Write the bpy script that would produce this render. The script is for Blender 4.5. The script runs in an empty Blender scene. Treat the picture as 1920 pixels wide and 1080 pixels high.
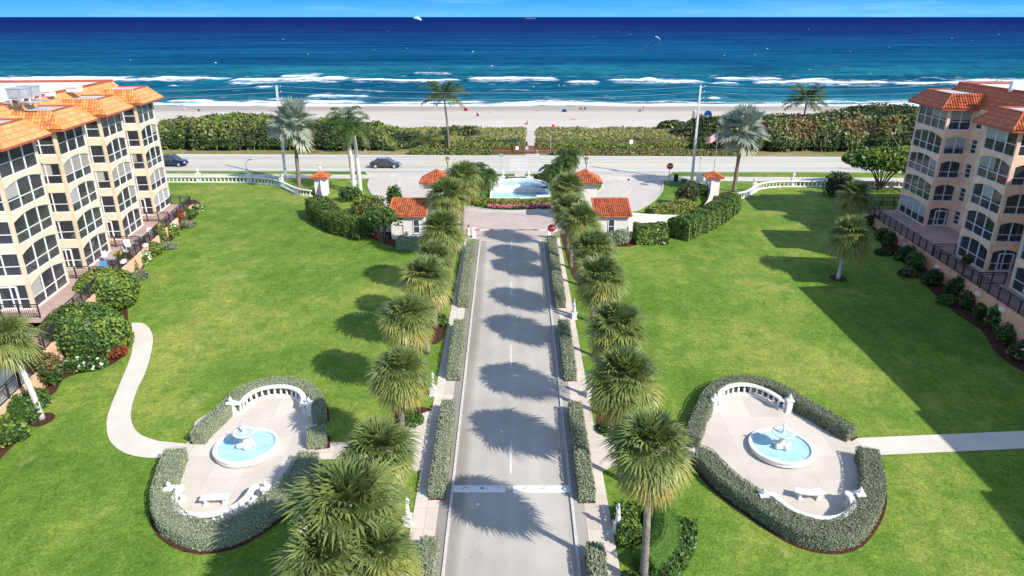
import bpy, bmesh, math, random
import numpy as np
from mathutils import Vector, Matrix
R=math.radians
random.seed(7)
sc=bpy.context.scene
COL=sc.collection
# ------------------------------------------------------------------ camera model and terrain
F=1300.0; CH=21.5; TH=math.atan(509/1300.0)
CT,ST=math.cos(TH),math.sin(TH)
PROF=[(-400,-5.15),(0,-5.15),(27,-3.05),(58,-0.63),(66,-0.12),(74,0.0),(118,0.0),(126,-0.15),(140,-0.95),(152,-1.5),(160,-3.0),(170,-4.1),(200,-5.0),(237,-6.4),(260,-7.6),(330,-9.5),(1000,-14)]
def gz(Y):
    if Y<=PROF[0][0]: return PROF[0][1]
    for (a,za),(b,zb) in zip(PROF,PROF[1:]):
        if Y<=b: return za+(zb-za)*(Y-a)/(b-a)
    return PROF[-1][1]
def ray(px,py):
    u=(px-960)/F; v=(py-540)/F
    return (u, CT-v*ST, -ST-v*CT)
def at(px,py,Y):
    d=ray(px,py); t=Y/d[1]
    return (d[0]*t,Y,CH+d[2]*t)
def atz(px,py,z):
    d=ray(px,py); t=(z-CH)/d[2]
    return (d[0]*t,d[1]*t,z)
def G(px,py,dz=0.0):
    d=ray(px,py); lo,hi=5.0,3000.0
    for _ in range(50):
        m=(lo+hi)/2
        if CH+d[2]*m>gz(d[1]*m)+dz: lo=m
        else: hi=m
    return (d[0]*lo,d[1]*lo,gz(d[1]*lo))
def GG(pts,dz=0.0): return [G(a,b,dz) for a,b in pts]
# ------------------------------------------------------------------ object helpers
def tag(o,label=None,cat=None,group=None,kind=None):
    if label: o['label']=label
    if cat: o['category']=cat
    if group: o['group']=group
    if kind: o['kind']=kind
    return o
def thing(name,label,cat,loc=(0,0,0),rz=0,group=None):
    o=bpy.data.objects.new(name,None); o.empty_display_size=.3; COL.objects.link(o)
    o.location=loc; o.rotation_euler=(0,0,rz)
    return tag(o,label,cat,group)
def copy_tree(o,parent=None,loc=None,rz=None,label=None,scale=None):
    c=o.copy(); COL.objects.link(c)
    if parent is not None: c.parent=parent
    if loc is not None: c.location=loc
    if rz is not None: c.rotation_euler=(0,0,rz)
    if scale is not None: c.scale=(scale,)*3 if not isinstance(scale,tuple) else scale
    if label: c['label']=label
    for ch in o.children: copy_tree(ch,c)
    return c
def link(name,me,mats,parent=None,org=None,smooth=False):
    o=bpy.data.objects.new(name,me); COL.objects.link(o)
    for m in (mats if isinstance(mats,(list,tuple)) else [mats]): me.materials.append(m)
    if parent is not None: o.parent=parent
    elif org is not None: o.location=org
    if smooth:
        me.polygons.foreach_set('use_smooth',[True]*len(me.polygons))
    return o
class MB:
    def __init__(s): s.v=[];s.f=[];s.m=[];s.uv=[]
    def face(s,pts,mi=0,uv=None):
        i=len(s.v); s.v+= [tuple(p) for p in pts]; s.f.append(list(range(i,i+len(pts)))); s.m.append(mi); s.uv.append(uv); return s
    def box(s,c,d,rz=0,mi=0,taper=1.0):
        i=len(s.v); cs,sn=math.cos(rz),math.sin(rz)
        for z in (-.5,.5):
            k=taper if z>0 else 1.0
            for x,y in ((-.5,-.5),(.5,-.5),(.5,.5),(-.5,.5)):
                X,Y=x*d[0]*k,y*d[1]*k
                s.v.append((c[0]+X*cs-Y*sn,c[1]+X*sn+Y*cs,c[2]+z*d[2]))
        for q in ((3,2,1,0),(4,5,6,7),(0,1,5,4),(1,2,6,5),(2,3,7,6),(3,0,4,7)):
            s.f.append([i+k for k in q]); s.m.append(mi); s.uv.append(None)
        return s
    def bar(s,a,b,w,h,mi=0):     # box beam between two 3D points
        a=Vector(a);b=Vector(b);d=(b-a)
        if d.length<1e-6: return s
        d.normalize(); up=Vector((0,0,1))
        if abs(d.z)>.99: up=Vector((1,0,0))
        x=d.cross(up).normalized(); y=x.cross(d).normalized()
        i=len(s.v)
        for p in (a,b):
            for sx,sy in ((-.5,-.5),(.5,-.5),(.5,.5),(-.5,.5)): s.v.append(tuple(p+x*sx*w+y*sy*h))
        for q in ((3,2,1,0),(4,5,6,7),(0,1,5,4),(1,2,6,5),(2,3,7,6),(3,0,4,7)):
            s.f.append([i+k for k in q]); s.m.append(mi); s.uv.append(None)
        return s
    def tube(s,pts,rad,n=8,mi=0,cap=True):
        P=[Vector(p) for p in pts]; rings=[]
        if not isinstance(rad,(list,tuple)): rad=[rad]*len(P)
        px=None
        for k,p in enumerate(P):
            d=(P[min(k+1,len(P)-1)]-P[max(k-1,0)]).normalized()
            if px is None:
                px=d.cross(Vector((0,1,0) if abs(d.y)<.9 else (1,0,0))).normalized()
            else:
                px=(px-d*px.dot(d)).normalized()
            py=d.cross(px); i=len(s.v)
            for j in range(n):
                a=2*math.pi*j/n; s.v.append(tuple(p+(px*math.cos(a)+py*math.sin(a))*rad[k]))
            rings.append(i)
        for a,b in zip(rings,rings[1:]):
            for j in range(n):
                j2=(j+1)%n; s.f.append([a+j,a+j2,b+j2,b+j]); s.m.append(mi); s.uv.append(None)
        if cap:
            s.f.append([rings[0]+j for j in range(n)][::-1]); s.f.append([rings[-1]+j for j in range(n)])
            s.m+=[mi,mi]; s.uv+=[None,None]
        return s
    def lathe(s,prof,n=16,c=(0,0,0),mi=0,sx=1,sy=1):
        rings=[]
        for r,z in prof:
            i=len(s.v)
            for j in range(n):
                a=2*math.pi*j/n; s.v.append((c[0]+r*sx*math.cos(a),c[1]+r*sy*math.sin(a),c[2]+z))
            rings.append(i)
        for a,b in zip(rings,rings[1:]):
            for j in range(n):
                j2=(j+1)%n; s.f.append([a+j,a+j2,b+j2,b+j]); s.m.append(mi); s.uv.append(None)
        if prof[0][0]>1e-4: s.f.append([rings[0]+j for j in range(n)][::-1]); s.m.append(mi); s.uv.append(None)
        if prof[-1][0]>1e-4: s.f.append([rings[-1]+j for j in range(n)]); s.m.append(mi); s.uv.append(None)
        return s
    def prism(s,poly,z0,z1,mi=0,mside=None):
        n=len(poly); i=len(s.v)
        s.v+=[(p[0],p[1],z0) for p in poly]+[(p[0],p[1],z1) for p in poly]
        s.f.append([i+n+k for k in range(n)]); s.m.append(mi); s.uv.append(None)
        for k in range(n):
            k2=(k+1)%n; s.f.append([i+k,i+k2,i+n+k2,i+n+k]); s.m.append(mi if mside is None else mside); s.uv.append(None)
        return s
    def sweep(s,path,sec,mi=0,closed=False):   # path 3D points, sec [(side offset,z)], closed section
        P=[Vector(p) for p in path]; n=len(P); m=len(sec); rings=[]
        for k in range(n):
            if closed: a,b=P[k-1],P[(k+1)%n]
            else: a,b=P[max(k-1,0)],P[min(k+1,n-1)]
            d=Vector((b.x-a.x,b.y-a.y,0)).normalized(); nn=Vector((-d.y,d.x,0))
            # mitre scale
            e1=(P[k]-a); e1.z=0
            sc_=1.0
            if e1.length>1e-6 and 0<k<n-1:
                e1.normalize(); sc_=1/max(.5,e1.dot(d))
            i=len(s.v); rings.append(i)
            for o,z in sec: s.v.append(tuple(P[k]+nn*o*sc_+Vector((0,0,z))))
        pr=list(zip(rings,rings[1:]))+([(rings[-1],rings[0])] if closed else [])
        for a,b in pr:
            for j in range(m):
                j2=(j+1)%m; s.f.append([a+j,b+j,b+j2,a+j2]); s.m.append(mi); s.uv.append(None)
        if not closed:
            s.f.append([rings[0]+j for j in range(m)]); s.f.append([rings[-1]+j for j in range(m)][::-1]); s.m+=[mi,mi]; s.uv+=[None,None]
        return s
    def add(s,o,M):
        i=len(s.v); s.v+=[tuple(M@Vector(p)) for p in o.v]; s.f+=[[i+k for k in f] for f in o.f]; s.m+=o.m; s.uv+=o.uv; return s
    def mesh(s,name,org=None):
        me=bpy.data.meshes.new(name)
        V=s.v if org is None else [(a-org[0],b-org[1],c-org[2]) for a,b,c in s.v]
        me.from_pydata(V,[],s.f); me.polygons.foreach_set('material_index',s.m)
        if any(u is not None for u in s.uv):
            l=me.uv_layers.new(name='UVMap'); k=0; data=[]
            for f,u in zip(s.f,s.uv):
                data+= ([c for q in u for c in q] if u is not None else [0.0,0.0]*len(f))
            l.data.foreach_set('uv',data)
        me.update(); return me
    def build(s,name,mats,parent=None,org=None,smooth=False):
        return link(name,s.mesh(name,org),mats,parent,org,smooth)
def fixn(o):   # consistent outward normals
    bm=bmesh.new(); bm.from_mesh(o.data); bmesh.ops.recalc_face_normals(bm,faces=bm.faces); bm.to_mesh(o.data); bm.free(); return o
def smoothpath(pts,step=.4,closed=False):
    P=[Vector(p) for p in pts]; n=len(P); out=[]
    rng=range(n if closed else n-1)
    for i in rng:
        p1,p2=P[i],P[(i+1)%n]
        p0=P[i-1] if (closed or i>0) else p1*2-p2
        p3=P[(i+2)%n] if (closed or i<n-2) else p2*2-p1
        m=max(2,int((p2-p1).length/step))
        for k in range(m):
            t=k/m
            out.append(.5*((2*p1)+(p2-p0)*t+(2*p0-5*p1+4*p2-p3)*t*t+(3*p1-p0-3*p2+p3)*t**3))
    if not closed: out.append(P[-1])
    return out
def gpoly(name,pts,dz,mat,step=2.0,smooth=False,kind='structure'):
    """flat sheet that follows the terrain, dz above it"""
    bm=bmesh.new()
    vs=[bm.verts.new((p[0],p[1],0)) for p in pts]
    f=bm.faces.new(vs)
    bmesh.ops.triangulate(bm,faces=[f])
    ys=[p[1] for p in pts]; y0,y1=min(ys),max(ys)
    cuts=set(a for a,_ in PROF if y0<a<y1)
    for c in sorted(cuts):
        bmesh.ops.bisect_plane(bm,geom=bm.verts[:]+bm.edges[:]+bm.faces[:],plane_co=(0,c,0),plane_no=(0,1,0))
    for v in bm.verts: v.co.z=gz(v.co.y)+dz
    bmesh.ops.recalc_face_normals(bm,faces=bm.faces)
    for q in bm.faces:
        if q.normal.z<0: q.normal_flip()
    me=bpy.data.meshes.new(name); bm.to_mesh(me); bm.free()
    o=link(name,me,mat)
    if kind: o['kind']=kind
    return o
# ------------------------------------------------------------------ materials
def newmat(name):
    m=bpy.data.materials.new(name); m.use_nodes=True; nt=m.node_tree
    b=nt.nodes['Principled BSDF']; return m,nt,b
def N(nt,t,**kw):
    n=nt.nodes.new(t)
    for k,v in kw.items():
        if k in n.inputs: n.inputs[k].default_value=v
        else: setattr(n,k,v)
    return n
def ramp(nt,fac,stops,interp='LINEAR'):
    r=nt.nodes.new('ShaderNodeValToRGB'); r.color_ramp.interpolation=interp
    e=r.color_ramp.elements
    while len(e)<len(stops): e.new(.5)
    for el,(p,c) in zip(e,stops): el.position=p; el.color=(*c,1) if len(c)==3 else c
    nt.links.new(fac,r.inputs[0]); return r.outputs[0]
def noise(nt,scale,detail=4,rough=.55,vec=None,dist=0):
    n=N(nt,'ShaderNodeTexNoise'); n.inputs['Scale'].default_value=scale; n.inputs['Detail'].default_value=detail
    n.inputs['Roughness'].default_value=rough; n.inputs['Distortion'].default_value=dist
    if vec is not None: nt.links.new(vec,n.inputs['Vector'])
    return n.outputs['Fac']
def mix(nt,f,a,b,mode='MIX'):
    n=nt.nodes.new('ShaderNodeMix'); n.data_type='RGBA'; n.blend_type=mode
    for sock,val in ((n.inputs[0],f),(n.inputs[6],a),(n.inputs[7],b)):
        if hasattr(val,'is_linked') or hasattr(val,'links'): nt.links.new(val,sock)
        elif isinstance(val,(int,float)): sock.default_value=val
        else: sock.default_value=(*val,1) if len(val)==3 else val
    return n.outputs[2]
def mth(nt,op,a,b=None,c=None):
    n=nt.nodes.new('ShaderNodeMath'); n.operation=op
    for k,v in enumerate((a,b,c)):
        if v is None: continue
        if hasattr(v,'links'): nt.links.new(v,n.inputs[k])
        else: n.inputs[k].default_value=v
    return n.outputs[0]
def coords(nt,scale=(1,1,1),kind='Object',rot=(0,0,0),world=False):
    if world: src=nt.nodes.new('ShaderNodeNewGeometry').outputs['Position']
    else: src=nt.nodes.new('ShaderNodeTexCoord').outputs[kind]
    mp=nt.nodes.new('ShaderNodeMapping'); mp.inputs['Scale'].default_value=scale; mp.inputs['Rotation'].default_value=rot
    nt.links.new(src,mp.inputs['Vector']); return mp.outputs[0]
def bump(nt,b,h,strength=.3,dist=.05):
    n=nt.nodes.new('ShaderNodeBump'); n.inputs['Strength'].default_value=strength; n.inputs['Distance'].default_value=dist
    nt.links.new(h,n.inputs['Height']); nt.links.new(n.outputs[0],b.inputs['Normal']); return n
def simple(name,col,rough=.6,var=.12,scale=3.0,spec=.3,metal=0,bmp=0):
    m,nt,b=newmat(name)
    v=coords(nt,world=True); f=noise(nt,scale,5,.6,v)
    lo=tuple(c*(1-var*1.6) for c in col); hi=tuple(min(1,c*(1+var)) for c in col)
    nt.links.new(ramp(nt,f,[(.3,lo),(.7,hi)]),b.inputs['Base Color'])
    b.inputs['Roughness'].default_value=rough; b.inputs['Specular IOR Level'].default_value=spec; b.inputs['Metallic'].default_value=metal
    if bmp: bump(nt,b,noise(nt,scale*8,3,.6,v),bmp,.02)
    return m
def leafmat(name,cols,rough=.55,trans=.25,spec=.25):
    m,nt,b=newmat(name)
    g=nt.nodes.new('ShaderNodeNewGeometry')
    n=len(cols)
    c=ramp(nt,g.outputs['Random Per Island'],[(i/max(1,n-1),k) for i,k in enumerate(cols)])
    nt.links.new(c,b.inputs['Base Color']); b.inputs['Roughness'].default_value=rough; b.inputs['Specular IOR Level'].default_value=spec
    t=nt.nodes.new('ShaderNodeBsdfTranslucent'); nt.links.new(c,t.inputs['Color'])
    ms=nt.nodes.new('ShaderNodeMixShader'); ms.inputs[0].default_value=trans
    nt.links.new(b.outputs[0],ms.inputs[1]); nt.links.new(t.outputs[0],ms.inputs[2])
    nt.links.new(ms.outputs[0],nt.nodes['Material Output'].inputs['Surface'])
    return m
def palmmat(name,young,mid,old,trans=.25):
    m,nt,b=newmat(name)
    a=nt.nodes.new('ShaderNodeAttribute'); a.attribute_name='age'
    g=nt.nodes.new('ShaderNodeNewGeometry')
    f=mth(nt,'ADD',a.outputs['Fac'],mth(nt,'MULTIPLY',mth(nt,'SUBTRACT',g.outputs['Random Per Island'],.5),.35))
    c=ramp(nt,f,[(0,young),(.45,mid),(.8,old[0]),(1,old[1])])
    nt.links.new(c,b.inputs['Base Color']); b.inputs['Roughness'].default_value=.42; b.inputs['Specular IOR Level'].default_value=.4
    t=nt.nodes.new('ShaderNodeBsdfTranslucent'); nt.links.new(c,t.inputs['Color'])
    ms=nt.nodes.new('ShaderNodeMixShader'); ms.inputs[0].default_value=trans
    nt.links.new(b.outputs[0],ms.inputs[1]); nt.links.new(t.outputs[0],ms.inputs[2])
    nt.links.new(ms.outputs[0],nt.nodes['Material Output'].inputs['Surface'])
    return m
M={}
def grassmat(name,dark,midc,yel,ybias=.5):
    m,nt,b=newmat(name)
    v=coords(nt,world=True)
    big=noise(nt,.07,4,.6,v,.4); med=noise(nt,.55,5,.65,v,.3); fine=noise(nt,7,4,.75,v); tiny=noise(nt,22,3,.8,coords(nt,(1,.6,1),world=True))
    base=ramp(nt,mth(nt,'ADD',mth(nt,'MULTIPLY',big,.6),mth(nt,'MULTIPLY',med,.4)),[(.34,dark),(.49,midc),(ybias+.13,yel)])
    c=mix(nt,ramp(nt,fine,[(.3,(0,0,0)),(.72,(1,1,1))]),mix(nt,1.0,base,(.50,.56,.52),'MULTIPLY'),mix(nt,1.0,base,(1.4,1.3,1.2),'MULTIPLY'))
    c=mix(nt,ramp(nt,tiny,[(.35,(0,0,0)),(.65,(1,1,1))]),mix(nt,1.0,c,(.72,.75,.7),'MULTIPLY'),mix(nt,1.0,c,(1.2,1.18,1.1),'MULTIPLY'))
    clump=noise(nt,2.2,6,.75,v,.5); c=mix(nt,ramp(nt,clump,[(.34,(0,0,0)),(.66,(1,1,1))]),mix(nt,1.0,c,(.74,.80,.72),'MULTIPLY'),mix(nt,1.0,c,(1.22,1.15,1.15),'MULTIPLY'))
    # worn straw coloured spots
    w=ramp(nt,noise(nt,.22,6,.7,v,.6),[(.6,(0,0,0)),(.76,(1,1,1))])
    c=mix(nt,mth(nt,'MULTIPLY',w,.5),c,tuple(x*1.15 for x in (yel[0]*1.35,yel[1]*1.05,yel[2]*2)))
    # mowing bands
    wv=N(nt,'ShaderNodeTexWave'); wv.inputs['Scale'].default_value=.18; wv.inputs['Distortion'].default_value=1.5; wv.inputs['Detail'].default_value=1
    nt.links.new(coords(nt,(1,.35,1),rot=(0,0,R(25)),world=True),wv.inputs['Vector'])
    c=mix(nt,mth(nt,'MULTIPLY',wv.outputs['Fac'],.28),c,mix(nt,1.0,c,(.75,.8,.7),'MULTIPLY'))
    nt.links.new(c,b.inputs['Base Color']); b.inputs['Roughness'].default_value=.85; b.inputs['Specular IOR Level'].default_value=.12
    bump(nt,b,fine,.6,.08)
    return m
def slabmat(name,lo,hi,scale=.6,fine=14,rough=.8,joint=None,stain=.25):
    m,nt,b=newmat(name)
    v=coords(nt,world=True)
    f=noise(nt,scale,6,.65,v,.3); g=noise(nt,fine,4,.8,v)
    c=ramp(nt,f,[(.3,lo),(.68,hi)])
    c=mix(nt,mth(nt,'MULTIPLY',g,stain),c,mix(nt,1.0,c,(.55,.55,.56),'MULTIPLY'))
    if joint:
        br=N(nt,'ShaderNodeTexBrick'); br.inputs['Scale'].default_value=1; br.inputs['Mortar Size'].default_value=joint[2]
        br.inputs['Brick Width'].default_value=joint[0]; br.inputs['Row Height'].default_value=joint[1]; br.offset=joint[3] if len(joint)>3 else .5
        br.inputs['Color1'].default_value=(1,1,1,1); br.inputs['Color2'].default_value=(.86,.86,.86,1); br.inputs['Mortar'].default_value=(.6,.58,.56,1)
        nt.links.new(v,br.inputs['Vector']); c=mix(nt,1.0,c,br.outputs['Color'],'MULTIPLY')
    nt.links.new(c,b.inputs['Base Color']); b.inputs['Roughness'].default_value=rough; b.inputs['Specular IOR Level'].default_value=.25
    bump(nt,b,g,.15,.01)
    return m
def tilemat(name,a,bc,dk,w=.42,h=.42,mort=.02):
    m,nt,b=newmat(name)
    uv=nt.nodes.new('ShaderNodeTexCoord').outputs['UV']
    br=N(nt,'ShaderNodeTexBrick'); br.inputs['Scale'].default_value=1; br.inputs['Brick Width'].default_value=w; br.inputs['Row Height'].default_value=h
    br.inputs['Mortar Size'].default_value=mort; br.inputs['Mortar Smooth'].default_value=.3; br.inputs['Bias'].default_value=-.2
    br.inputs['Color1'].default_value=(*a,1); br.inputs['Color2'].default_value=(*bc,1); br.inputs['Mortar'].default_value=(*dk,1)
    nt.links.new(uv,br.inputs['Vector'])
    f=noise(nt,1.3,5,.7,coords(nt,world=True))
    c=mix(nt,ramp(nt,f,[(.38,(0,0,0)),(.70,(.85,.85,.85))]),br.outputs['Color'],tuple(x*.72 for x in bc))
    nt.links.new(c,b.inputs['Base Color']); b.inputs['Roughness'].default_value=.75; b.inputs['Specular IOR Level'].default_value=.2
    bump(nt,b,br.outputs['Fac'],-.5,.03)
    return m
def barrelmat(name,a,bc,dk):
    m,nt,b=newmat(name)
    v=coords(nt,world=True)
    g=nt.nodes.new('ShaderNodeNewGeometry')
    c=ramp(nt,g.outputs['Random Per Island'],[(0,bc),(.5,a),(1,tuple(x*1.15 for x in a))])
    c=mix(nt,ramp(nt,noise(nt,1.6,6,.75,v),[(.44,(0,0,0)),(.68,(.9,.9,.9))]),c,dk)
    w=N(nt,'ShaderNodeTexWave'); w.bands_direction='Y'; w.inputs['Scale'].default_value=.85; w.wave_profile='SAW'
    nt.links.new(v,w.inputs['Vector'])
    c=mix(nt,ramp(nt,w.outputs['Fac'],[(.02,(.55,.55,.55)),(.14,(0,0,0))]),c,dk)
    nt.links.new(c,b.inputs['Base Color']); b.inputs['Roughness'].default_value=.8; b.inputs['Specular IOR Level'].default_value=.2
    return m
M['lawn']=grassmat('lawn_grass',(.085,.185,.028),(.155,.265,.042),(.31,.345,.085))
M['verge']=grassmat('verge_grass',(.06,.15,.018),(.09,.20,.024),(.16,.25,.04))
M['dryverge']=grassmat('dry_verge',(.16,.17,.05),(.26,.235,.11),(.40,.34,.22))
M['mulch']=simple('mulch',(.075,.028,.018),.9,.5,9)
M['asphalt']=slabmat('driveway_asphalt',(.42,.385,.34),(.56,.52,.465),.22,7,.85,None,.42)
M['highway']=None
M['concrete']=slabmat('walk_concrete',(.60,.52,.44),(.70,.62,.53),.5,8,.8,(1.5,1.5,.012,0.0),.16)
M['path']=slabmat('path_concrete',(.58,.53,.44),(.68,.62,.53),.5,8,.8,None,.14)
M['plaza']=slabmat('plaza_concrete',(.58,.515,.44),(.68,.61,.53),.4,8,.8,(1.9,1.9,.006,0.0),.14)
M['paver']=slabmat('court_pavers',(.50,.40,.36),(.62,.52,.47),.3,6,.85,(.36,.2,.012),.2)
M['paverpale']=slabmat('apron_pavers',(.58,.51,.45),(.66,.585,.52),.3,6,.85,(.36,.2,.010),.15)
M['kerbwhite']=simple('weathered_white_kerb',(.57,.55,.52),.8,.14,5)
M['kerb']=simple('kerb_concrete',(.52,.5,.47),.8,.15,3)
M['white']=simple('white_paint',(.80,.785,.76),.5,.05,1.5,.3)
M['stone']=simple('white_cast_stone',(.79,.765,.73),.65,.12,2.5,.25)
M['statue']=simple('weathered_marble',(.74,.71,.67),.6,.14,7,.25)
M['stucco']=simple('white_stucco',(.74,.69,.62),.85,.06,1.2,.15,0,.15)
M['stuccoL']=simple('cream_stucco',(.70,.55,.38),.85,.13,.7,.15,0,.1)
M['stuccoR']=simple('peach_stucco',(.88,.58,.42),.85,.13,.7,.15,0,.1)
M['spandL']=simple('pale_cream_stucco',(.74,.62,.46),.85,.06,.7,.15)
M['wallL']=simple('peach_wall_stucco',(.78,.50,.32),.85,.12,.8,.15)
M['wallR']=simple('orange_wall_stucco',(.80,.42,.27),.85,.14,.8,.15)
M['tileL']=tilemat('flat_clay_tile_gold',(.78,.40,.15),(.66,.29,.09),(.32,.17,.10),.75,.45,.035)
M['tileR']=tilemat('flat_clay_tile_red',(.66,.20,.095),(.50,.13,.065),(.24,.07,.045),.75,.45,.035)
M['barrel']=barrelmat('barrel_clay_tile',(.62,.18,.07),(.44,.095,.04),(.13,.055,.04))
M['barrelL']=barrelmat('barrel_clay_tile_gold',(.82,.34,.10),(.62,.18,.06),(.26,.10,.05))
M['trimred']=simple('red_roof_trim',(.42,.10,.055),.7,.15,2)
M['roofwhite']=simple('white_roof_membrane',(.68,.67,.66),.8,.12,.5)
M['roofgrey']=simple('grey_roof_deck',(.52,.49,.46),.85,.15,.8)
M['frame']=simple('white_aluminium',(.78,.80,.82),.4,.03,2,.4)
M['frameR']=simple('grey_aluminium',(.62,.66,.72),.4,.03,2,.4)
M['iron']=simple('dark_bronze_metal',(.035,.028,.028),.5,.1,3,.4)
M['interior']=simple('interior_wall',(.62,.55,.47),.9,.1,1)
M['door']=simple('dark_sliding_glass',(.06,.065,.07),.15,.1,2,.6)
M['blind']=simple('beige_blind',(.33,.30,.26),.8,.05,2)
M['blindw']=simple('white_blind',(.40,.385,.36),.8,.05,2)
M['terrace']=slabmat('terrace_tiles',(.46,.30,.26),(.58,.41,.36),.6,9,.8,(.4,.4,.012,0),.2)
M['black']=simple('black_rubber',(.02,.02,.022),.7,.1,4)
M['steel']=simple('galvanised_steel',(.5,.5,.5),.45,.15,4,.4,.3)
M['conc_pole']=simple('concrete_pole',(.62,.60,.57),.8,.1,2)
M['wood']=simple('brown_gate_wood',(.16,.065,.04),.8,.25,3)
M['red']=simple('red_enamel',(.62,.02,.02),.4,.06,3,.4)
M['yellow']=simple('yellow_road_paint',(.80,.66,.26),.8,.15,3)
M['faintwhite']=simple('worn_road_paint',(.64,.62,.585),.8,.12,4)
M['roadwhite']=simple('white_road_paint',(.78,.78,.78),.7,.14,5)
M['skin']=simple('skin',(.55,.33,.23),.6,.05,4)
M['hair']=simple('brown_hair',(.12,.06,.035),.7,.1,6)
M['pinkcloth']=simple('pale_pink_cloth',(.74,.62,.58),.8,.06,5)
M['blue']=simple('blue_fabric',(.06,.22,.52),.7,.1,3)
M['redcloth']=simple('red_fabric',(.58,.05,.06),.7,.1,3)
M['whitecloth']=simple('white_fabric',(.8,.79,.77),.7,.06,3)
M['darkcloth']=simple('dark_fabric',(.06,.06,.08),.8,.1,3)
M['kite']=simple('pale_blue_kite_cloth',(.35,.58,.68),.6,.1,2)
M['brass']=simple('brown_lamp_metal',(.22,.13,.08),.5,.1,4,.4)
M['lampglass']=simple('cream_lamp_glass',(.72,.62,.45),.3,.05,4,.5)
M['trunk']=simple('palm_trunk_bark',(.26,.22,.19),.9,.35,5,.1,0,.5)
M['royaltrunk']=simple('smooth_grey_palm_trunk',(.58,.54,.49),.8,.12,2,.15)
M['greytrunk']=simple('grey_brown_palm_trunk',(.24,.19,.16),.9,.25,4)
M['branch_pale']=simple('pale_branch',(.30,.24,.18),.9,.2,4)
M['branch']=simple('shrub_branch',(.17,.12,.09),.9,.25,4)
M['sage']=leafmat('sage_hedge_leaf',[(.23,.265,.155),(.31,.355,.215),(.38,.42,.275),(.27,.31,.18)],.6,.15)
M['sagecore']=simple('sage_hedge_core',(.20,.215,.13),.9,.3,9)
M['olive']=leafmat('olive_hedge_leaf',[(.15,.175,.105),(.21,.24,.145),(.27,.30,.19),(.18,.205,.12)],.6,.12)
M['olivecore']=simple('olive_hedge_core',(.12,.13,.085),.9,.3,9)
M['green']=leafmat('green_leaf',[(.035,.085,.015),(.065,.15,.025),(.11,.20,.035),(.05,.11,.02)],.45,.25,.4)
M['greencore']=simple('green_core',(.03,.05,.014),.9,.4,7)
M['lime']=leafmat('bright_leaf',[(.11,.20,.024),(.18,.27,.035),(.26,.32,.055),(.09,.16,.024)],.45,.25,.4)
M['dark']=leafmat('dark_leaf',[(.02,.045,.013),(.04,.08,.02),(.06,.10,.025),(.09,.12,.03)],.5,.2,.3)
M['darkcore']=simple('dark_core',(.018,.022,.01),.9,.4,5)
M['yellowleaf']=leafmat('yellow_green_leaf',[(.17,.21,.03),(.26,.29,.05),(.34,.33,.08),(.14,.18,.03)],.5,.25)
M['redleaf']=leafmat('red_leaf',[(.22,.03,.015),(.35,.06,.03),(.30,.09,.03),(.14,.03,.015)],.5,.25)
M['copper']=leafmat('coppery_leaf',[(.20,.11,.06),(.28,.16,.09),(.12,.11,.05),(.10,.13,.04)],.55,.2)
M['grape']=leafmat('sea_grape_leaf',[(.055,.085,.02),(.11,.155,.035),(.20,.235,.06),(.30,.29,.09),(.06,.09,.02)],.4,.2,.45)
M['grapered']=leafmat('sea_grape_leaf_red',[(.07,.07,.02),(.16,.15,.04),(.24,.20,.07),(.27,.13,.06),(.15,.05,.03)],.45,.2,.4)
M['flower']=leafmat('white_petal',[(.8,.78,.74),(.72,.7,.66)],.7,.1)
M['pink']=leafmat('pink_red_petal',[(.42,.01,.04),(.55,.03,.12),(.62,.20,.26),(.45,.01,.02),(.7,.55,.55),(.5,.02,.06)],.6,.1)
M['dunegrass']=leafmat('dune_grass_blade',[(.26,.25,.09),(.36,.33,.15),(.20,.22,.06),(.42,.37,.19)],.8,.25,.1)
M['sabal']=palmmat('sabal_frond',(.125,.18,.055),(.21,.26,.07),((.36,.34,.08),(.42,.25,.08)))
M['coco']=palmmat('coconut_frond',(.045,.09,.018),(.07,.12,.022),((.13,.155,.03),(.20,.17,.05)))
M['royal']=palmmat('royal_frond',(.04,.09,.015),(.06,.12,.02),((.11,.16,.03),(.18,.18,.05)))
M['bismarck']=palmmat('silver_fan_frond',(.22,.275,.215),(.27,.32,.25),((.30,.32,.23),(.34,.31,.2)),.12)
# ------------------------------------------------------------------ foliage
def vnoise(x,y,seed=0):
    """smooth 2D value noise, numpy"""
    x=np.asarray(x,float); y=np.asarray(y,float)
    xi=np.floor(x).astype(np.int64); yi=np.floor(y).astype(np.int64); fx=x-xi; fy=y-yi
    fx=fx*fx*(3-2*fx); fy=fy*fy*(3-2*fy)
    def h(a,b):
        n=(a*374761393+b*668265263+seed*974711)&0x7fffffff
        n=((n^(n>>13))*1274126177)&0x7fffffff
        return ((n^(n>>16))&0xffff)/65535.0
    return (h(xi,yi)*(1-fx)+h(xi+1,yi)*fx)*(1-fy)+(h(xi,yi+1)*(1-fx)+h(xi+1,yi+1)*fx)*fy
def unit(a): return a/np.maximum(1e-9,np.linalg.norm(a,axis=1,keepdims=True))
def leaves(P,Nn,size,rng,flat=.55,aspect=1.5,var=.4):
    n=len(P)
    D=unit(Nn*flat+unit(rng.normal(size=(n,3)))*(1-flat))
    T=unit(np.cross(D,rng.normal(size=(n,3)))); B=np.cross(D,T)
    s=size*(1+var*(rng.random((n,1))*2-1))
    a=T*s*aspect*.5; b=B*s*.5
    V=np.empty((n*4,3)); V[0::4]=P-a; V[1::4]=P+b*1.0+a*.1; V[2::4]=P+a; V[3::4]=P-b+a*.1
    return V
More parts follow.
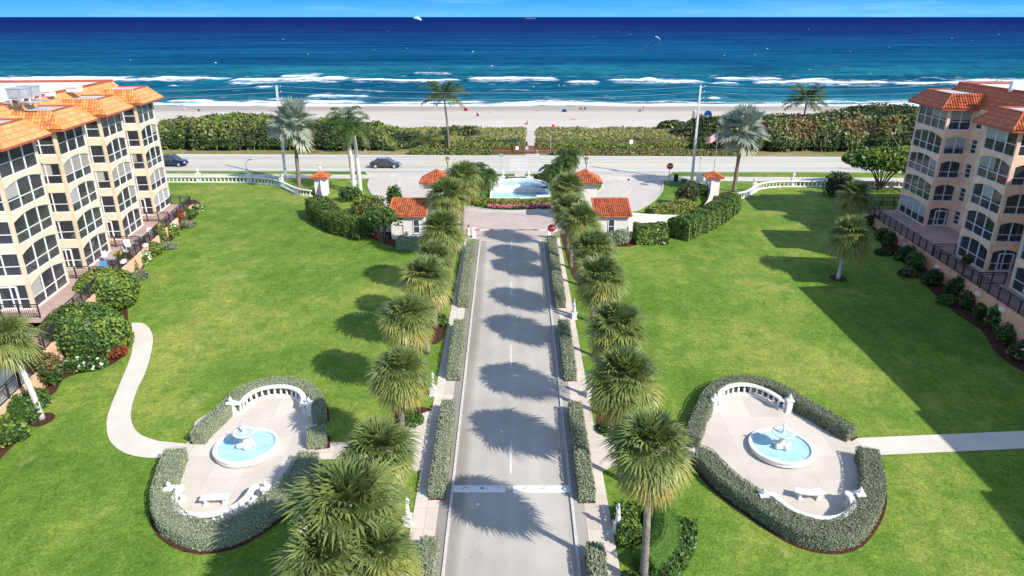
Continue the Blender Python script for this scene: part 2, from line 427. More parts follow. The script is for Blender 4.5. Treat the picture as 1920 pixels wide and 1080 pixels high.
def leafmesh(name,core,sets,mats,parent=None,org=None):
    """core: MB with material 0; sets: list of (V, material index)"""
    V=[np.array(core.v,float).reshape(-1,3)]; Fc=list(core.f); mi=list(core.m); off=len(core.v)
    for v,m in sets:
        n=len(v)//4
        Fc+= (np.arange(n*4).reshape(n,4)+off).tolist(); mi+=[m]*n; off+=n*4; V.append(v)
    V=np.concatenate(V)
    if org is not None: V=V-np.array(org)
    me=bpy.data.meshes.new(name); me.from_pydata(V.tolist(),[],Fc); me.polygons.foreach_set('material_index',mi); me.update()
    return link(name,me,mats,parent,org)
_hs=[100]
def hedge(label,path,w,h,leaf=.11,dens=75,mats=('sagecore','sage'),group=None,name='hedge',smooth=True,closed=False,bump_=.05,h2=None,extra=None,round_=.12,zb=None):
    _hs[0]+=1; rng=np.random.default_rng(_hs[0])
    P=[Vector((p[0],p[1],0)) for p in path]
    P=smoothpath(P,.5,closed) if smooth else smoothpath([P[0].lerp(P[-1],t/8) for t in range(9)],.5)
    A=np.array([[p.x,p.y] for p in P]); d=np.gradient(A,axis=0); L=np.concatenate([[0],np.cumsum(np.linalg.norm(np.diff(A,axis=0),axis=1))]); tot=L[-1]
    d=d/np.linalg.norm(d,axis=1,keepdims=True)
    def samp(s): return np.stack([np.interp(s,L,A[:,0]),np.interp(s,L,A[:,1])],1), unit(np.stack([np.interp(s,L,d[:,0]),np.interp(s,L,d[:,1])],1))
    gzv=np.vectorize(gz) if zb is None else (lambda y: np.full(np.shape(y),zb))
    def hh(s): return h if h2 is None else h+(h2-h)*s/tot
    c=MB(); r=round_
    cs=[(-w/2+.05,0),(w/2-.05,0),(w/2-.04,h-r-.06),(w/2-.04-r,h-.05),(-w/2+.04+r,h-.05),(-w/2+.04,h-r-.06)]
    pth=[]
    for p,l in zip(P,L): pth.append((p.x,p.y,float(gzv(p.y))))
    pth[0]=tuple(Vector(pth[0])+Vector((d[0][0],d[0][1],0))*.05); pth[-1]=tuple(Vector(pth[-1])-Vector((d[-1][0],d[-1][1],0))*.05)
    c.sweep(pth,cs)
    at_=tot*w; as_=tot*h*2; ae=2*w*h; n=int(dens*(at_+as_+ae)); k=rng.random(n)*(at_+as_+ae)
    s=rng.random(n)*tot; q,t=samp(s); nn=np.stack([-t[:,1],t[:,0]],1)
    o=(rng.random(n)-.5)*w; zz=np.full(n,h); Nm=np.tile(np.array([0,0,1.0]),(n,1))
    sd=k>at_; sg=np.where(rng.random(n)<.5,-1,1)
    o=np.where(sd,sg*w/2,o); zz=np.where(sd,rng.random(n)**.9*h,zz)
    Nm[sd]=np.concatenate([nn[sd]*sg[sd][:,None],np.full((sd.sum(),1),.25)],1)
    en=k>(at_+as_); s_e=np.where(rng.random(n)<.5,0,tot); qe,te=samp(s_e)
    q[en]=qe[en]; nn[en]=np.stack([-te[en][:,1],te[en][:,0]],1); o=np.where(en,(rng.random(n)-.5)*w,o)
    Nm[en]=np.concatenate([te[en]*np.where(s_e[en]>0,1,-1)[:,None],np.full((en.sum(),1),.25)],1)
    lump=(vnoise(q[:,0]*2.1+o,q[:,1]*2.1,_hs[0])-.5)*2*bump_
    # rounded shoulders
    ed=np.maximum(0,np.abs(o)-(w/2-r))/r; zz=np.where(~sd,zz-ed**2*r*.6,zz)
    sh=np.maximum(0,zz-(h-r))/r; o=np.where(sd&~en,np.sign(o)*(np.abs(o)-sh**2*r*.6),o)
    zz=np.where(~sd,zz+lump,zz)*(1 if h2 is None else hh(s)/h)
    xy=q+nn*(o+np.where(sd&~en,np.sign(o)*lump*.8,0))[:,None]
    Pp=np.concatenate([xy,(gzv(xy[:,1])+zz)[:,None]],1)+Nm*(rng.normal(size=(n,1))*.02)
    sets=[(leaves(Pp,unit(Nm),leaf,rng),1)]
    ml=[M[m] for m in mats]
    if extra:  # (material, count fraction, size)
        idx=rng.random(n)<extra[1]; ml.append(M[extra[0]]); sets.append((leaves(Pp[idx]+Nm[idx]*.05,unit(Nm[idx]),extra[2],rng,.7,1.1),2))
    m0=pth[len(pth)//2]
    o_=leafmesh(name,c,sets,ml,org=(m0[0],m0[1],m0[2]))
    return tag(o_,label,'hedge',group)
def bush(label,c,r,leaf=.16,n=700,mats=('greencore','green'),name='shrub',cat='shrub',group=None,flowers=None,lift=.0,lumps=5,seed=None,core=.8,parent=None,partname=None,flat=.45,lump=.26):
    _hs[0]+=1; rng=np.random.default_rng(_hs[0] if seed is None else seed)
    rx,ry,rz=r; cz=c[2]+rz*.55+lift
    dirs=unit(rng.normal(size=(n,3))); dirs[:,2]=np.where(dirs[:,2]<-.55,-dirs[:,2],dirs[:,2])
    bd=unit(rng.normal(size=(lumps,3))+np.array([0,0,.5])); 
    def rf(D):
        f=np.full(len(D),.84 if lump>.2 else .95)
        for b in bd: f+= lump*np.exp((D@b-1)*7)
        return f
    f=rf(dirs)*(1-.22*rng.random(n)**2)
    P=dirs*f[:,None]*np.array([rx,ry,rz])+np.array([c[0],c[1],cz])
    P[:,2]=np.maximum(P[:,2],c[2]+.04+rng.random(n)*.08)
    Nn=unit(dirs/np.array([rx,ry,rz]))
    m=MB(); nu,nv=12,7
    for i in range(nv+1):
        a=-math.pi/2+math.pi*i/nv
        D=np.array([[math.cos(a)*math.cos(2*math.pi*j/nu),math.cos(a)*math.sin(2*math.pi*j/nu),math.sin(a)] for j in range(nu)])
        q=D*(rf(D)*core)[:,None]*np.array([rx,ry,rz])+np.array([c[0],c[1],cz]); q[:,2]=np.maximum(q[:,2],c[2]+lift*.8)
        m.v+=[tuple(x) for x in q]
    for i in range(nv):
        for j in range(nu):
            m.f.append([i*nu+j,i*nu+(j+1)%nu,(i+1)*nu+(j+1)%nu,(i+1)*nu+j]); m.m.append(0); m.uv.append(None)
    ml=[M[k] for k in mats]; sets=[]
    if len(mats)>2:
        w=rng.integers(1,len(mats),n); 
        # keep tones in clumps
        w=1+(np.floor((vnoise(dirs[:,0]*2.2+5,dirs[:,2]*2.2+dirs[:,1]*3,_hs[0])*.8+.2*rng.random(n))*(len(mats)-1)).astype(int)).clip(0,len(mats)-2)
        for k in range(1,len(mats)):
            if (w==k).any(): sets.append((leaves(P[w==k],Nn[w==k],leaf,rng,flat),k))
    else: sets.append((leaves(P,Nn,leaf,rng,flat),1))
    if flowers:
        nf=int(n*flowers[1]); ix=rng.choice(n,nf,replace=False); ml.append(M[flowers[0]])
        sets.append((leaves(P[ix]+Nn[ix]*.06,Nn[ix],flowers[2],rng,.8,1.1,.3),len(ml)-1))
    if parent is not None:
        return leafmesh(partname or 'foliage',m,sets,ml,parent=parent,org=tuple(parent.location))
    o=leafmesh(name,m,sets,ml,org=tuple(c))
    return tag(o,label,cat,group)
def thicket(name,label,x0,x1,y0,y1,hf,leaf,n,mats,core,cat='thicket',kind='stuff',seed=3,flat=.5,tone=None,gscale=.22,front=None,stems=0):
    """one mass of leaves over a lumpy height field hf(x,y) standing on the terrain"""
    rng=np.random.default_rng(seed); gzv=np.vectorize(gz)
    nx=max(6,int((x1-x0)/.9)); ny=max(4,int((y1-y0)/.9))
    X=np.linspace(x0,x1,nx+1); Y=np.linspace(y0,y1,ny+1); gx,gy=np.meshgrid(X,Y)
    H=hf(gx,gy) if front is None else np.minimum(hf(gx,gy),hf(gx,gy-.8)); Z=gzv(gy)+np.maximum(0,H-leaf*.7)
    Z[0,:]=gzv(gy[0,:])-.1; Z[-1,:]=gzv(gy[-1,:])-.1; Z[:,0]=gzv(gy[:,0])-.1; Z[:,-1]=gzv(gy[:,-1])-.1
    m=MB(); m.v=[(a,b,c) for a,b,c in zip(gx.ravel(),gy.ravel(),Z.ravel())]
    for i in range(ny):
        for j in range(nx):
            a=i*(nx+1)+j; m.f.append([a,a+1,a+nx+2,a+nx+1]); m.m.append(0); m.uv.append(None)
    # sample area-weighted on the height field
    x=x0+rng.random(n*4)*(x1-x0); y=y0+rng.random(n*4)*(y1-y0)
    e=.15; h=hf(x,y); dx=(hf(x+e,y)-hf(x-e,y))/(2*e); dy=(hf(x,y+e)-hf(x,y-e))/(2*e)
    area=np.sqrt(1+dx**2+dy**2); keep=rng.random(n*4)<area/np.percentile(area,97); keep&=h>.12
    x,y,h,dx,dy=[q[keep][:n] for q in (x,y,h,dx,dy)]
    k=len(x); steep=np.hypot(dx,dy)
    hz=h*np.where(steep>1.2,rng.random(k)**.5,1-.12*rng.random(k)**2)
    P=np.stack([x,y,gzv(y)+hz],1); Nn=unit(np.stack([-dx,-dy,np.ones(k)],1))
    P+=Nn*(rng.normal(size=(k,1))*leaf*.35)
    if front:
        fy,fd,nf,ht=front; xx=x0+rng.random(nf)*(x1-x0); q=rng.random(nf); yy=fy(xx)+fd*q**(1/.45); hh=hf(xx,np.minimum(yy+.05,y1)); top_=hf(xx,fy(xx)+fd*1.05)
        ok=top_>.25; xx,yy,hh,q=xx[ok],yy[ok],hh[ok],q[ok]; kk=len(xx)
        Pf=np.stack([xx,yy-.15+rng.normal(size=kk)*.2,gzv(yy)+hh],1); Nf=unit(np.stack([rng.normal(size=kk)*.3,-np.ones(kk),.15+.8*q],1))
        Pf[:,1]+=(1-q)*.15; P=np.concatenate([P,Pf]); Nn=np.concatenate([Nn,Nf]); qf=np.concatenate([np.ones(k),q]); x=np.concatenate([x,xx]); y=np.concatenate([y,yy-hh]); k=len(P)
    ml=[M[core]]+[M[q] for q in mats]; sets=[]
    t=vnoise(x*gscale,y*gscale*1.2,seed+9)*.75+.25*rng.random(k)
    if tone is not None: t=tone(x,y,t)
    if front: t=np.where(qf<.99,t*(.25+.75*np.clip(qf*1.25,0,1)),t)  # lower front leaves get darker materials: shade under the canopy put into leaf colour
    if stems:
        sg=random.Random(seed); ml.append(M['branch_pale'])
        for _ in range(stems):
            sx=sg.uniform(x0+2,x1-2); sy=float(front[0](np.array([sx]))[0])+.1; b0=Vector((sx,sy,gz(sy))); h_=sg.uniform(1.6,3.2); m.tube([b0,b0+Vector((sg.uniform(-.4,.4),-.15,h_*.5)),b0+Vector((sg.uniform(-1.2,1.2),.2,h_))],[.07,.055,.03],5,len(ml)-1)
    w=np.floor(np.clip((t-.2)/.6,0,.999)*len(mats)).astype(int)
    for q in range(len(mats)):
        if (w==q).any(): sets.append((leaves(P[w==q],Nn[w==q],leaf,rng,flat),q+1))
    o=leafmesh(name,m,sets,ml,org=((x0+x1)/2,(y0+y1)/2,gz((y0+y1)/2)))
    return tag(o,label,cat,None,kind)
# ------------------------------------------------------------------ palms
class AB:      # verts + faces + age
    def __init__(s): s.v=[];s.f=[];s.a=[]
    def mesh(s,name):
        me=bpy.data.meshes.new(name); me.from_pydata([tuple(p) for p in s.v],[],s.f)
        at_=me.attributes.new('age','FLOAT','POINT'); at_.data.foreach_set('value',s.a); me.update(); return me
def fan_crown(name,seed,n=44,pet=.85,blade=1.05,nseg=18,spread=118,wid=.042,droop=.35,e0=82,e1=-58,stiff=1.0):
    rg=random.Random(seed); B=AB(); Z=Vector((0,0,1))
    for i in range(n):
        t=(i+.5)/n; el=R(e0+(e1-e0)*t**1.0+rg.uniform(-11,11)); az=i*2.39996+rg.uniform(-.25,.25)
        d=Vector((math.cos(el)*math.cos(az),math.cos(el)*math.sin(az),math.sin(el)))
        pl=pet*rg.uniform(.8,1.15)*(.75+.25*min(1,t*3)); E=d*pl-Z*(.18*pl*t)
        age=max(0,min(1,t*.78+rg.uniform(-.22,.26)))
        side=d.cross(Z)
        if side.length<.15: side=Vector((1,0,0))
        side.normalize()
        # petiole
        k=len(B.v); w=.022
        B.v+=[side*w,-side*w,E-side*w*.6,E+side*w*.6]; B.f.append([k,k+1,k+2,k+3]); B.a+=[.55]*4
        f=(d-Z*(.25+.35*t)*droop*1.3).normalized(); up=side.cross(f).normalized()
        roll=rg.uniform(-.5,.5); side2=(side*math.cos(roll)+up*math.sin(roll)).normalized(); up=side2.cross(f).normalized()
        L0=blade*rg.uniform(.85,1.12)
        for s in range(nseg):
            a=R(-spread+2*spread*s/(nseg-1)+rg.uniform(-3,3))
            dr=(f*math.cos(a)+side2*math.sin(a)+up*.22*abs(math.sin(a))*stiff).normalized()
            L=L0*(.68+.32*math.cos(a/1.25))*rg.uniform(.9,1.08)
            p0=E+dr*.02; md=E+dr*L*.55-Z*droop*L*.07; tip=E+dr*L*.97-Z*droop*L*(.38+.45*t)*rg.uniform(.6,1.3)
            wv=dr.cross(up).normalized()*wid*rg.uniform(.8,1.15)
            k=len(B.v); B.v+=[p0,md-wv,md+wv,tip]; B.f+=[[k,k+1,k+2],[k+1,k+3,k+2]]
            B.a+=[age*.8,age,age,min(1,age+.16)]
    k=len(B.v); nu,nv=8,6; rr=.34*(pet+.1)       # bud and leaf bases at the heart of the crown
    for i in range(nv+1):
        a=-math.pi/2+math.pi*i/nv
        for j in range(nu): b_=2*math.pi*j/nu; q=rr*rg.uniform(.85,1.15); B.v.append(Vector((q*math.cos(a)*math.cos(b_),q*math.cos(a)*math.sin(b_),q*math.sin(a)*1.1))); B.a.append(.1+.5*(i<3))
    for i in range(nv):
        for j in range(nu): B.f.append([k+i*nu+j,k+i*nu+(j+1)%nu,k+(i+1)*nu+(j+1)%nu,k+(i+1)*nu+j])
    return B.mesh(name)
def pinnate_crown(name,seed,n=20,length=3.6,nl=22,leaf=.75,e0=80,e1=-35,sag=1.0,wid=.035,updown=.25,shaft=None):
    rg=random.Random(seed); B=AB(); Z=Vector((0,0,1))
    for i in range(n):
        t=(i+.5)/n; el=R(e0+(e1-e0)*t+rg.uniform(-7,7)); az=i*2.39996+rg.uniform(-.2,.2)
        h=Vector((math.cos(az),math.sin(az),0)); age=max(0,min(1,t+rg.uniform(-.15,.1))); L=length*rg.uniform(.85,1.1)*(.8+.2*min(1,3*t))
        pts=[];p=Vector((0,0,0)); e=el
        K=9
        for k in range(K+1):
            pts.append(p.copy()); p=p+(h*math.cos(e)+Z*math.sin(e))*(L/K); e-=sag*R(9+12*k/K)*(1.1-.4*t)
            e=max(e,R(-88))
        side=h.cross(Z)
        for k in range(K):   # rachis
            w=.035*(1-k/K)+.008; q=len(B.v); B.v+=[pts[k]+side*w,pts[k]-side*w,pts[k+1]-side*w*.8,pts[k+1]+side*w*.8]; B.f.append([q,q+1,q+2,q+3]); B.a+=[min(1,age*.6+.35)]*4
        for j in range(nl):
            u=.12+.88*(j+.5)/nl; x=u*K; k=min(K-1,int(x)); q=pts[k].lerp(pts[k+1],x-k); tg=(pts[k+1]-pts[k]).normalized(); up=side.cross(tg)*-1
            ll=leaf*(.55+.75*math.sin(math.pi*min(1,u*.9+.08)))*rg.uniform(.85,1.1)
            for sg in (-1,1):
                dr=(side*sg*.85+tg*.55+up*updown*rg.uniform(-.6,1.2)).normalized()
                md=q+dr*ll*.5-Z*.06*ll; tip=q+dr*ll*.95-Z*(.42*ll*rg.uniform(.6,1.4))
                wv=tg*wid
                o=len(B.v); B.v+=[q,md-wv,md+wv,tip]; B.f+=[[o,o+1,o+2],[o+1,o+3,o+2]]; B.a+=[age,age,age,min(1,age+.1)]
    return B.mesh(name)
def trunk_mesh(name,h,r0,r1,bend=(0,0),mat=None,rings=True,bulge=0,seed=0):
    rg=random.Random(seed); m=MB(); n=max(8,int(h/.35)); pts=[];rad=[]
    for k in range(n+1):
        t=k/n; pts.append((bend[0]*(t**1.6),bend[1]*(t**1.6),h*t)); r=r0+(r1-r0)*t+bulge*math.exp(-((t-.45)/.25)**2)
        if t<.06: r*=1.25-.25*t/.06
        rad.append(r*(1+(rg.uniform(-.06,.06) if rings else 0)))
    m.tube(pts,rad,10); me=m.mesh(name); me.polygons.foreach_set('use_smooth',[True]*len(me.polygons)); return me
SAB=[fan_crown('sabal_crown_mesh',10+i,n=84,pet=.98,blade=1.2,nseg=22,droop=.52,wid=.05,e1=-64) for i in range(4)]
SABS=[fan_crown('young_sabal_crown_mesh',40+i,n=66,pet=.85,blade=1.15,nseg=20,e1=-62,droop=.55,wid=.046) for i in range(2)]
BIS=[fan_crown('bismarck_crown_mesh',60+i,n=34,pet=1.3,blade=1.6,nseg=24,wid=.10,droop=.18,e1=-62,spread=140,stiff=1.6) for i in range(2)]
COCO=[pinnate_crown('coconut_crown_mesh',70,n=20,length=3.7,nl=34,leaf=.8,sag=.5,e1=-8,wid=.055),pinnate_crown('coconut_crown_mesh',71,n=26,length=4.4,nl=36,leaf=.9,sag=.5,e1=-20,wid=.06)]
ROY=[pinnate_crown('royal_crown_mesh',80+i,n=15,length=3.3,nl=42,leaf=.6,sag=.85,e1=-28,wid=.045,updown=.5) for i in range(2)]
DATE=[pinnate_crown('date_crown_mesh',90+i,n=34,length=2.0,nl=28,leaf=.45,sag=1.0,e1=-40,wid=.035) for i in range(2)]
BUSHP=[pinnate_crown('young_coconut_mesh',95,n=15,length=3.4,nl=22,leaf=.8,sag=.6,e0=82,e1=15)]
def palm(name,label,base,h,crown,cmat,tmat,r0=.17,r1=.13,bend=(0,0),cscale=1.0,rz=0,cat='palm tree',group=None,rings=True,bulge=0,shaft=None):
    root=thing(name,label,cat,base,0,group)
    t=link('trunk',trunk_mesh('trunk',h,r0,r1,bend,None,rings,bulge,seed=int(abs(base[0]*13+base[1]*7))),M[tmat],root)
    if shaft:
        m=MB(); x=[(bend[0],bend[1],h-.05+shaft*k/4) for k in range(5)]; m.tube(x,[r1*1.05,r1*1.15,r1*.9,r1*.6,.04],10); m.build('crownshaft',M['green_shaft'],root,smooth=True)
    c=link('crown',crown,[],root); 
    if len(crown.materials)==0: crown.materials.append(M[cmat])
    c.location=(bend[0],bend[1],h+(shaft*.7 if shaft else 0)); c.rotation_euler=(0,0,rz); c.scale=(cscale,)*3
    return root
M['green_shaft']=simple('green_crownshaft',(.16,.24,.05),.4,.1,2)
# ------------------------------------------------------------------ world, sun, camera
w=bpy.data.worlds.new('World'); sc.world=w; w.use_nodes=True; nt=w.node_tree; bg=nt.nodes['Background']
SUN_EL=R(38); SDIR=Vector((.783*math.cos(SUN_EL),-.623*math.cos(SUN_EL),math.sin(SUN_EL)))   # towards the sun
sky=nt.nodes.new('ShaderNodeTexSky'); sky.sky_type='NISHITA'; sky.sun_disc=False; sky.sun_elevation=SUN_EL
sky.sun_rotation=math.atan2(SDIR.x,SDIR.y); sky.air_density=1.0; sky.dust_density=.15; sky.ozone_density=4.0; sky.altitude=0
hs=nt.nodes.new('ShaderNodeHueSaturation'); hs.inputs['Saturation'].default_value=.85
nt.links.new(sky.outputs[0],hs.inputs['Color'])
tc=nt.nodes.new('ShaderNodeTexCoord'); sx=nt.nodes.new('ShaderNodeSeparateXYZ'); nt.links.new(tc.outputs['Generated'],sx.inputs[0])
low=ramp(nt,sx.outputs[2],[(0,(1,1,1)),(.05,(1,1,1)),(.16,(0,0,0))])
cl=ramp(nt,noise(nt,3.5,6,.65,coords(nt,(1,1,14),'Generated')),[(.52,(0,0,0)),(.75,(.55,.55,.55))])
bl=ramp(nt,sx.outputs[2],[(0,(.62,2.35,5.2)),(.02,(.26,1.75,5.3)),(.2,(.35,1.5,4.6))])
bl=mix(nt,cl,bl,(1.6,3.4,5.6))
nt.links.new(mix(nt,low,hs.outputs[0],bl),bg.inputs['Color']); bg.inputs['Strength'].default_value=.15
sl=bpy.data.lights.new('sun','SUN'); sl.energy=3.75; sl.angle=R(.5); sl.color=(1,.95,.87)
so=bpy.data.objects.new('sun',sl); COL.objects.link(so); so.rotation_euler=(-SDIR).to_track_quat('-Z','Y').to_euler()
cd=bpy.data.cameras.new('camera'); cd.sensor_width=36; cd.lens=F/1920*36; cd.clip_start=.5; cd.clip_end=90000
co=bpy.data.objects.new('camera',cd); COL.objects.link(co); co.location=(0,0,CH); co.rotation_euler=(R(90)-TH,0,0); sc.camera=co
sc.view_settings.view_transform='Standard'; sc.view_settings.look='None'; sc.view_settings.exposure=.73; sc.view_settings.gamma=1
sc.cycles.max_bounces=6; sc.cycles.transparent_max_bounces=12
# ------------------------------------------------------------------ ground sheets
YS=sorted(set([a for a,_ in PROF if -400<a<=118]+[118.0]))
def strip(name,xs,ys,dz,mat):
    m=MB(); n=len(ys)
    for y in ys:
        for x in xs: m.v.append((x,y,gz(y)+dz))
    k=len(xs)
    for i in range(n-1):
        for j in range(k-1): m.f.append([i*k+j,i*k+j+1,(i+1)*k+j+1,(i+1)*k+j]); m.m.append(0); m.uv.append(None)
    o=m.build(name,mat); o['kind']='structure'; return o
def densey(a,b,st):
    out=set([a,b]+[p for p,_ in PROF if a<p<b]); y=a
    while y<b: out.add(y); y+=st
    return sorted(out)
strip('lawn',[-700,-60,60,700],[-400]+densey(0,118,200),0,M['lawn'])
# sand with a damp band by the water
m,nt,b=newmat('beach_sand'); v=coords(nt,world=True)
sp=nt.nodes.new('ShaderNodeSeparateXYZ'); nt.links.new(nt.nodes.new('ShaderNodeNewGeometry').outputs['Position'],sp.inputs[0])
c=ramp(nt,noise(nt,.12,6,.65,coords(nt,(.5,1,1),world=True)),[(.3,(.54,.475,.405)),(.7,(.63,.565,.495))])
c=mix(nt,mth(nt,'MULTIPLY',noise(nt,1.6,5,.8,v),.35),c,mix(nt,1.0,c,(.74,.70,.66),'MULTIPLY'))
wob=mth(nt,'ADD',sp.outputs[1],mth(nt,'MULTIPLY',noise(nt,.05,3,.5,v),6))
damp=ramp(nt,mth(nt,'DIVIDE',mth(nt,'SUBTRACT',wob,218),22),[(0,(0,0,0)),(.45,(1,1,1))])
c=mix(nt,damp,c,(.30,.255,.225)); tan=ramp(nt,mth(nt,'DIVIDE',mth(nt,'SUBTRACT',wob,196),20),[(0,(0,0,0)),(.3,(1,1,1))])
c=mix(nt,mth(nt,'MULTIPLY',tan,.35),c,(.50,.42,.33))
nt.links.new(c,b.inputs['Base Color']); b.inputs['Roughness'].default_value=.85; b.inputs['Specular IOR Level'].default_value=.2
bump(nt,b,noise(nt,.9,5,.7,v),.7,.15); M['sand']=m
strip('beach',[-700,-250,0,250,700],densey(117.95,330,4),0,M['sand'])
# ------------------------------------------------------------------ sea
def wavefoam():
    """list of breakers: x pixel from, to, y pixel, depth in metres, strength"""
    return [(-40,250,149,7,1),(283,414,149.5,7,1),(420,665,152,9,1.15),(515,605,144,9,.8),(300,345,161,3,.7),(468,522,163,5,.9),
     (862,1062,150,8,1.1),(1050,1135,155,7,.75),(1187,1242,150.5,6,.9),(1243,1275,150,4,.7),(1330,1482,149,6,1.05),(1400,1690,156,8,.85),(1480,1570,152,6,.8),(1690,1725,152,5,.7),(1560,1610,160,5,.7),
     (1790,1990,154,8,.95),(1320,1400,158,7,.7),(1140,1330,158,8,.55),(760,860,141,8,.5),(600,700,150,6,.5),
     (283,440,149,5,1),(-60,330,151,8,.9),(640,880,153,6,.75),(1120,1340,153,6,.85),(1660,1830,157,7,.9),(280,1800,197.5,2.5,.95),(900,1800,192.5,1.6,.7),(300,412,188,3,1),(480,545,186,3,1.0),(548,700,191,4,1.05),(560,712,181,6,.62),(690,925,193,3.5,1),(640,740,172,5,.45),(1027,1055,188,2.2,.9),(1318,1366,185,3,.95),(1285,1306,176,2,.6),
     (1620,1668,192,2.5,.9),(1660,1700,193,2,.8),(1440,1600,191,2.5,.6),(900,1010,170,3,.4),(420,470,172,2,.5),(1010,1045,165,2,.5)]
def shore(x): return 236.5+2.2*np.sin(x/23+.6)+1.6*np.sin(x/9.3)+1.2*(vnoise(x/5.,x*0,3)-.5)+np.where(x<-60,3,0)
SEA=-6.5
def sea():
    xs=np.arange(-330,330.1,1.05); ys=np.concatenate([np.arange(228,300,.9),np.arange(300,440,1.6)])
    gx,gy=np.meshgrid(xs,ys); z=np.full(gx.shape,SEA); foam=np.zeros(gx.shape)
    swell=.32*np.sin(gy/6.5+2.4*(vnoise(gx/42,gy/60,5)-.5)*4)+.5*(vnoise(gx/9,gy/5,6)-.5)+.3*(vnoise(gx/3.1,gy/2.2,8)-.5)
    fade=np.clip((gy-236)/20,0,1); z+=swell*fade
    for a,b,py,w,s in wavefoam():
        p0=atz(a,py,SEA); p1=atz(b,py,SEA); xc=(p0[0]+p1[0])/2; hw=max(2,(p1[0]-p0[0])/2)
        yy=p0[1]+3.5*(vnoise(gx/15,gx*0+py,11)-.5)+1.6*(vnoise(gx/4.2,gx*0+py,12)-.5)
        ex=np.clip((hw-np.abs(gx-xc))/(5+hw*.12),0,1); ex=ex*ex*(3-2*ex)
        d=(gy-yy)/w; prof=np.where(d<0,np.exp(-(d/.45)**2),np.exp(-(d/.85)**2))
        foam=np.maximum(foam,prof*ex*s*1.15)
        foam=np.maximum(foam,np.exp(-((d-1.2)/1.5)**2)*ex*s*(.30+.42*vnoise(gx/6,gy/2.5,41)))
        foam=np.maximum(foam,np.exp(-((d+.9)/.7)**2)*ex*s*(.15+.5*vnoise(gx/5,gy/2,43)))
        z+=1.0*min(1,w/7)*np.exp(-(d/.55)**2)*ex
    sh=shore(gx); d=gy-sh
    e=np.exp(-((d-5)/5.)**2)*(.75+.45*(vnoise(gx/8,gy/3,21)-.3)); e=np.where(d<3,np.clip(d/1.2,0,1)*1.0,e)
    foam=np.maximum(foam,e)
    foam=np.maximum(foam,np.exp(-((d-13-4*(vnoise(gx/30,gx*0,23)-.5))/2.2)**2)*np.clip(vnoise(gx/26,gx*0+3,24)*2.2-.75,0,1)*.95)
    z=np.where(d<6,np.minimum(z,SEA+.15)-np.clip(-d,0,8)*.25,z)
    # thin scattered streaks of old foam
    st=vnoise(gx/11,gy/2.2,31)*.6+vnoise(gx/4,gy/1.2,32)*.4
    foam=np.maximum(foam,np.clip((st-.62)*3.2,0,.55)*np.exp(-((gy-345)/45)**2)); foam=np.maximum(foam,np.clip((st-.62)*3.0,0,.5)*np.exp(-((gy-262)/16)**2))
    z[-1,:]=SEA; z[:,0]=np.minimum(z[:,0],SEA); 
    ny,nx=gx.shape; V=np.stack([gx,gy,z],-1).reshape(-1,3)
    i=np.arange(ny*nx).reshape(ny,nx); Fq=np.stack([i[:-1,:-1],i[:-1,1:],i[1:,1:],i[1:,:-1]],-1).reshape(-1,4)
    fo=foam.ravel().tolist(); V=V.tolist(); Fq=Fq.tolist(); n0=len(V)
    # open sea beyond, in one piece with the surf
    Y2=[440,600,1000,2500,8000,45000]; X2=[-60000,-5000,-330,330,5000,60000]
    for y in Y2:
        for x in X2: V.append([x,y,SEA]); fo.append(0)
    for a in range(len(Y2)-1):
        for c in range(len(X2)-1): k=n0+a*6+c; Fq.append([k,k+1,k+7,k+6])
    for sx in (-1,1):
        k=len(V); V+=[[sx*330,229,SEA-.4],[sx*3000,229,SEA-.4],[sx*3000,440,SEA],[sx*330,440,SEA]]; fo+=[0]*4; Fq.append([k,k+1,k+2,k+3] if sx>0 else [k,k+3,k+2,k+1])
    me=bpy.data.meshes.new('sea'); me.from_pydata(V,[],Fq); a=me.attributes.new('foam','FLOAT','POINT'); a.data.foreach_set('value',fo)
    me.polygons.foreach_set('use_smooth',[True]*len(me.polygons)); me.update()
    m,nt,b=newmat('sea_water'); v=coords(nt,world=True)
    pos=nt.nodes.new('ShaderNodeNewGeometry').outputs['Position']; sp=nt.nodes.new('ShaderNodeSeparateXYZ'); nt.links.new(pos,sp.inputs[0])
    lg=mth(nt,'LOGARITHM',mth(nt,'ADD',sp.outputs[1],mth(nt,'MULTIPLY',mth(nt,'SUBTRACT',noise(nt,.006,4,.6,coords(nt,(.35,1,1),world=True)),.5),140)),10.0)
    f=mth(nt,'DIVIDE',mth(nt,'SUBTRACT',lg,2.36),1.6)
    # depth of the water: sand bottom, bar, shelf, deep
    c=ramp(nt,f,[(0,(.06,.26,.30)),(.05,(.012,.125,.20)),(.11,(.008,.115,.20)),(.145,(.018,.165,.23)),(.20,(.008,.100,.205)),(.34,(.008,.076,.20)),(.52,(.010,.036,.15)),(.8,(.008,.022,.115)),(1,(.002,.028,.15))])
    pn=noise(nt,.035,5,.65,coords(nt,(.3,1,1),world=True)); c=mix(nt,ramp(nt,pn,[(.35,(0,0,0)),(.68,(1,1,1))]),mix(nt,1.0,c,(.62,.66,.75),'MULTIPLY'),mix(nt,1.0,c,(1.3,1.25,1.12),'MULTIPLY'))
    rp=noise(nt,.28,4,.7,coords(nt,(.32,1,1),world=True)); c=mix(nt,ramp(nt,rp,[(.34,(0,0,0)),(.66,(1,1,1))]),mix(nt,1.0,c,(.55,.6,.7),'MULTIPLY'),mix(nt,1.0,c,(1.35,1.3,1.2),'MULTIPLY'))
    p2=noise(nt,.011,5,.7,coords(nt,(.22,1,1),world=True)); c=mix(nt,ramp(nt,p2,[(.38,(0,0,0)),(.64,(1,1,1))]),mix(nt,1.0,c,(.72,.74,.80),'MULTIPLY'),mix(nt,1.0,c,(1.2,1.18,1.1),'MULTIPLY'))
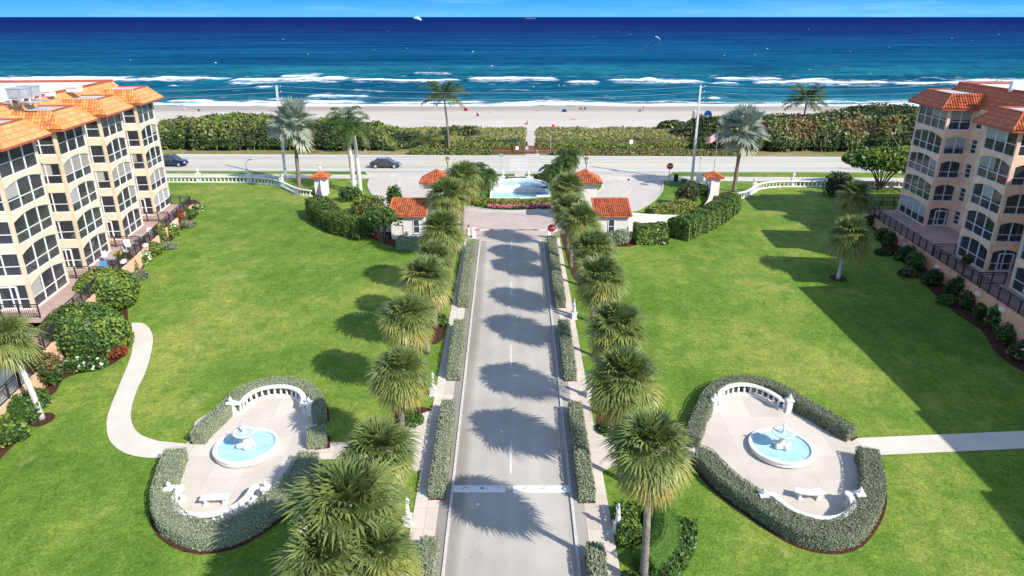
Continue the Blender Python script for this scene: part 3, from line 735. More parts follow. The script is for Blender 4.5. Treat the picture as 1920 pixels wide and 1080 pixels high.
    at_=nt.nodes.new('ShaderNodeAttribute'); at_.attribute_name='foam'
    fn=mth(nt,'ADD',mth(nt,'MULTIPLY',noise(nt,.7,6,.8,coords(nt,(.45,1,1),world=True)),.75),mth(nt,'MULTIPLY',noise(nt,2.4,3,.7,v),.25))
    ff=mth(nt,'ADD',at_.outputs['Fac'],mth(nt,'MULTIPLY',mth(nt,'SUBTRACT',fn,.49),1.7))
    fm=ramp(nt,ff,[(.30,(0,0,0)),(.48,(.35,.35,.35)),(.72,(1,1,1))])
    c2=mix(nt,fm,c,(.80,.83,.83)); nt.links.new(c2,b.inputs['Base Color'])
    b.inputs['Specular IOR Level'].default_value=0.0; nt.links.new(ramp(nt,fm,[(0,(.35,.35,.35)),(1,(.9,.9,.9))]),b.inputs['Roughness'])
    bump(nt,b,noise(nt,.5,6,.7,coords(nt,(.5,1,1),world=True)),.9,.9)
    o=link('sea',me,m); o['kind']='structure'
    M['seafoam']=simple('sea_foam',(.6,.64,.68),.9,.05,2)
    # whitecaps scattered over the open sea
    rng=random.Random(5); wc=MB()
    for k in range(40):
        py=33+ (rng.random()**1.25)*105; px=rng.uniform(-30,1950); p=atz(px,py,SEA+.1)
        if px<700 and rng.random()<.55: continue
        w_=rng.uniform(.3,.9)*(1+p[1]/1500); d_=w_*rng.uniform(.2,.4)*(1+p[1]/2500); n=9
        ring=[(p[0]+w_*math.cos(2*math.pi*j/n)*rng.uniform(.5,1.1),p[1]+d_*math.sin(2*math.pi*j/n)*rng.uniform(.5,1.1)) for j in range(n)]
        i=len(wc.v); wc.v+=[(x,y,SEA+.02) for x,y in ring]+[(p[0],p[1],SEA+.35+.12*w_)]
        for j in range(n): wc.f.append([i+j,i+(j+1)%n,i+n]); wc.m.append(0); wc.uv.append(None)
    o=wc.build('whitecaps',M['seafoam']); tag(o,'scattered small white crests on the open blue sea','whitecaps',None,'stuff')
sea()
# ------------------------------------------------------------------ roads, walks, paving
def line_y(p0,p1,x):  # Y of the line through two ground points at x
    return p0[1]+(p1[1]-p0[1])*(x-p0[0])/(p1[0]-p0[0])
def band(name,a0,a1,b0,b1,dz,mat,x0=-420,x1=420):
    A0,A1,B0,B1=G(*a0),G(*a1),G(*b0),G(*b1)
    return gpoly(name,[(x0,line_y(A0,A1,x0)),(x1,line_y(A0,A1,x1)),(x1,line_y(B0,B1,x1)),(x0,line_y(B0,B1,x0))],dz,mat)
m,nt,b=newmat('highway_asphalt')
v=coords(nt,(.012,.9,1),world=True); f=noise(nt,1.0,4,.6,v)
c=ramp(nt,f,[(.36,(.43,.395,.335)),(.5,(.54,.505,.435)),(.66,(.585,.55,.475))])
c=mix(nt,mth(nt,'MULTIPLY',noise(nt,1.3,5,.75,coords(nt,world=True)),.3),c,mix(nt,1.0,c,(.66,.66,.68),'MULTIPLY'))
nt.links.new(c,b.inputs['Base Color']); b.inputs['Roughness'].default_value=.85; M['highway']=m
band('highway',(350,321),(1500,323.3),(350,289),(1500,293.6),.012,M['highway'])
band('road_edge_line',(350,290.6),(1500,295.2),(350,290),(1500,294.6),.018,M['roadwhite'])
for ya,yb in ((305.2,304.7),(310.2,309.7)):
    band('road_centre_line',(350,ya),(1500,ya+2.3),(350,yb),(1500,yb+2.3),.018,M['yellow'])
band('road_edge_line',(350,317.4),(1500,319.6),(350,316.8),(1500,319),.018,M['roadwhite'])
band('pavement',(350,333),(1500,341),(350,325.8),(1500,332.6),.03,M['concrete'])
band('verge',(350,288.6),(1500,293.2),(350,277.5),(1500,281.5),.010,M['dryverge'])
gpoly('verge',GG([(560,321.6),(684,322),(684,325),(560,325.5)]),.008,M['verge'])
def ribbon(name,px,w,dz,mat,closed=False,world=False):
    P=smoothpath(px if world else [G(*q) for q in px],.5,closed); A=[];B=[]
    for k,p in enumerate(P):
        d=(P[(k+1)%len(P)] if closed else P[min(k+1,len(P)-1)])-(P[k-1] if (closed or k) else P[0]); d.z=0; d.normalize(); n=Vector((-d.y,d.x,0))*w/2
        A.append(p+n);B.append(p-n)
    m=MB()
    for k in range(len(P)-(0 if closed else 1)):
        j=(k+1)%len(P); m.face([(q.x,q.y,gz(q.y)+dz) for q in (A[k],B[k],B[j],A[j])])
    o=m.build(name,mat); o['kind']='structure'; 
    for p in o.data.polygons:
        pass
    return fixup(o)
def fixup(o):
    bm=bmesh.new(); bm.from_mesh(o.data); bmesh.ops.remove_doubles(bm,verts=bm.verts,dist=.001)
    for f in bm.faces:
        f.normal_update()
        if f.normal.z<0: f.normal_flip()
    bm.to_mesh(o.data); bm.free(); return o
# turn-lane diamonds on the highway
for cx,cw in ((815,36),(640,44),(1160,46),(1240,40)):
    ribbon('road_marking',[(cx-cw,306.5),(cx-cw*.5,303.6),(cx+cw*.55,304.4),(cx+cw*.8,306.6),(cx+cw*.55,309),(cx-cw*.4,309.4)],.22,.02,M['yellow'],closed=True)
# entrance court and fountain island
COURT=[(684,322.3),(694,334),(690,348),(696,362),(708,376),(725,388),(750,400),(800,418),(858,430),(873,440),(880,449.5),(1018,449.5),(1030,440),(1060,430),(1120,414),(1170,400),(1200,392),(1225,377),(1240,360),(1243,347),(1241,337),(1262,323.2)]
def smg(px,st=.6): return [(p.x,p.y) for p in smoothpath([G(*q) for q in px],st)]
gpoly('entrance_court',smg(COURT),.018,M['paverpale'])
gpoly('entrance_court_pavers',smg([(862,431),(840,412),(865,396),(905,398),(960,401),(1015,398),(1058,396),(1070,412),(1040,434),(1020,449),(880,449),(870,440)]),.026,M['paver'])
ISL=[(790,348),(820,366),(860,381),(905,392),(960,395.5),(1015,392),(1060,381),(1100,368),(1122,358),(1129,349),(1118,338),(1090,329),(1015,326.5),(960,326.2),(900,326.2),(850,327),(810,334)]
gpoly('island_lawn',[(p.x,p.y) for p in smoothpath([G(*q) for q in ISL],.6,True)],.05,M['verge'])
k=MB(); k.sweep([(p.x,p.y,gz(p.y)) for p in smoothpath([G(*q) for q in ISL],.6,True)],[(-.09,0),(.09,0),(.09,.1),(-.09,.1)],closed=True); o=k.build('kerb',M['kerb']); o['kind']='structure'
gpoly('island_pavement',GG([(820,337),(1110,338.5),(1105,332.5),(825,331)]),.058,M['concrete'])
gpoly('crosswalk_path',GG([(965,341),(984.5,341),(984.5,323),(965,323)]),.064,M['concrete'])
for i in range(9):
    y=299+i*2.6; gpoly('crosswalk_stripe',GG([(956,y+1.4),(990,y+1.4),(990,y),(956,y)]),.022,M['faintwhite'])
ribbon('paver_band',[(752,336),(746,350),(754,370),(776,388),(800,402)],.35,.03,M['concrete'])
ribbon('paver_band',[(1178,336),(1185,350),(1172,366),(1145,382),(1105,398)],.35,.03,M['concrete'])
k=MB()
for side in (COURT[1:9],COURT[13:21]):
    k.sweep([(p.x,p.y,gz(p.y)) for p in smoothpath([G(*q) for q in side],.6)],[(-.09,0),(.09,0),(.09,.1),(-.09,.1)])
o=k.build('court_kerb',M['kerb']); o['kind']='structure'
# driveway with walks and kerbs
XL,XR=-3.27,3.21
def stain_asphalt(mm):
    nt=mm.node_tree; b=nt.nodes['Principled BSDF']; src=b.inputs['Base Color'].links[0].from_socket
    sp=nt.nodes.new('ShaderNodeSeparateXYZ'); nt.links.new(nt.nodes.new('ShaderNodeNewGeometry').outputs['Position'],sp.inputs[0])
    x=mth(nt,'ADD',sp.outputs[0],mth(nt,'MULTIPLY',mth(nt,'SUBTRACT',noise(nt,.35,4,.6,coords(nt,(1,.4,1),world=True)),.5),.7))
    e=ramp(nt,mth(nt,'DIVIDE',mth(nt,'ADD',x,3.4),6.8),[(0,(.62,.60,.58)),(.09,(.72,.71,.69)),(.15,(1,1,1)),(.25,(.95,.95,.95)),(.31,(1,1,1)),(.42,(.93,.93,.93)),(.5,(1.02,1.02,1.02)),(.60,(.94,.94,.94)),(.70,(1.02,1.02,1.01)),(.88,(.98,.98,.98)),(1,(.80,.79,.78))])
    c=mix(nt,1.0,src,e,'MULTIPLY')
    d=ramp(nt,noise(nt,2.4,2,.4,coords(nt,world=True)),[(.74,(1,1,1)),(.80,(.55,.54,.53))]); c=mix(nt,1.0,c,d,'MULTIPLY')
    nt.links.new(c,b.inputs['Base Color'])
stain_asphalt(M['asphalt'])
gpoly('driveway',[(XL-.3,-15),(XR+.3,-15),(XR+.3,68.6),(XL-.3,68.6)],.008,M['asphalt'])
for nm,x in (('kerb_line',XL),('kerb_line',XR)):
    k=MB(); k.sweep([(x,y,gz(y)) for y in densey(-15,68.4,20)],[(-.07,0),(.07,0),(.07,.10),(-.07,.10)]); o=k.build(nm,M['kerbwhite']); o['kind']='structure'
for nm,xa,xb in (('gutter',XL-.62,XL-.07),('gutter',XR+.07,XR+.62)): gpoly(nm,[(xa,-15),(xb,-15),(xb,68.4),(xa,68.4)],.04,M['asphalt'])
gpoly('walkway',[(-5.35,-15),(XL-.62,-15),(XL-.62,69.3),(-4.9,69.3),(-5.15,40)],.055,M['concrete'])
gpoly('walkway',[(XR+.62,-15),(5.3,-15),(5.1,40),(4.95,69.3),(XR+.62,69.3)],.055,M['concrete'])
for ya,yb in ((451,467.5),(528,553),(647,686),(826,888)):
    a=G(955,yb)[1];c_=G(955,ya)[1]; gpoly('centre_dash',[(-.13,a),(-.01,a),(-.03,c_),(-.12,c_)],.014,M['faintwhite'])
a=G(955,451)[1];c_=G(955,446)[1]; gpoly('stop_line',[(XL+.1,a),(XR-.1,a),(XR-.1,c_),(XL+.1,c_)],.014,M['roadwhite'])
# dark tyre and oil stains near the left kerb are part of the asphalt
m,nt,b=newmat('worn_white_paint'); v=coords(nt,world=True)
c=mix(nt,ramp(nt,noise(nt,3,6,.8,v),[(.55,(0,0,0)),(.75,(1,1,1))]),(.78,.77,.77),(.42,.41,.41)); nt.links.new(c,b.inputs['Base Color']); b.inputs['Roughness'].default_value=.8; M['wornwhite']=m
for lab,xa,xb in (('white speed bump strip across the left lane of the driveway',849.6,947.5),('white speed bump strip across the right lane of the driveway',961,1068.7)):
    a=G(xa,924);b_=G(xb,924);c_=G(xa,910)[1]; k=MB()
    y0,y1=a[1],c_
    P=[(a[0],(y0+y1)/2,gz((y0+y1)/2)+.012),(b_[0],(y0+y1)/2,gz((y0+y1)/2)+.012)]; h=(y1-y0)/2
    k.sweep(P,[(-h,-.01),(-h+.03,.045),(-h*.4,.07),(h*.4,.07),(h-.03,.045),(h,-.01)]); o=fixn(k.build('speed_bump',M['wornwhite'],org=P[0])); tag(o,lab,'speed bump')
    k=MB(); rg=random.Random(int(xa))
    for q in range(9):   # black scuffs
        x=a[0]+(b_[0]-a[0])*(rg.choice([.2,.24,.5,.55,.9])+rg.uniform(-.03,.03)); y=y0+(y1-y0)*rg.uniform(.15,.45); z=gz((y0+y1)/2)+.074
        k.box((x,y+.1,z+.012),(rg.uniform(.05,.16),rg.uniform(.02,.05),.006))
    k.build('tyre_scuff',M['black'],parent=o,org=P[0])
# paths on the lawns
gpoly('garden_path',smg([(247,606),(266,606),(281,617),(287,640),(276,690),(256,735),(246,770),(248,795),(263,815),(300,828),(352,833),(365,850),(300,858.5),(268,858),(234,850),(208,830),(200,800),(205,770),(225,720),(245,670),(249,640),(246,622)]),.03,M['path'])
gpoly('garden_path',GG([(1560,824),(1930,808),(2060,802),(2060,835),(1930,841),(1560,858)]),.03,M['path'])
gpoly('garden_path',smg([(560,828),(700,828),(760,800),(808,770),(800,880),(700,862),(560,863)],.8),.025,M['concrete'])
gpoly('garden_path',smg([(1112,800),(1122,812),(1165,826),(1330,832),(1330,862),(1180,868),(1135,882),(1118,898)],.8),.025,M['concrete'])
# ------------------------------------------------------------------ mulch beds
def bed(px): return gpoly('mulch_bed',smg(px+[px[0]],.6)[:-1],.012,M['mulch'])
bed([(578,372),(590,395),(612,420),(650,437),(700,449),(735,462),(790,472),(850,468),(850,440),(735,425),(660,405),(600,360)])
bed([(1388,375),(1372,392),(1340,412),(1300,428),(1262,440),(1210,457),(1150,462),(1140,440),(1200,420),(1280,400),(1360,360)])
bed([(385,388),(372,402),(345,428),(318,455),(290,478),(262,510),(235,545),(215,560),(150,560),(345,380)])
bed([(238,560),(242,640),(232,668),(200,688),(150,700),(118,712),(105,735),(75,755),(48,775),(50,810),(25,835),(-60,900),(-60,720),(110,600)])
bed([(1600,362),(1640,400),(1636,425),(1650,455),(1690,490),(1715,512),(1745,545),(1795,590),(1840,620),(1870,665),(1925,700),(2000,730),(2000,640),(1760,480),(1660,400)])
bed([(1600,348),(1640,352),(1690,352),(1710,340),(1650,340)])
for q in ((1571,522),(78,787)):
    c=G(*q); gpoly('mulch_ring',[(c[0]+.75*math.cos(a*.3142),c[1]+.75*math.sin(a*.3142)) for a in range(20)],.013,M['mulch'])
# ------------------------------------------------------------------ garden plazas
BAL_PROF=[(.075,0),(.075,.05),(.05,.07),(.075,.2),(.07,.26),(.035,.38),(.04,.42),(.06,.44),(.06,.5)]
def baluster_mesh(h,k=1.0):
    m=MB(); m.lathe([(r*k,z/.5*h) for r,z in BAL_PROF],8); me=m.mesh('baluster'); me.polygons.foreach_set('use_smooth',[True]*len(me.polygons)); me.materials.append(M['stone']); return me
BALM=baluster_mesh(.56,1.15)
def urn(mb,c,s=1.0,mi=0):
    mb.lathe([(.16*s,0),(.16*s,.05*s),(.07*s,.09*s),(.06*s,.14*s),(.19*s,.27*s),(.22*s,.38*s),(.15*s,.46*s),(.1*s,.5*s),(.12*s,.54*s),(.05*s,.64*s),(.02*s,.72*s)],12,c,mi)
def balustrade(label,path,posts,h=.82,w=.30,spacing=.42,group=None,org=None,urns=True,pw=.42,ph=1.05,zb=None,smooth=True,finial=1.0):
    """path: world xy points; posts: world xy points with urns"""
    paths=[path] if not isinstance(path[0],list) else path
    g=(lambda y: gz(y)) if zb is None else (lambda y: zb)
    q0=paths[0][len(paths[0])//2]; base=org or (q0[0],q0[1],g(q0[1]))
    root=thing('balustrade',label,'balustrade',base,0,group)
    k=MB(); k2=MB()
    for pt in paths:
        P=smoothpath([Vector((p[0],p[1],0)) for p in pt],.35) if len(pt)>2 else [Vector((p[0],p[1],0)) for p in pt]
        pp=[(p.x,p.y,g(p.y)) for p in P]
        k.sweep(pp,[(-w/2,h-.13),(w/2,h-.13),(w/2,h-.02),(w/2-.03,h),(-w/2+.03,h),(-w/2,h-.02)])
        k2.sweep(pp,[(-w/2+.03,0),(w/2-.03,0),(w/2-.03,.14),(-w/2+.03,.14)])
        L=0; nxt=spacing*.5
        for a,b_ in zip(P,P[1:]):
            l=(b_-a).length
            while nxt<L+l:
                q=a.lerp(b_,(nxt-L)/l); o=bpy.data.objects.new('baluster',BALM); COL.objects.link(o); o.parent=root
                o.location=(q.x-base[0],q.y-base[1],g(q.y)+.13-base[2]); nxt+=spacing
                o.scale=(1,1,(h-.26)/.56)
            L+=l
    fixn(k.build('rail',M['stone'],root,org=base)); fixn(k2.build('base_rail',M['stone'],root,org=base))
    for p in posts:
        z=g(p[1]); k=MB(); k.box((p[0],p[1],z+ph*.45),(pw,pw,ph*.9)); k.box((p[0],p[1],z+ph*.93),(pw+.12,pw+.12,ph*.1)); k.box((p[0],p[1],z+.06),(pw+.08,pw+.08,.12))
        po=k.build('post',M['stone'],root,org=base)
        if urns:
            k=MB(); urn(k,(p[0],p[1],z+ph*.98),finial); u=k.build('urn',M['stone'],po,org=base,smooth=True)
    return root
def GT(px,py,h): 
    p=G(px,py,h); return (p[0],p[1])
def Z4(pts,ox): return [(x*.352+ox,y*.352+680) for x,y in pts]
gpoly('plaza_paving',smg(Z4([(300,400),(300,320),(470,215),(560,140),(680,100),(800,105),(890,140),(945,220),(950,330),(935,410),(935,500),(860,580),(720,740),(560,850),(380,880),(220,850),(140,740),(150,600),(200,500),(230,450)],260),.6),.035,M['plaza'])
gpoly('plaza_paving',smg(Z4([(110,420),(130,320),(200,180),(300,100),(430,90),(560,130),(650,200),(760,260),(900,350),(960,400),(1040,470),(1060,560),(1060,700),(1000,830),(900,890),(700,860),(500,740),(300,590),(150,480)],1260),.6),.035,M['plaza'])
HL1=Z4([(308,372),(335,338),(400,276),(475,205),(555,135),(680,92),(805,90),(900,126),(950,185),(958,262)],260)
HL2=Z4([(945,335),(945,395)],260)
HL3=Z4([(195,455),(160,540),(128,660),(140,770),(220,845),(345,882),(485,860),(610,800),(730,705),(815,610),(872,528),(905,470)],260)
HR1=Z4([(112,385),(125,335),(168,228),(228,125),(325,80),(450,84),(565,118),(660,178),(750,225),(865,292),(965,348)],1260)
HR2=Z4([(130,465),(180,480),(250,555),(330,625),(420,685),(520,755),(640,830),(760,872),(880,880),(965,845),(1040,750),(1075,650),(1068,540),(1045,450)],1260)
HH=.88
def hp(px,h=HH): return [GT(x,y,h) for x,y in px]
def mulch_under(path,w,c):
    Q=[]
    for p in path:
        d=Vector((p[0]-c[0],p[1]-c[1],0)); d.normalize(); Q.append(Vector((p[0],p[1],0))+d*.30)
    return ribbon('mulch_edge',Q,w,.042,M['mulch'],world=True)
for lab,px,mats,w_ in (('sage green hedge curving behind the left fountain plaza balustrade',HL1,('sagecore','sage'),.85),
    ('short sage hedge block by the left plaza cross path',HL2,('sagecore','sage'),1.1),
    ('broad sage hedge wrapping the near side of the left fountain plaza',HL3,('sagecore','sage'),1.22),
    ('grey green hedge curving behind the right fountain plaza balustrade',HR1,('olivecore','olive'),.9),
    ('broad grey green hedge wrapping the near side of the right fountain plaza',HR2,('olivecore','olive'),1.22)):
    P=hp(px); mulch_under(P,w_-.2,G(463 if px in (HL1,HL2,HL3) else 1464,843)); hedge(lab,P,w_,HH,.055,330,mats,'clipped hedges round the fountain plazas')
# balustrades (rail top pixel tracks)
def tr(px,ox,h=.8): return [GT(x,y,h) for x,y in Z4(px,ox)]
def arc_bal(label,px,ox,posts,group='curved white balustrades of the fountain plazas'):
    return balustrade(label,[tr(q,ox) for q in px],tr(posts,ox,1.05),h=.82,w=.32,spacing=.40,group=group,pw=.34,ph=.96,finial=.55)
arc_bal('curved white balustrade at the back of the left fountain plaza',[[(488,212),(545,212)],[(548,208),(572,178),(630,142),(710,124),(790,124),(850,145),(878,180),(872,212)],[(875,212),(912,212)]],260,[(488,200),(905,202)])
arc_bal('low curved white balustrade behind the straight bench of the left plaza',[[(150,660),(235,660)],[(232,662),(200,692),(190,730),(206,774),(255,802),(335,808),(425,795),(510,762),(575,712),(605,668),(622,655)],[(615,655),(690,655)]],260,[(158,655),(675,652)])
arc_bal('curved white balustrade at the back of the right fountain plaza',[[(215,190),(258,190)],[(258,190),(256,158),(290,126),(360,112),(430,118),(510,147),(570,182),(588,200)],[(585,198),(640,196)]],1260,[(228,182),(630,186)])
arc_bal('low curved white balustrade behind the curved bench of the right plaza',[[(478,698),(545,698)],[(540,696),(570,728),(640,780),(715,812),(800,826),(880,822),(942,794),(966,752),(955,712),(930,692)],[(925,692),(1012,694)]],1260,[(490,690),(1005,684)])
# skin-figure helper -------------------------------------------------
def figure(name,joints,edges,mat,root_i=0,sub=1,parent=None,loc=(0,0,0)):
    """one continuous body grown over a skeleton: joints {name:(x,y,z,r)}"""
    names=list(joints); me=bpy.data.meshes.new(name); me.from_pydata([joints[n][:3] for n in names],[(names.index(a),names.index(b)) for a,b in edges],[])
    o=bpy.data.objects.new(name,me); COL.objects.link(o); me.materials.append(mat)
    if parent is not None: o.parent=parent
    o.location=loc
    mo=o.modifiers.new('skin','SKIN'); mo.use_smooth_shade=True
    for n,s in zip(names,me.skin_vertices[0].data):
        r=joints[n][3]; s.radius=(r,r) if not isinstance(r,tuple) else r; s.use_root=(n==names[root_i])
    if sub: mo=o.modifiers.new('sub','SUBSURF'); mo.levels=sub; mo.render_levels=sub
    return o
BODY_E=[('pel','waist'),('waist','chest'),('chest','neck'),('neck','chin'),('chin','head'),('chest','shL'),('shL','elL'),('elL','haL'),('chest','shR'),('shR','elR'),('elR','haR'),('pel','hipL'),('hipL','knL'),('knL','anL'),('anL','toL'),('pel','hipR'),('hipR','knR'),('knR','anR'),('anR','toR')]
def body(pose='stand',lean=0):
    J=dict(pel=(0,0,.94,.13),waist=(0,0,1.1,.115),chest=(0,0,1.33,.14),neck=(0,0,1.49,.055),chin=(0,-.02,1.57,.075),head=(0,0,1.67,.092),
      shL=(-.18,0,1.40,.06),elL=(-.24,.03,1.13,.045),haL=(-.22,-.06,.87,.035),shR=(.18,0,1.40,.06),elR=(.24,.03,1.13,.045),haR=(.22,-.06,.87,.035),
      hipL=(-.09,0,.86,.095),knL=(-.1,-.02,.48,.065),anL=(-.1,.02,.08,.045),toL=(-.1,-.14,.035,.04),hipR=(.09,0,.86,.095),knR=(.1,-.02,.48,.065),anR=(.1,.02,.08,.045),toR=(.1,-.14,.035,.04))
    if pose=='walk':
        J.update(knL=(-.09,-.16,.5,.065),anL=(-.09,-.26,.1,.045),toL=(-.09,-.4,.05,.04),knR=(.09,.06,.48,.065),anR=(.09,.28,.12,.045),toR=(.09,.2,.03,.04),elL=(-.24,.12,1.14,.045),haL=(-.22,.1,.9,.035),elR=(.24,-.04,1.13,.045),haR=(.2,-.2,.93,.035))
    if pose=='sit':   # low beach chair
        d=-.62
        J={k:(x,y,z+d,r) for k,(x,y,z,r) in J.items()}
        for k,p in dict(hipL=(-.1,-.1,.28,.095),knL=(-.12,-.48,.46,.065),anL=(-.12,-.72,.12,.045),toL=(-.12,-.86,.08,.04),hipR=(.1,-.1,.28,.095),knR=(.12,-.48,.46,.065),anR=(.12,-.72,.12,.045),toR=(.12,-.86,.08,.04),haL=(-.2,-.3,.42,.035),haR=(.2,-.3,.42,.035)).items(): J[k]=p
    if pose=='lie':
        J={k:(x,-(z-.9),.14-y*.5,r) for k,(x,y,z,r) in J.items()}
    return J
# fountains -----------------------------------------------------------
m,nt,b=newmat('pool_water'); v=coords(nt,world=True)
c=ramp(nt,noise(nt,1.6,4,.6,v,1.0),[(.35,(.34,.60,.70)),(.65,(.50,.75,.82))]); nt.links.new(c,b.inputs['Base Color']); b.inputs['Roughness'].default_value=.08; b.inputs['Specular IOR Level'].default_value=.5
bump(nt,b,noise(nt,4,4,.7,v,.8),.7,.06); M['pool']=m
def fountain(label,px,py,seed,mirror=1):
    c=G(px,py); root=thing('fountain',label,'fountain',c,0,'round white fountains in the two plazas')
    k=MB(); k.lathe([(1.82,0.03),(1.82,.24),(1.86,.26),(1.86,.34),(1.65,.34),(1.63,.10)],40); k.build('basin',M['stone'],root)
    k=MB(); k.lathe([(1.64,.05),(1.64,.25)],40); wtr=k.build('water',M['pool'],root)
    k=MB(); k.lathe([(.42,.3),(.42,.42),(.30,.46),(.18,.55),(.14,.75),(.2,.9),(.16,.96),(.14,1.0)],16)
    for j in range(5):
        a=j*1.2566; k.lathe([(.13,0),(.17,.1),(.12,.22),(.03,.26)],8,(.42*math.cos(a),.42*math.sin(a),.3))
    k.build('pedestal',M['stone'],root,smooth=True)
    k=MB(); k.lathe([(.12,.96),(.35,1.02),(.60,1.16),(.66,1.25),(.60,1.25),(.32,1.12),(.05,1.1)],24); bo=k.build('bowl',M['stone'],root,smooth=True)
    k=MB(); k.lathe([(0.01,1.19),(.52,1.195)],20); k.build('bowl_water',M['pool'],bo)
    s=.45; z0=1.14
    J=body(); J={n:(x*s*mirror,y*s,z*s+z0,(r*s*1.15)) for n,(x,y,z,r) in J.items()}
    J['elR']=(.2*s*mirror,-.1*s,1.55*s+z0,.03); J['haR']=(.1*s*mirror,-.12*s,1.85*s+z0,.028)
    J['head']=(0,0,1.67*s+z0,.07); J['knL']=(-.1*s,-.12*s,.5*s+z0,.045)
    figure('child_figure',J,BODY_E,M['stone'],parent=root)
    k=MB(); k.lathe([(.15,1.1),(.17,1.2),(.1,1.26),(.06,1.3)],10); k.build('figure_plinth',M['stone'],root)
    return root
fountain('round white fountain with blue water in the left plaza near the curving path',463,843,1)
fountain('round white fountain with blue water in the right plaza beside the long straight path',1464,844,2,-1)
def bench(label,px,py,rz,curve):
    c=G(px,py); c=(c[0],c[1],c[2]+.035); root=thing('stone_bench',label,'bench',c,rz)
    k=MB(); pts=[(x*.72,(-curve*(1-(x)**2)),.40) for x in [-1+2*i/10 for i in range(11)]]
    k.sweep(pts,[(-.22,0),(.22,0),(.24,.03),(.24,.09),(-.24,.09),(-.24,.03)]); fixn(k.build('seat',M['stone'],root))
    for x in (-.48,.48):
        k=MB(); k.box((x,-curve*.6,.05),(.22,.36,.1)); k.box((x,-curve*.6,.22),(.14,.3,.26),taper=.9); k.box((x,-curve*.6,.375),(.2,.36,.05)); k.build('leg',M['stone'],root)
    return root
bench('straight white stone bench inside the near arc of the left plaza',405,946,R(4),0)
bench('white stone bench with a curved seat inside the near arc of the right plaza',1514,933,R(-3),.18)
# ------------------------------------------------------------------ driveway hedges
GH='clipped hedges lining the driveway'
def dh(label,xc,far,near,mats,h=.95,w=.86):
    yf=G(960,far,h)[1]; yn=G(960,near)[1] if near else 8
    gpoly('hedge_bed',[(xc-w/2-.03,yn-.1),(xc+w/2+.03,yn-.1),(xc+w/2+.03,yf),(xc-w/2-.03,yf)],.07,M['mulch'])
    hedge(label,[(xc,yn),(xc,yf)],w,h,.06,260,mats,GH,smooth=False,bump_=.03,extra=('sage' if mats[1]=='olive' else 'olive',.06,.09))
for lab,f_,n_ in (('left driveway hedge farthest away, running up to the gate barrier',448,577),('left driveway hedge second from the gate',598,714),('left driveway hedge beside the white speed bump',748,937),('left driveway hedge nearest the camera, cut off by the bottom edge',1005,None)):
    dh(lab,-4.05,f_,n_,('sagecore','sage'))
for lab,f_,n_ in (('right driveway hedge farthest away, behind the red stop sign',441,578),('right driveway hedge second from the gate',598,715),('right driveway hedge beside the white speed bump',751,943),('right driveway hedge nearest the camera, cut off by the bottom edge',1015,None)):
    dh(lab,4.0,f_,n_,('olivecore','sage'))
# ------------------------------------------------------------------ garden statues on plinths
def statue_proto():
    root=thing('garden_statue','x','statue',(0,0,0),0,'white figures on plinths along the driveway')
    k=MB(); k.box((0,0,.05),(.46,.46,.1)); k.box((0,0,.32),(.36,.36,.46)); k.box((0,0,.58),(.44,.44,.07)); k.lathe([(.19,.61),(.19,.67)],14); k.build('plinth',M['statue'],root)
    s=.66; z0=.66; J=body(); J={n:(x*s,y*s,z*s+z0,r*s*1.05) for n,(x,y,z,r) in J.items()}
    J.update(knL=(-.06*s,-.03*s,.48*s+z0,.085),anL=(-.06*s,.01*s,.10*s+z0,.10),knR=(.06*s,-.02*s,.48*s+z0,.085),anR=(.07*s,.03*s,.10*s+z0,.10),elR=(.22*s,-.12*s,1.2*s+z0,.032),haR=(.02*s,-.17*s,1.28*s+z0,.028),elL=(-.24*s,.0,1.15*s+z0,.032),haL=(-.14*s,-.14*s,.98*s+z0,.028),head=(.02*s,-.02*s,1.69*s+z0,.072))
    figure('figure',J,BODY_E,M['statue'],parent=root)
    k=MB(); k.lathe([(.17,z0),(.16,z0+.2),(.13,z0+.45),(.115,z0+.62),(.10,z0+.72),(.04,z0+.74)],10,sx=1.0,sy=.85)
    k.tube([(-.12,-.05,z0+.95),(0,-.11,z0+.8),(.11,-.07,z0+.64),(.12,.04,z0+.5)],[.03,.045,.05,.04],6); k.build('drapery',M['statue'],root,smooth=True)
    return root
STAT=statue_proto(); first=True
for lab,px,py,rz in (('white statue on a plinth left of the walkway, nearest the camera under a big palm',765,984,R(80)),('white statue on a plinth right of the walkway, nearest the camera beside the round topiary',1157,997,R(-75)),('white statue on a plinth right of the walkway, middle of three',1105,745,R(-85)),('white statue on a plinth right of the walkway, farthest and closest to the gate',1076,598,R(-80)),('white statue half hidden behind a palm on the left walkway edge',812,741,R(85))):
    c=G(px,py)
    if first: STAT.location=c; STAT.rotation_euler=(0,0,rz); STAT["label"]=lab; first=False
    else: copy_tree(STAT,None,c,rz,lab)
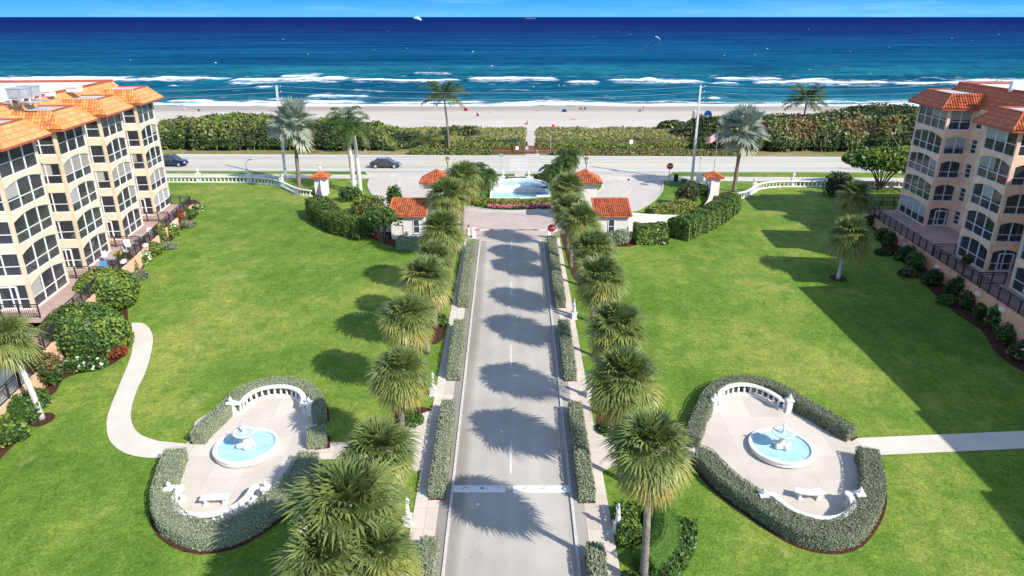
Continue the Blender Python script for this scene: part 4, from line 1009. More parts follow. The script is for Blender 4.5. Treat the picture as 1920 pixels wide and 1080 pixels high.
# ------------------------------------------------------------------ gate buildings
def barrel_facet(mb,a,b,c,d,pitch=.21,r=.085,mi=0):
    """half round tiles running up the slope a-b (eave) to d-c (top); triangle when c==d"""
    a,b,c,d=map(Vector,(a,b,c,d)); L=(b-a).length; u=(b-a)/L; nrm=(b-a).cross(d-a).normalized()
    if nrm.z<0: nrm=-nrm
    sl=((d-a)-u*((d-a).dot(u))); H=sl.length; v=sl/H
    da=(d-a).dot(u); ca=(c-a).dot(u); n=max(2,int(L/pitch))
    for k in range(n):
        x=(k+.5)*L/n
        if x<da: t=x/da
        elif x>ca: t=(L-x)/(L-ca)
        else: t=1
        t=min(1,t+.02)
        if t<.05: continue
        rows=max(1,int(round(t*H/.38)))
        p0=a+u*x+nrm*.02; p1=p0+v*(H*t)
        for q in range(rows):
            s0=p0.lerp(p1,q/rows); s1=p0.lerp(p1,(q+1)/rows+.02)
            i=len(mb.v); m_=5
            for P,rr,up in ((s0,r*1.08,.035),(s1,r*.86,0)):
                for j in range(m_):
                    an=math.pi*j/(m_-1); mb.v.append(tuple(P+u*math.cos(an)*rr+nrm*(math.sin(an)*rr+up)))
            for j in range(m_-1): mb.f.append([i+j,i+j+1,i+m_+j+1,i+m_+j]); mb.m.append(mi); mb.uv.append(None)
            mb.f.append([i+j for j in range(m_)]); mb.m.append(mi); mb.uv.append(None)
def hip_roof(parent,c,sx,sy,z0,rise,mat,over=.45,thick=.1,apex_len=0.0,name='roof'):
    X,Y=sx/2+over,sy/2+over; k=MB()
    e=[(c[0]-X,c[1]-Y,z0),(c[0]+X,c[1]-Y,z0),(c[0]+X,c[1]+Y,z0),(c[0]-X,c[1]+Y,z0)]; ap=(c[0],c[1],z0+rise)
    k.prism([(p[0],p[1]) for p in e],z0-thick,z0-.002)
    for i in range(4): k.face([e[i],e[(i+1)%4],ap]); barrel_facet(k,e[i],e[(i+1)%4],ap,ap)
    for i in range(4): k.tube([e[i],tuple(Vector(e[i]).lerp(Vector(ap),1.0))],.1,6)
    k.lathe([(.16,0),(.14,.08),(.05,.14)],8,(ap[0],ap[1],ap[2]-.02))
    return k.build(name,mat,parent,org=tuple(parent.location))
def window(parent,c,w,h,nx=1,ny=2,depth=.06,axis=0,out=-1):
    """small framed window on a wall facing -Y"""
    k=MB(); x,y,z=c; b=.07
    for sx in (-1,1): k.box((x+sx*(w/2),y,z),(b,depth*2,h+b))
    for sz in (-1,1): k.box((x,y,z+sz*h/2),(w+b,depth*2,b))
    for j in range(1,ny): k.box((x,y,z-h/2+h*j/ny),(w,depth*1.7,.05))
    for j in range(1,nx): k.box((x-w/2+w*j/nx,y,z),(.05,depth*1.7,h))
    k.box((x,y-.05,z-h/2-.06),(w+.2,.14,.05))
    f=k.build('window',M['frame'],parent,org=tuple(parent.location))
    g=MB(); g.face([(x-w/2,y-.02,z-h/2),(x+w/2,y-.02,z-h/2),(x+w/2,y-.02,z+h/2),(x-w/2,y-.02,z+h/2)]); g.build('pane',M['door'],f,org=tuple(parent.location))
def gatehouse(label,x0,x1,y0,y1,wins,left):
    z0=gz(y0)-.2; base=((x0+x1)/2,(y0+y1)/2,z0); root=thing('gatehouse',label,'gatehouse',base)
    ez=2.45; tz=3.3
    k=MB(); ins=.12
    # walls up to a sloping top
    P=[(x0,y0),(x1,y0),(x1,y1),(x0,y1)]; zt=[ez-.05,ez-.05,tz-.12,tz-.12]
    i=len(k.v); k.v+=[(p[0],p[1],z0) for p in P]+[(p[0],p[1],z) for p,z in zip(P,zt)]
    for a in range(4): k.f.append([i+a,i+(a+1)%4,i+4+(a+1)%4,i+4+a]); k.m.append(0); k.uv.append(None)
    k.box(((x0+x1)/2,y0+.02,ez-.14),(x1-x0+.1,.1,.14)); k.build('wall',M['stucco'],root,org=base)
    k=MB(); ov=.2
    a=(x0-ov,y0-.38,ez-.12);b=(x1+ov,y0-.38,ez-.12);c=(x1+ov,y1-.3,tz);d=(x0-ov,y1-.3,tz)
    k.face([a,b,c,d]); k.face([(p[0],p[1],p[2]-.1) for p in (d,c,b,a)]); 
    for p,q in ((a,b),(b,c),(c,d),(d,a)): k.face([(p[0],p[1],p[2]-.1),(q[0],q[1],q[2]-.1),q,p])
    e2=(x1+ov,y1+.25,tz-.45);f2=(x0-ov,y1+.25,tz-.45); k.face([d,c,e2,f2])
    barrel_facet(k,a,b,c,d); k.tube([(x0-ov,y1-.3,tz+.04),(x1+ov,y1-.3,tz+.04)],.11,6)
    for p,q in ((a,d),(b,c)): k.tube([Vector(p)+Vector((0,0,.05)),Vector(q)+Vector((0,0,.05))],.1,6)
    k.build('roof',M['barrel'],root,org=base)
    for wx,wz,ww,wh,ny in wins: window(root,(wx,y0-.01,wz),ww,wh,1,ny)
    if left:
        k=MB(); k.tube([(x0+1.28,y0-.05,.1),(x0+1.28,y0-.05,2.3)],.035,6); k.box((x0+1.35,y0-.09,.35),(.14,.12,.22)); k.build('conduit',M['steel'],root,org=base)
        k=MB(); k.box((x0+1.7,y0-.1,.5),(.24,.16,.34)); k.lathe([(.1,0),(.1,.1),(.02,.13)],10,(x0+1.7,y0-.2,.5)); k.build('electric_meter',M['steel'],root,org=base)
        k=MB(); k.box((x0+.55,y0-.4,.05),(.8,.5,.6)); k.build('condenser_unit',M['whitecloth'],root,org=base)
    return root
gatehouse('white gatehouse with orange tile roof and two windows, left of the driveway gate',-12.6,-9.1,69.6,73.0,[(-11.55,1.75,.34,.62,2),(-9.95,1.15,.62,1.45,2)],True)
gatehouse('white gatehouse with orange tile roof and one window, right of the driveway gate',8.75,12.15,69.6,73.0,[(10.35,1.15,.62,1.45,2)],False)
def tower(label,cx,cy,s,h,rise,over):
    base=(cx,cy,0); root=thing('gate_tower',label,'tower',base)
    k=MB(); k.prism([(cx-s/2,cy-s/2),(cx+s/2,cy-s/2),(cx+s/2,cy+s/2),(cx-s/2,cy+s/2)],-.1,h); k.box((cx,cy,h-.22),(s+.14,s+.14,.16)); k.box((cx,cy,.1),(s+.16,s+.16,.2)); k.build('wall',M['stucco'],root,org=base)
    hip_roof(root,(cx,cy),s,s,h,rise,M['barrel'],over)
    return root
tower('tall white gate tower with pyramid tile roof, left of the driveway',-8.35,76.3,2.5,4.55,1.15,.5)
tower('tall white gate tower with pyramid tile roof, right of the driveway',8.1,76.3,2.5,4.55,1.15,.5)
def pillar(label,cx,cy,flare):
    base=(cx,cy,0); root=thing('entrance_pillar',label,'pillar',base)
    k=MB(); s=1.45
    k.prism([(cx-s/2,cy-s/2),(cx+s/2,cy-s/2),(cx+s/2,cy+s/2),(cx-s/2,cy+s/2)],-.1,2.35); k.box((cx,cy,2.18),(s+.12,s+.12,.14)); k.build('wall',M['stucco'],root,org=base)
    # swept buttress joining the garden wall
    k=MB(); d=Vector((flare[0],flare[1],0)).normalized(); n=Vector((-d.y,d.x,0))*.16; b0=Vector((cx,cy,0))+d*s*.5
    for t0,t1 in [(i/8,(i+1)/8) for i in range(8)]:
        P=[]
        for t in (t0,t1):
            q=b0+d*(1.7*t); h=.75+1.55*(1-t)**2.0; P.append((q,h))
        (q0,h0),(q1,h1)=P
        for sg in (1,-1):
            k.face([q0+n*sg,q1+n*sg,(q1+n*sg)+Vector((0,0,h1)),(q0+n*sg)+Vector((0,0,h0))][::sg])
        k.face([(q0-n)+Vector((0,0,h0)),(q1-n)+Vector((0,0,h1)),(q1+n)+Vector((0,0,h1)),(q0+n)+Vector((0,0,h0))])
    k.build('buttress',M['stucco'],root,org=base)
    hip_roof(root,(cx,cy),s,s,2.35,.62,M['barrel'],.38)
    return root
pillar('small white entrance pillar with tile cap beside the left hedge',-24.6,88.3,(.3,-1))
pillar('small white entrance pillar with tile cap beside the right hedge, under the flag',25.9,88.3,(-.3,-1))
def gwall(label,path,hs):
    P=[Vector((p[0],p[1],0)) for p in path]; S=smoothpath(P,.6); n=len(S); k=MB()
    L=[0]
    for a,b in zip(S,S[1:]): L.append(L[-1]+(b-a).length)
    base=(S[n//2].x,S[n//2].y,0)
    A=[];
    for i,p in enumerate(S):
        d=(S[min(i+1,n-1)]-S[max(i-1,0)]).normalized(); nn=Vector((-d.y,d.x,0))*.14; h=float(np.interp(L[i]/L[-1],[q[0] for q in hs],[q[1] for q in hs])); A.append((p,nn,h))
    for (p,nn,h),(q,mm,g) in zip(A,A[1:]):
        for sg in (1,-1): k.face([p+nn*sg+Vector((0,0,-.3)),q+mm*sg+Vector((0,0,-.3)),q+mm*sg+Vector((0,0,g)),p+nn*sg+Vector((0,0,h))][::sg])
        k.face([p-nn*1.0+Vector((0,0,h)),q-mm+Vector((0,0,g)),q+mm+Vector((0,0,g)),p+nn+Vector((0,0,h))])
    for (p,nn,h) in (A[0],A[-1]): k.face([p-nn+Vector((0,0,-.3)),p+nn+Vector((0,0,-.3)),p+nn+Vector((0,0,h)),p-nn+Vector((0,0,h))])
    o=k.build('garden_wall',M['stucco'],org=base); return tag(o,label,'wall')
gwall('white curved garden wall sweeping from the left gatehouse to its pillar',[(-12.6,71.6),(-15.2,72.0),(-18.5,75.2),(-21.8,80.5),(-24.0,86.0)],[(0,2.15),(.12,1.75),(.26,1.0),(.36,.7),(.88,.7),(1,1.2)])
gwall('white curved garden wall sweeping from the right gatehouse to its pillar',[(12.2,71.6),(15.0,72.6),(18.8,74.6),(22.6,79.5),(25.3,86.0)],[(0,2.1),(.15,1.6),(.32,1.1),(.42,.75),(.88,.7),(1,1.2)])
# highway balustrades -------------------------------------------------
bl=[G(-60,341),G(200,341.5),G(330,342),(G(450,342.5)),G(505,346),G(530,352),G(545,359),G(560,365),G(585,369)]
balustrade('long white balustrade along the left lawn edge, curving to the left pillar',[(p[0],p[1]) for p in bl],[G(373,341)[:2],G(467,342)[:2],G(530,350)[:2]],h=.85,w=.3,spacing=.55,group='white balustrades by the highway pavement',pw=.5,ph=1.25,finial=1.1)
br_=[G(1382,374),G(1400,369),G(1412,362),G(1425,355),G(1450,351.5),G(1485,350.5),G(1600,351),G(1760,352),G(2000,353)]
balustrade('long white balustrade along the right lawn edge, curving to the right pillar',[(p[0],p[1]) for p in br_],[G(1413,360)[:2],G(1485,349.5)[:2],G(1586,350)[:2]],h=.85,w=.3,spacing=.55,group='white balustrades by the highway pavement',pw=.5,ph=1.25,finial=1.1)
# central cascade -----------------------------------------------------
def cascade():
    c=G(975,366); base=(c[0],c[1],.05); root=thing('cascade_fountain','stepped white cascade fountain with turquoise pools on the planted island','fountain',base)
    f0=G(975,379)[1]; m0=G(975,364.5)[1]
    def xs(px,y): return atz(px,540,0)[0]*0+ (px-960)/F*(y*CT+(CH)*ST)
    # front pool
    y0,y1=f0,m0-1.2; xa,xb=xs(918,y0),xs(1034,y0); k=MB(); h=.55
    k.box(((xa+xb)/2,y0+.12,h/2),(xb-xa,.24,h)); k.box(((xa+xb)/2,y1+.7,.45),(xb-xa,.3,.9))
    for x in (xa+.12,xb-.12): k.box((x,(y0+y1+.9)/2+.1,h/2+.001),(.24,y1+.5-y0,h-.004))
    k.box((xb-.9,y0+.45,.36),(1.9,.9,.72)); k.build('lower_basin',M['stone'],root,org=base)
    k=MB(); k.face([(xa+.2,y0+.2,.4),(xb-.2,y0+.2,.4),(xb-.2,y1+.6,.4),(xa+.2,y1+.6,.4)]); k.build('lower_water',M['turq'],root,org=base)
    # spill slope
    k=MB(); ya,yb=y1+.45,y1+2.3; k.face([(xa+.3,ya,.42),(xb-1.9,ya,.42),(xb-1.9,yb,.80),(xa+.3,yb,.80)]); k.build('spillway',M['stone'],root,org=base)
    # blue tiled side pool at the right
    k=MB(); k.face([(xb-1.85,ya-1.1,.47),(xb-.2,ya-1.1,.47),(xb-.2,yb,.47),(xb-1.85,yb,.47)]); k.build('side_pool_water',M['bluepool'],root,org=base)
    # raised rear pool, rounded back
    yb2=G(965,347)[1]; R_=(xb-xa)/2-.1; cx=(xa+xb)/2; pts=[(cx+R_*math.cos(a),yb+ (yb2-yb)*math.sin(a)) for a in [math.pi*i/16 for i in range(17)]]
    k=MB(); k.sweep([(p[0],p[1],0) for p in pts],[(-.16,0),(.16,0),(.16,.95),(-.16,.95)]); k.box((cx-.4,yb+.02,.45),(2*R_-1.2,.3,.90)); fixn(k.build('upper_basin',M['stone'],root,org=base))
    k=MB(); k.face([(p[0],p[1],.80) for p in pts]); k.build('upper_water',M['palewater'],root,org=base)
    k=MB()
    for x in (xa+1.2,cx-.5,cx+1.8,xb-1.5): k.lathe([(.12,.3),(.3,.7),(.34,.95),(.2,1.05),(.05,1.1)],8,(x,yb+.15,0),sx=1.6)
    k.build('spout_rock',M['statue'],root,org=base)
    return root
for nm,a,b_ in (('turq',(.18,.46,.44),(.40,.66,.62)),('palewater',(.28,.50,.53),(.52,.68,.69)),('bluepool',(.03,.22,.42),(.10,.40,.60))):
    m,nt,b=newmat(nm+'_water'); v=coords(nt,(1,.6,1),world=True)
    nt.links.new(ramp(nt,noise(nt,2.2,5,.7,v,.8),[(.35,a),(.65,b_)]),b.inputs['Base Color']); b.inputs['Roughness'].default_value=.15; bump(nt,b,noise(nt,4,4,.6,v),.4,.05); M[nm]=m
cascade()
for lab,px in (('white planter urn at the left rear of the cascade fountain',943),('white planter urn at the right rear of the cascade fountain',991)):
    c=G(px,342); k=MB(); k.box((0,0,.35),(.7,.7,.7),taper=.7); k.box((0,0,.74),(.6,.6,.1)); urn(k,(0,0,.78),1.25); o=k.build('planter_urn',M['stone'],org=None); o.location=(c[0],c[1],.05); tag(o,lab,'urn',None)
hedge('low clipped hedge between the two white urns behind the cascade',[G(948,342.5),G(986,342.5)],.8,.75,.12,60,('greencore','green'),smooth=False)
hedge('dark rounded hedge left of the cascade urns',[G(900,341),G(925,342.5)],1.6,1.1,.14,60,('darkcore','dark'),smooth=False)
hedge('dark rounded hedge right of the cascade urns',[G(1003,342.5),G(1032,341)],1.6,1.1,.14,60,('darkcore','dark'),smooth=False)
hedge('long yellow green hedge in front of the cascade fountain',smg([(872,382),(905,385.5),(960,386.5),(1010,385.5),(1060,380)],.8),1.5,.75,.16,55,('greencore','yellowleaf'),group=None,bump_=.08)
def flowerbed():
    P=smoothpath([G(*q) for q in [(915,389.5),(940,391),(965,391.3),(1000,390.6),(1030,388.5)]],.3); rng=np.random.default_rng(8); n=1500
    k=rng.integers(0,len(P),n); pts=np.array([[P[i].x,P[i].y,P[i].z] for i in k])+np.stack([rng.normal(size=n)*.25,(rng.random(n)-.5)*1.5,.18+.28*rng.random(n)],1)
    c=MB(); c.sweep([tuple(p) for p in P],[(-.7,0),(.7,0),(.55,.25),(-.55,.25)])
    up=np.tile(np.array([0,-.3,1.]),(n,1)); w=vnoise(pts[:,0]*1.6,pts[:,1]*.5,4)+.25*rng.random(n)
    o=leafmesh('flower_bed',c,[(leaves(pts[w<.5],unit(up[w<.5]),.16,rng,.6),1),(leaves(pts[w>=.5]+[0,0,.05],unit(up[w>=.5]),.13,rng,.75,1.1),2)],[M['greencore'],M['green'],M['pink']],org=tuple(P[len(P)//2]))
    tag(o,'strip of pink and red bedding flowers in front of the cascade hedge','flowers',None,'stuff')
flowerbed()
# signs, barrier, lamps ---------------------------------------------------
def text_mesh(parent,body_,size,mat,loc,rot,ext=.004):
    dg=bpy.context.evaluated_depsgraph_get()
    cu=bpy.data.curves.new('lettering','FONT'); cu.body=body_; cu.size=size; cu.align_x='CENTER'; cu.align_y='CENTER'; cu.extrude=ext
    t_=bpy.data.objects.new('lettering_curve',cu); COL.objects.link(t_); bpy.context.view_layer.update(); me=bpy.data.meshes.new_from_object(t_.evaluated_get(bpy.context.evaluated_depsgraph_get())); bpy.data.objects.remove(t_); me.materials.clear(); o=bpy.data.objects.new('lettering',me); COL.objects.link(o); me.materials.append(mat); o.parent=parent; o.location=loc; o.rotation_euler=rot; return o
def stop_sign(label,c,h,s=.40,rz=0):
    root=thing('stop_sign',label,'stop sign',c,rz)
    k=MB(); k.box((0,0,(h-s)/2),(.06,.06,h-s)); k.build('post',M['iron'],root)
    k=MB(); oc=lambda r:[(r*math.cos(R(22.5+45*i)),r*math.sin(R(22.5+45*i))) for i in range(8)]
    for r,y,mi in ((s,0,1),(s*.9,-.006,0)):
        k.face([(x,-.035+y,h+z) for x,z in oc(r)],mi)
    k.face([(x,.0,h+z) for x,z in oc(s)][::-1],1)
    o8=oc(s)
    for i in range(8):
        a,b_=o8[i],o8[(i+1)%8]; k.face([(a[0],-.035,h+a[1]),(b_[0],-.035,h+b_[1]),(b_[0],0,h+b_[1]),(a[0],0,h+a[1])],1)
    pl=k.build('sign_plate',[M['red'],M['roadwhite']],root)
    text_mesh(pl,'STOP',s*.56,M['roadwhite'],(0,-.048,h),(R(90),0,0))
    return root
c=G(1026,456); stop_sign('red stop sign standing in the right driveway hedge beside the barrier arm',(4.0,c[1]-.5,gz(c[1])),1.75,.44)
stop_sign('red stop sign on a dark post at the right exit to the highway',G(1254,338),2.0,.5)
def barrier():
    c=G(884,449); base=(-3.95,c[1]+.6,gz(c[1])); root=thing('barrier_gate','red and white barrier arm lowered across the driveway gate','barrier',base)
    k=MB(); k.box((0,0,.5),(.36,.36,1.0)); k.box((0,0,1.03),(.42,.42,.06)); k.build('housing',M['white'],root)
    k=MB(); L=8.0; n=16
    for i in range(n): k.box((.1+L*(i+.5)/n,-.2,.92),(L/n,.05,.08),mi=(0 if i%3 else 1))
    k.build('arm',[M['white'],M['red']],root)
    k=MB(); k.box((8.05,-.2,.45),(.1,.1,.9)); k.build('arm_rest',M['white'],root)
    return root
barrier()
c=G(1055,449); base=c; root=thing('barrier_gate','short white barrier arm over the right walkway at the gate','barrier',(3.9,69.3,0)); k=MB(); k.box((0,0,.45),(.3,.3,.9)); k.build('housing',M['white'],root); k=MB(); k.box((.85,0,.85),(1.7,.05,.1)); k.build('arm',M['white'],root)
def lantern(label,px,ybase,Y):
    p=at(px,ybase,Y); base=(p[0],Y,0); tz=at(px,293,Y)[2]; root=thing('lamp_post',label,'lamp post',base)
    k=MB(); k.lathe([(.12,0),(.12,.2),(.07,.3),(.05,tz-1.1)],10); k.build('post',M['brass'],root)
    k=MB(); k.lathe([(.08,tz-1.1),(.16,tz-1.0),(.30,tz-.35),(.34,tz-.3),(.22,tz-.12),(.05,tz)],6); k.build('lantern',M['brass'],root)
    k=MB(); k.lathe([(.15,tz-.97),(.29,tz-.42)],6); 
    k=MB()
    for j in range(6):
        a=math.pi/3*(j+.5); ca,sa=math.cos(a),math.sin(a); tx,ty=-sa,ca
        r0,r1=.165,.272; k.face([(r0*ca-tx*.06,r0*sa-ty*.06,tz-.93),(r0*ca+tx*.06,r0*sa+ty*.06,tz-.93),(r1*ca+tx*.12,r1*sa+ty*.12,tz-.42),(r1*ca-tx*.12,r1*sa-ty*.12,tz-.42)])
    k.build('lamp_glass',M['lampglass'],root)
lantern('brown lantern on a post behind the left gate tower',840,325,96.5)
lantern('brown lantern on a post behind the right gate tower roof peak',1099,325,96.5)
def signpost(label,px,pyb,pyt,plate,matp,name='road_sign',Yoff=0,mat='steel'):
    c=G(px,pyb); h=top_h(px,pyt,c); root=thing(name,label,'sign',c); k=MB(); k.tube([(0,0,0),(0,0,h)],.04,6); k.build('post',M[mat],root)
    k=MB(); k.box((0,-.05,h-plate[1]/2),(plate[0],.03,plate[1])); k.build('sign_plate',M[matp],root); return root
def top_h(px,py,c): return at(px,py,c[1])[2]-c[2]
signpost('grey road sign on a thin post left of the crosswalk',940,331,288,(.5,.55),'steel')
signpost('white back of a road sign on a post before the beach hedge',1182,290,262,(.6,.7),'white')
signpost('slim pole with a small sign right of the beach gate',1032,290,254,(.12,.4),'steel')
signpost('slim sign on a post at the right highway kerb',1311,326,292,(.25,.5),'steel')
signpost('dark information board on two posts by the left court kerb',719,385,372,(.5,.35),'black',name='information_board',mat='steel')
signpost('small dark keypad post standing in the left driveway hedge',880,517,499,(.12,.35),'black',name='keypad_post',mat='iron')
for lab,px,py,sz,mt in (('dark green litter bin by the right stop sign',1267,340,(.5,.5,.9),'black'),('green utility box on the lawn near the right stop sign',1282,345,(.7,.6,.6),'green_box'),('white utility cabinet beside the right entrance pillar',1311,344,(.9,.6,1.3),'white'),('white pipe valve on the left lawn beside the royal palms',667,344,(1.2,.6,.35),'white')):
    if mt=='green_box': M[mt]=M.get(mt) or simple('green_box_paint',(.07,.14,.09),.6)
    c=G(px,py); k=MB(); k.box((0,0,sz[2]/2),sz,taper=.96); k.box((0,0,sz[2]+.03),(sz[0]+.06,sz[1]+.06,.06)); k.box((0,-sz[1]/2,sz[2]*.55),(sz[0]*.7,.03,sz[2]*.6)); o=k.build('utility_box' if 'bin' not in lab else 'litter_bin',M[mt]); o.location=c; tag(o,lab,'utility box' if 'bin' not in lab else 'bin')
# pedestrian at the gate
c=G(876,452); base=(-4.45,c[1]-.4,gz(c[1])+.055)
P=figure('person',body('walk'),BODY_E,M['skin'],loc=base); P.rotation_euler=(0,0,R(15)); tag(P,'person in a pale pink dress walking on the left walkway at the gate','person')
k=MB(); k.lathe([(.19,.62),(.17,.8),(.155,.95),(.14,1.1),(.165,1.3),(.15,1.43),(.07,1.47)],12,sx=1.05,sy=.85); k.build('dress',M['pinkcloth'],P,smooth=True)
k=MB(); k.lathe([(.06,1.56),(.112,1.63),(.115,1.70),(.08,1.775),(.02,1.79)],10,(0,.03,0)); k.build('hair',M['hair'],P,smooth=True)
# ------------------------------------------------------------------ apartment buildings
V2=lambda p: Vector((p[0],p[1],0))
def panel(mb,O,U,Nn,L,z0,z1,ops,th=.22,mi=0,mi2=None):
    """wall panel from O along U, outward Nn; ops [(u0,u1,zs,zt,rise)] within z0..z1"""
    mi2=mi if mi2 is None else mi2
    def P(u,z,d=0): q=O+U*u-Nn*d; return (q.x,q.y,z)
    x=0
    for u0,u1,zs,zt,rise in ops:
        if u0>x+1e-4: mb.face([P(x,z0),P(u0,z0),P(u0,z1),P(x,z1)],mi)
        if zs>z0+1e-4: mb.face([P(u0,z0),P(u1,z0),P(u1,zs),P(u0,zs)],mi2)
        K=8 if rise>0 else 1
        zz=[zt+rise*(1-(2*k/K-1)**2) if rise>0 else zt for k in range(K+1)]
        for k in range(K):
            a,b=u0+(u1-u0)*k/K,u0+(u1-u0)*(k+1)/K
            mb.face([P(a,zz[k]),P(b,zz[k+1]),P(b,z1),P(a,z1)],mi2)
            mb.face([P(a,zz[k]),P(a,zz[k],th),P(b,zz[k+1],th),P(b,zz[k+1])],mi2)
        mb.face([P(u0,zs),P(u0,zs,th),P(u0,zt,th),P(u0,zt)],mi); mb.face([P(u1,zs),P(u1,zt),P(u1,zt,th),P(u1,zs,th)],mi); mb.face([P(u0,zs),P(u1,zs),P(u1,zs,th),P(u0,zs,th)],mi2)
        x=u1
    if x<L-1e-4: mb.face([P(x,z0),P(L,z0),P(L,z1),P(x,z1)],mi)
def glazing(parent,O,U,Nn,op,nx,rails,fm,pm,blind=None,pickets=False,door=None,d=.10,org=None):
    u0,u1,zs,zt,rise=op
    def P(u,z,dd=d): q=O+U*u-Nn*dd; return Vector((q.x,q.y,z))
    top=lambda u: zt+(rise*(1-(2*(u-u0)/(u1-u0)-1)**2) if rise>0 else 0)
    k=MB(); w=.075
    for j in range(nx+1):
        u=u0+(u1-u0)*j/nx; uu=min(max(u,u0+.04),u1-.04); ww=w*(1.35 if 0<j<nx else .9); k.bar(P(uu,zs),P(uu,top(uu)-.01),ww,.07)
    for r in rails: z=zs+(zt-zs)*r; k.bar(P(u0,z),P(u1,z),.06,.055)
    k.bar(P(u0,zs+.03),P(u1,zs+.03),.06,.06)
    K=8 if rise>0 else 1
    for j in range(K):
        a,b=u0+(u1-u0)*j/K,u0+(u1-u0)*(j+1)/K; k.bar(P(a,top(a)-.03),P(b,top(b)-.03),.06,.06)
    if door:
        a,b=u0+(u1-u0)*door[0],u0+(u1-u0)*door[1]; zd=zs+(zt-zs)*.93
        for q,r in (((a,zs),(a,zd)),((b,zs),(b,zd)),((a,zd),(b,zd)),((a,zs+.12),(b,zs+.12))): k.bar(P(q[0],q[1],d-.02),P(r[0],r[1],d-.02),.11,.1)
    if pickets:
        z1=zs+(zt-zs)*.5; n=int((u1-u0)/.14)
        for j in range(n): u=u0+(u1-u0)*(j+.5)/n; k.bar(P(u,zs,d+.12),P(u,z1,d+.12),.025,.025,1)
    f=k.build('window',[M[fm],M['iron']],parent,org=org)
    g=MB()
    for j in range(K):
        a,b=u0+(u1-u0)*j/K,u0+(u1-u0)*(j+1)/K; g.face([P(a,zs,d+.03),P(b,zs,d+.03),P(b,top(b),d+.03),P(a,top(a),d+.03)])
    g.build('pane',M[pm],f,org=org)
    if blind:
        mname,za,ua,ub=blind; g=MB(); a,b=u0+(u1-u0)*ua,u0+(u1-u0)*ub; z=zs+(zt-zs)*za; K2=6
        for j in range(K2):
            p,q=a+(b-a)*j/K2,a+(b-a)*(j+1)/K2; g.face([P(p,z,d+.012),P(q,z,d+.012),P(q,top(q),d+.012),P(p,top(p),d+.012)])
        g.build('blind',M[mname],f,org=org)
m,nt,b=newmat('screen_glass'); b.inputs['Base Color'].default_value=(.05,.055,.062,1); b.inputs['Roughness'].default_value=.06; b.inputs['Specular IOR Level'].default_value=.35
tr=nt.nodes.new('ShaderNodeBsdfTransparent'); tr.inputs[0].default_value=(.80,.82,.84,1); ms=nt.nodes.new('ShaderNodeMixShader')
nt.links.new(ramp(nt,noise(nt,.35,2,.5,coords(nt,world=True)),[(.35,(.55,.55,.55)),(.65,(.80,.80,.80))]),ms.inputs[0]); nt.links.new(tr.outputs[0],ms.inputs[1]); nt.links.new(b.outputs[0],ms.inputs[2]); nt.links.new(ms.outputs[0],nt.nodes['Material Output'].inputs['Surface']); M['pane']=m
Z0=.9; FH=2.43; NF=5
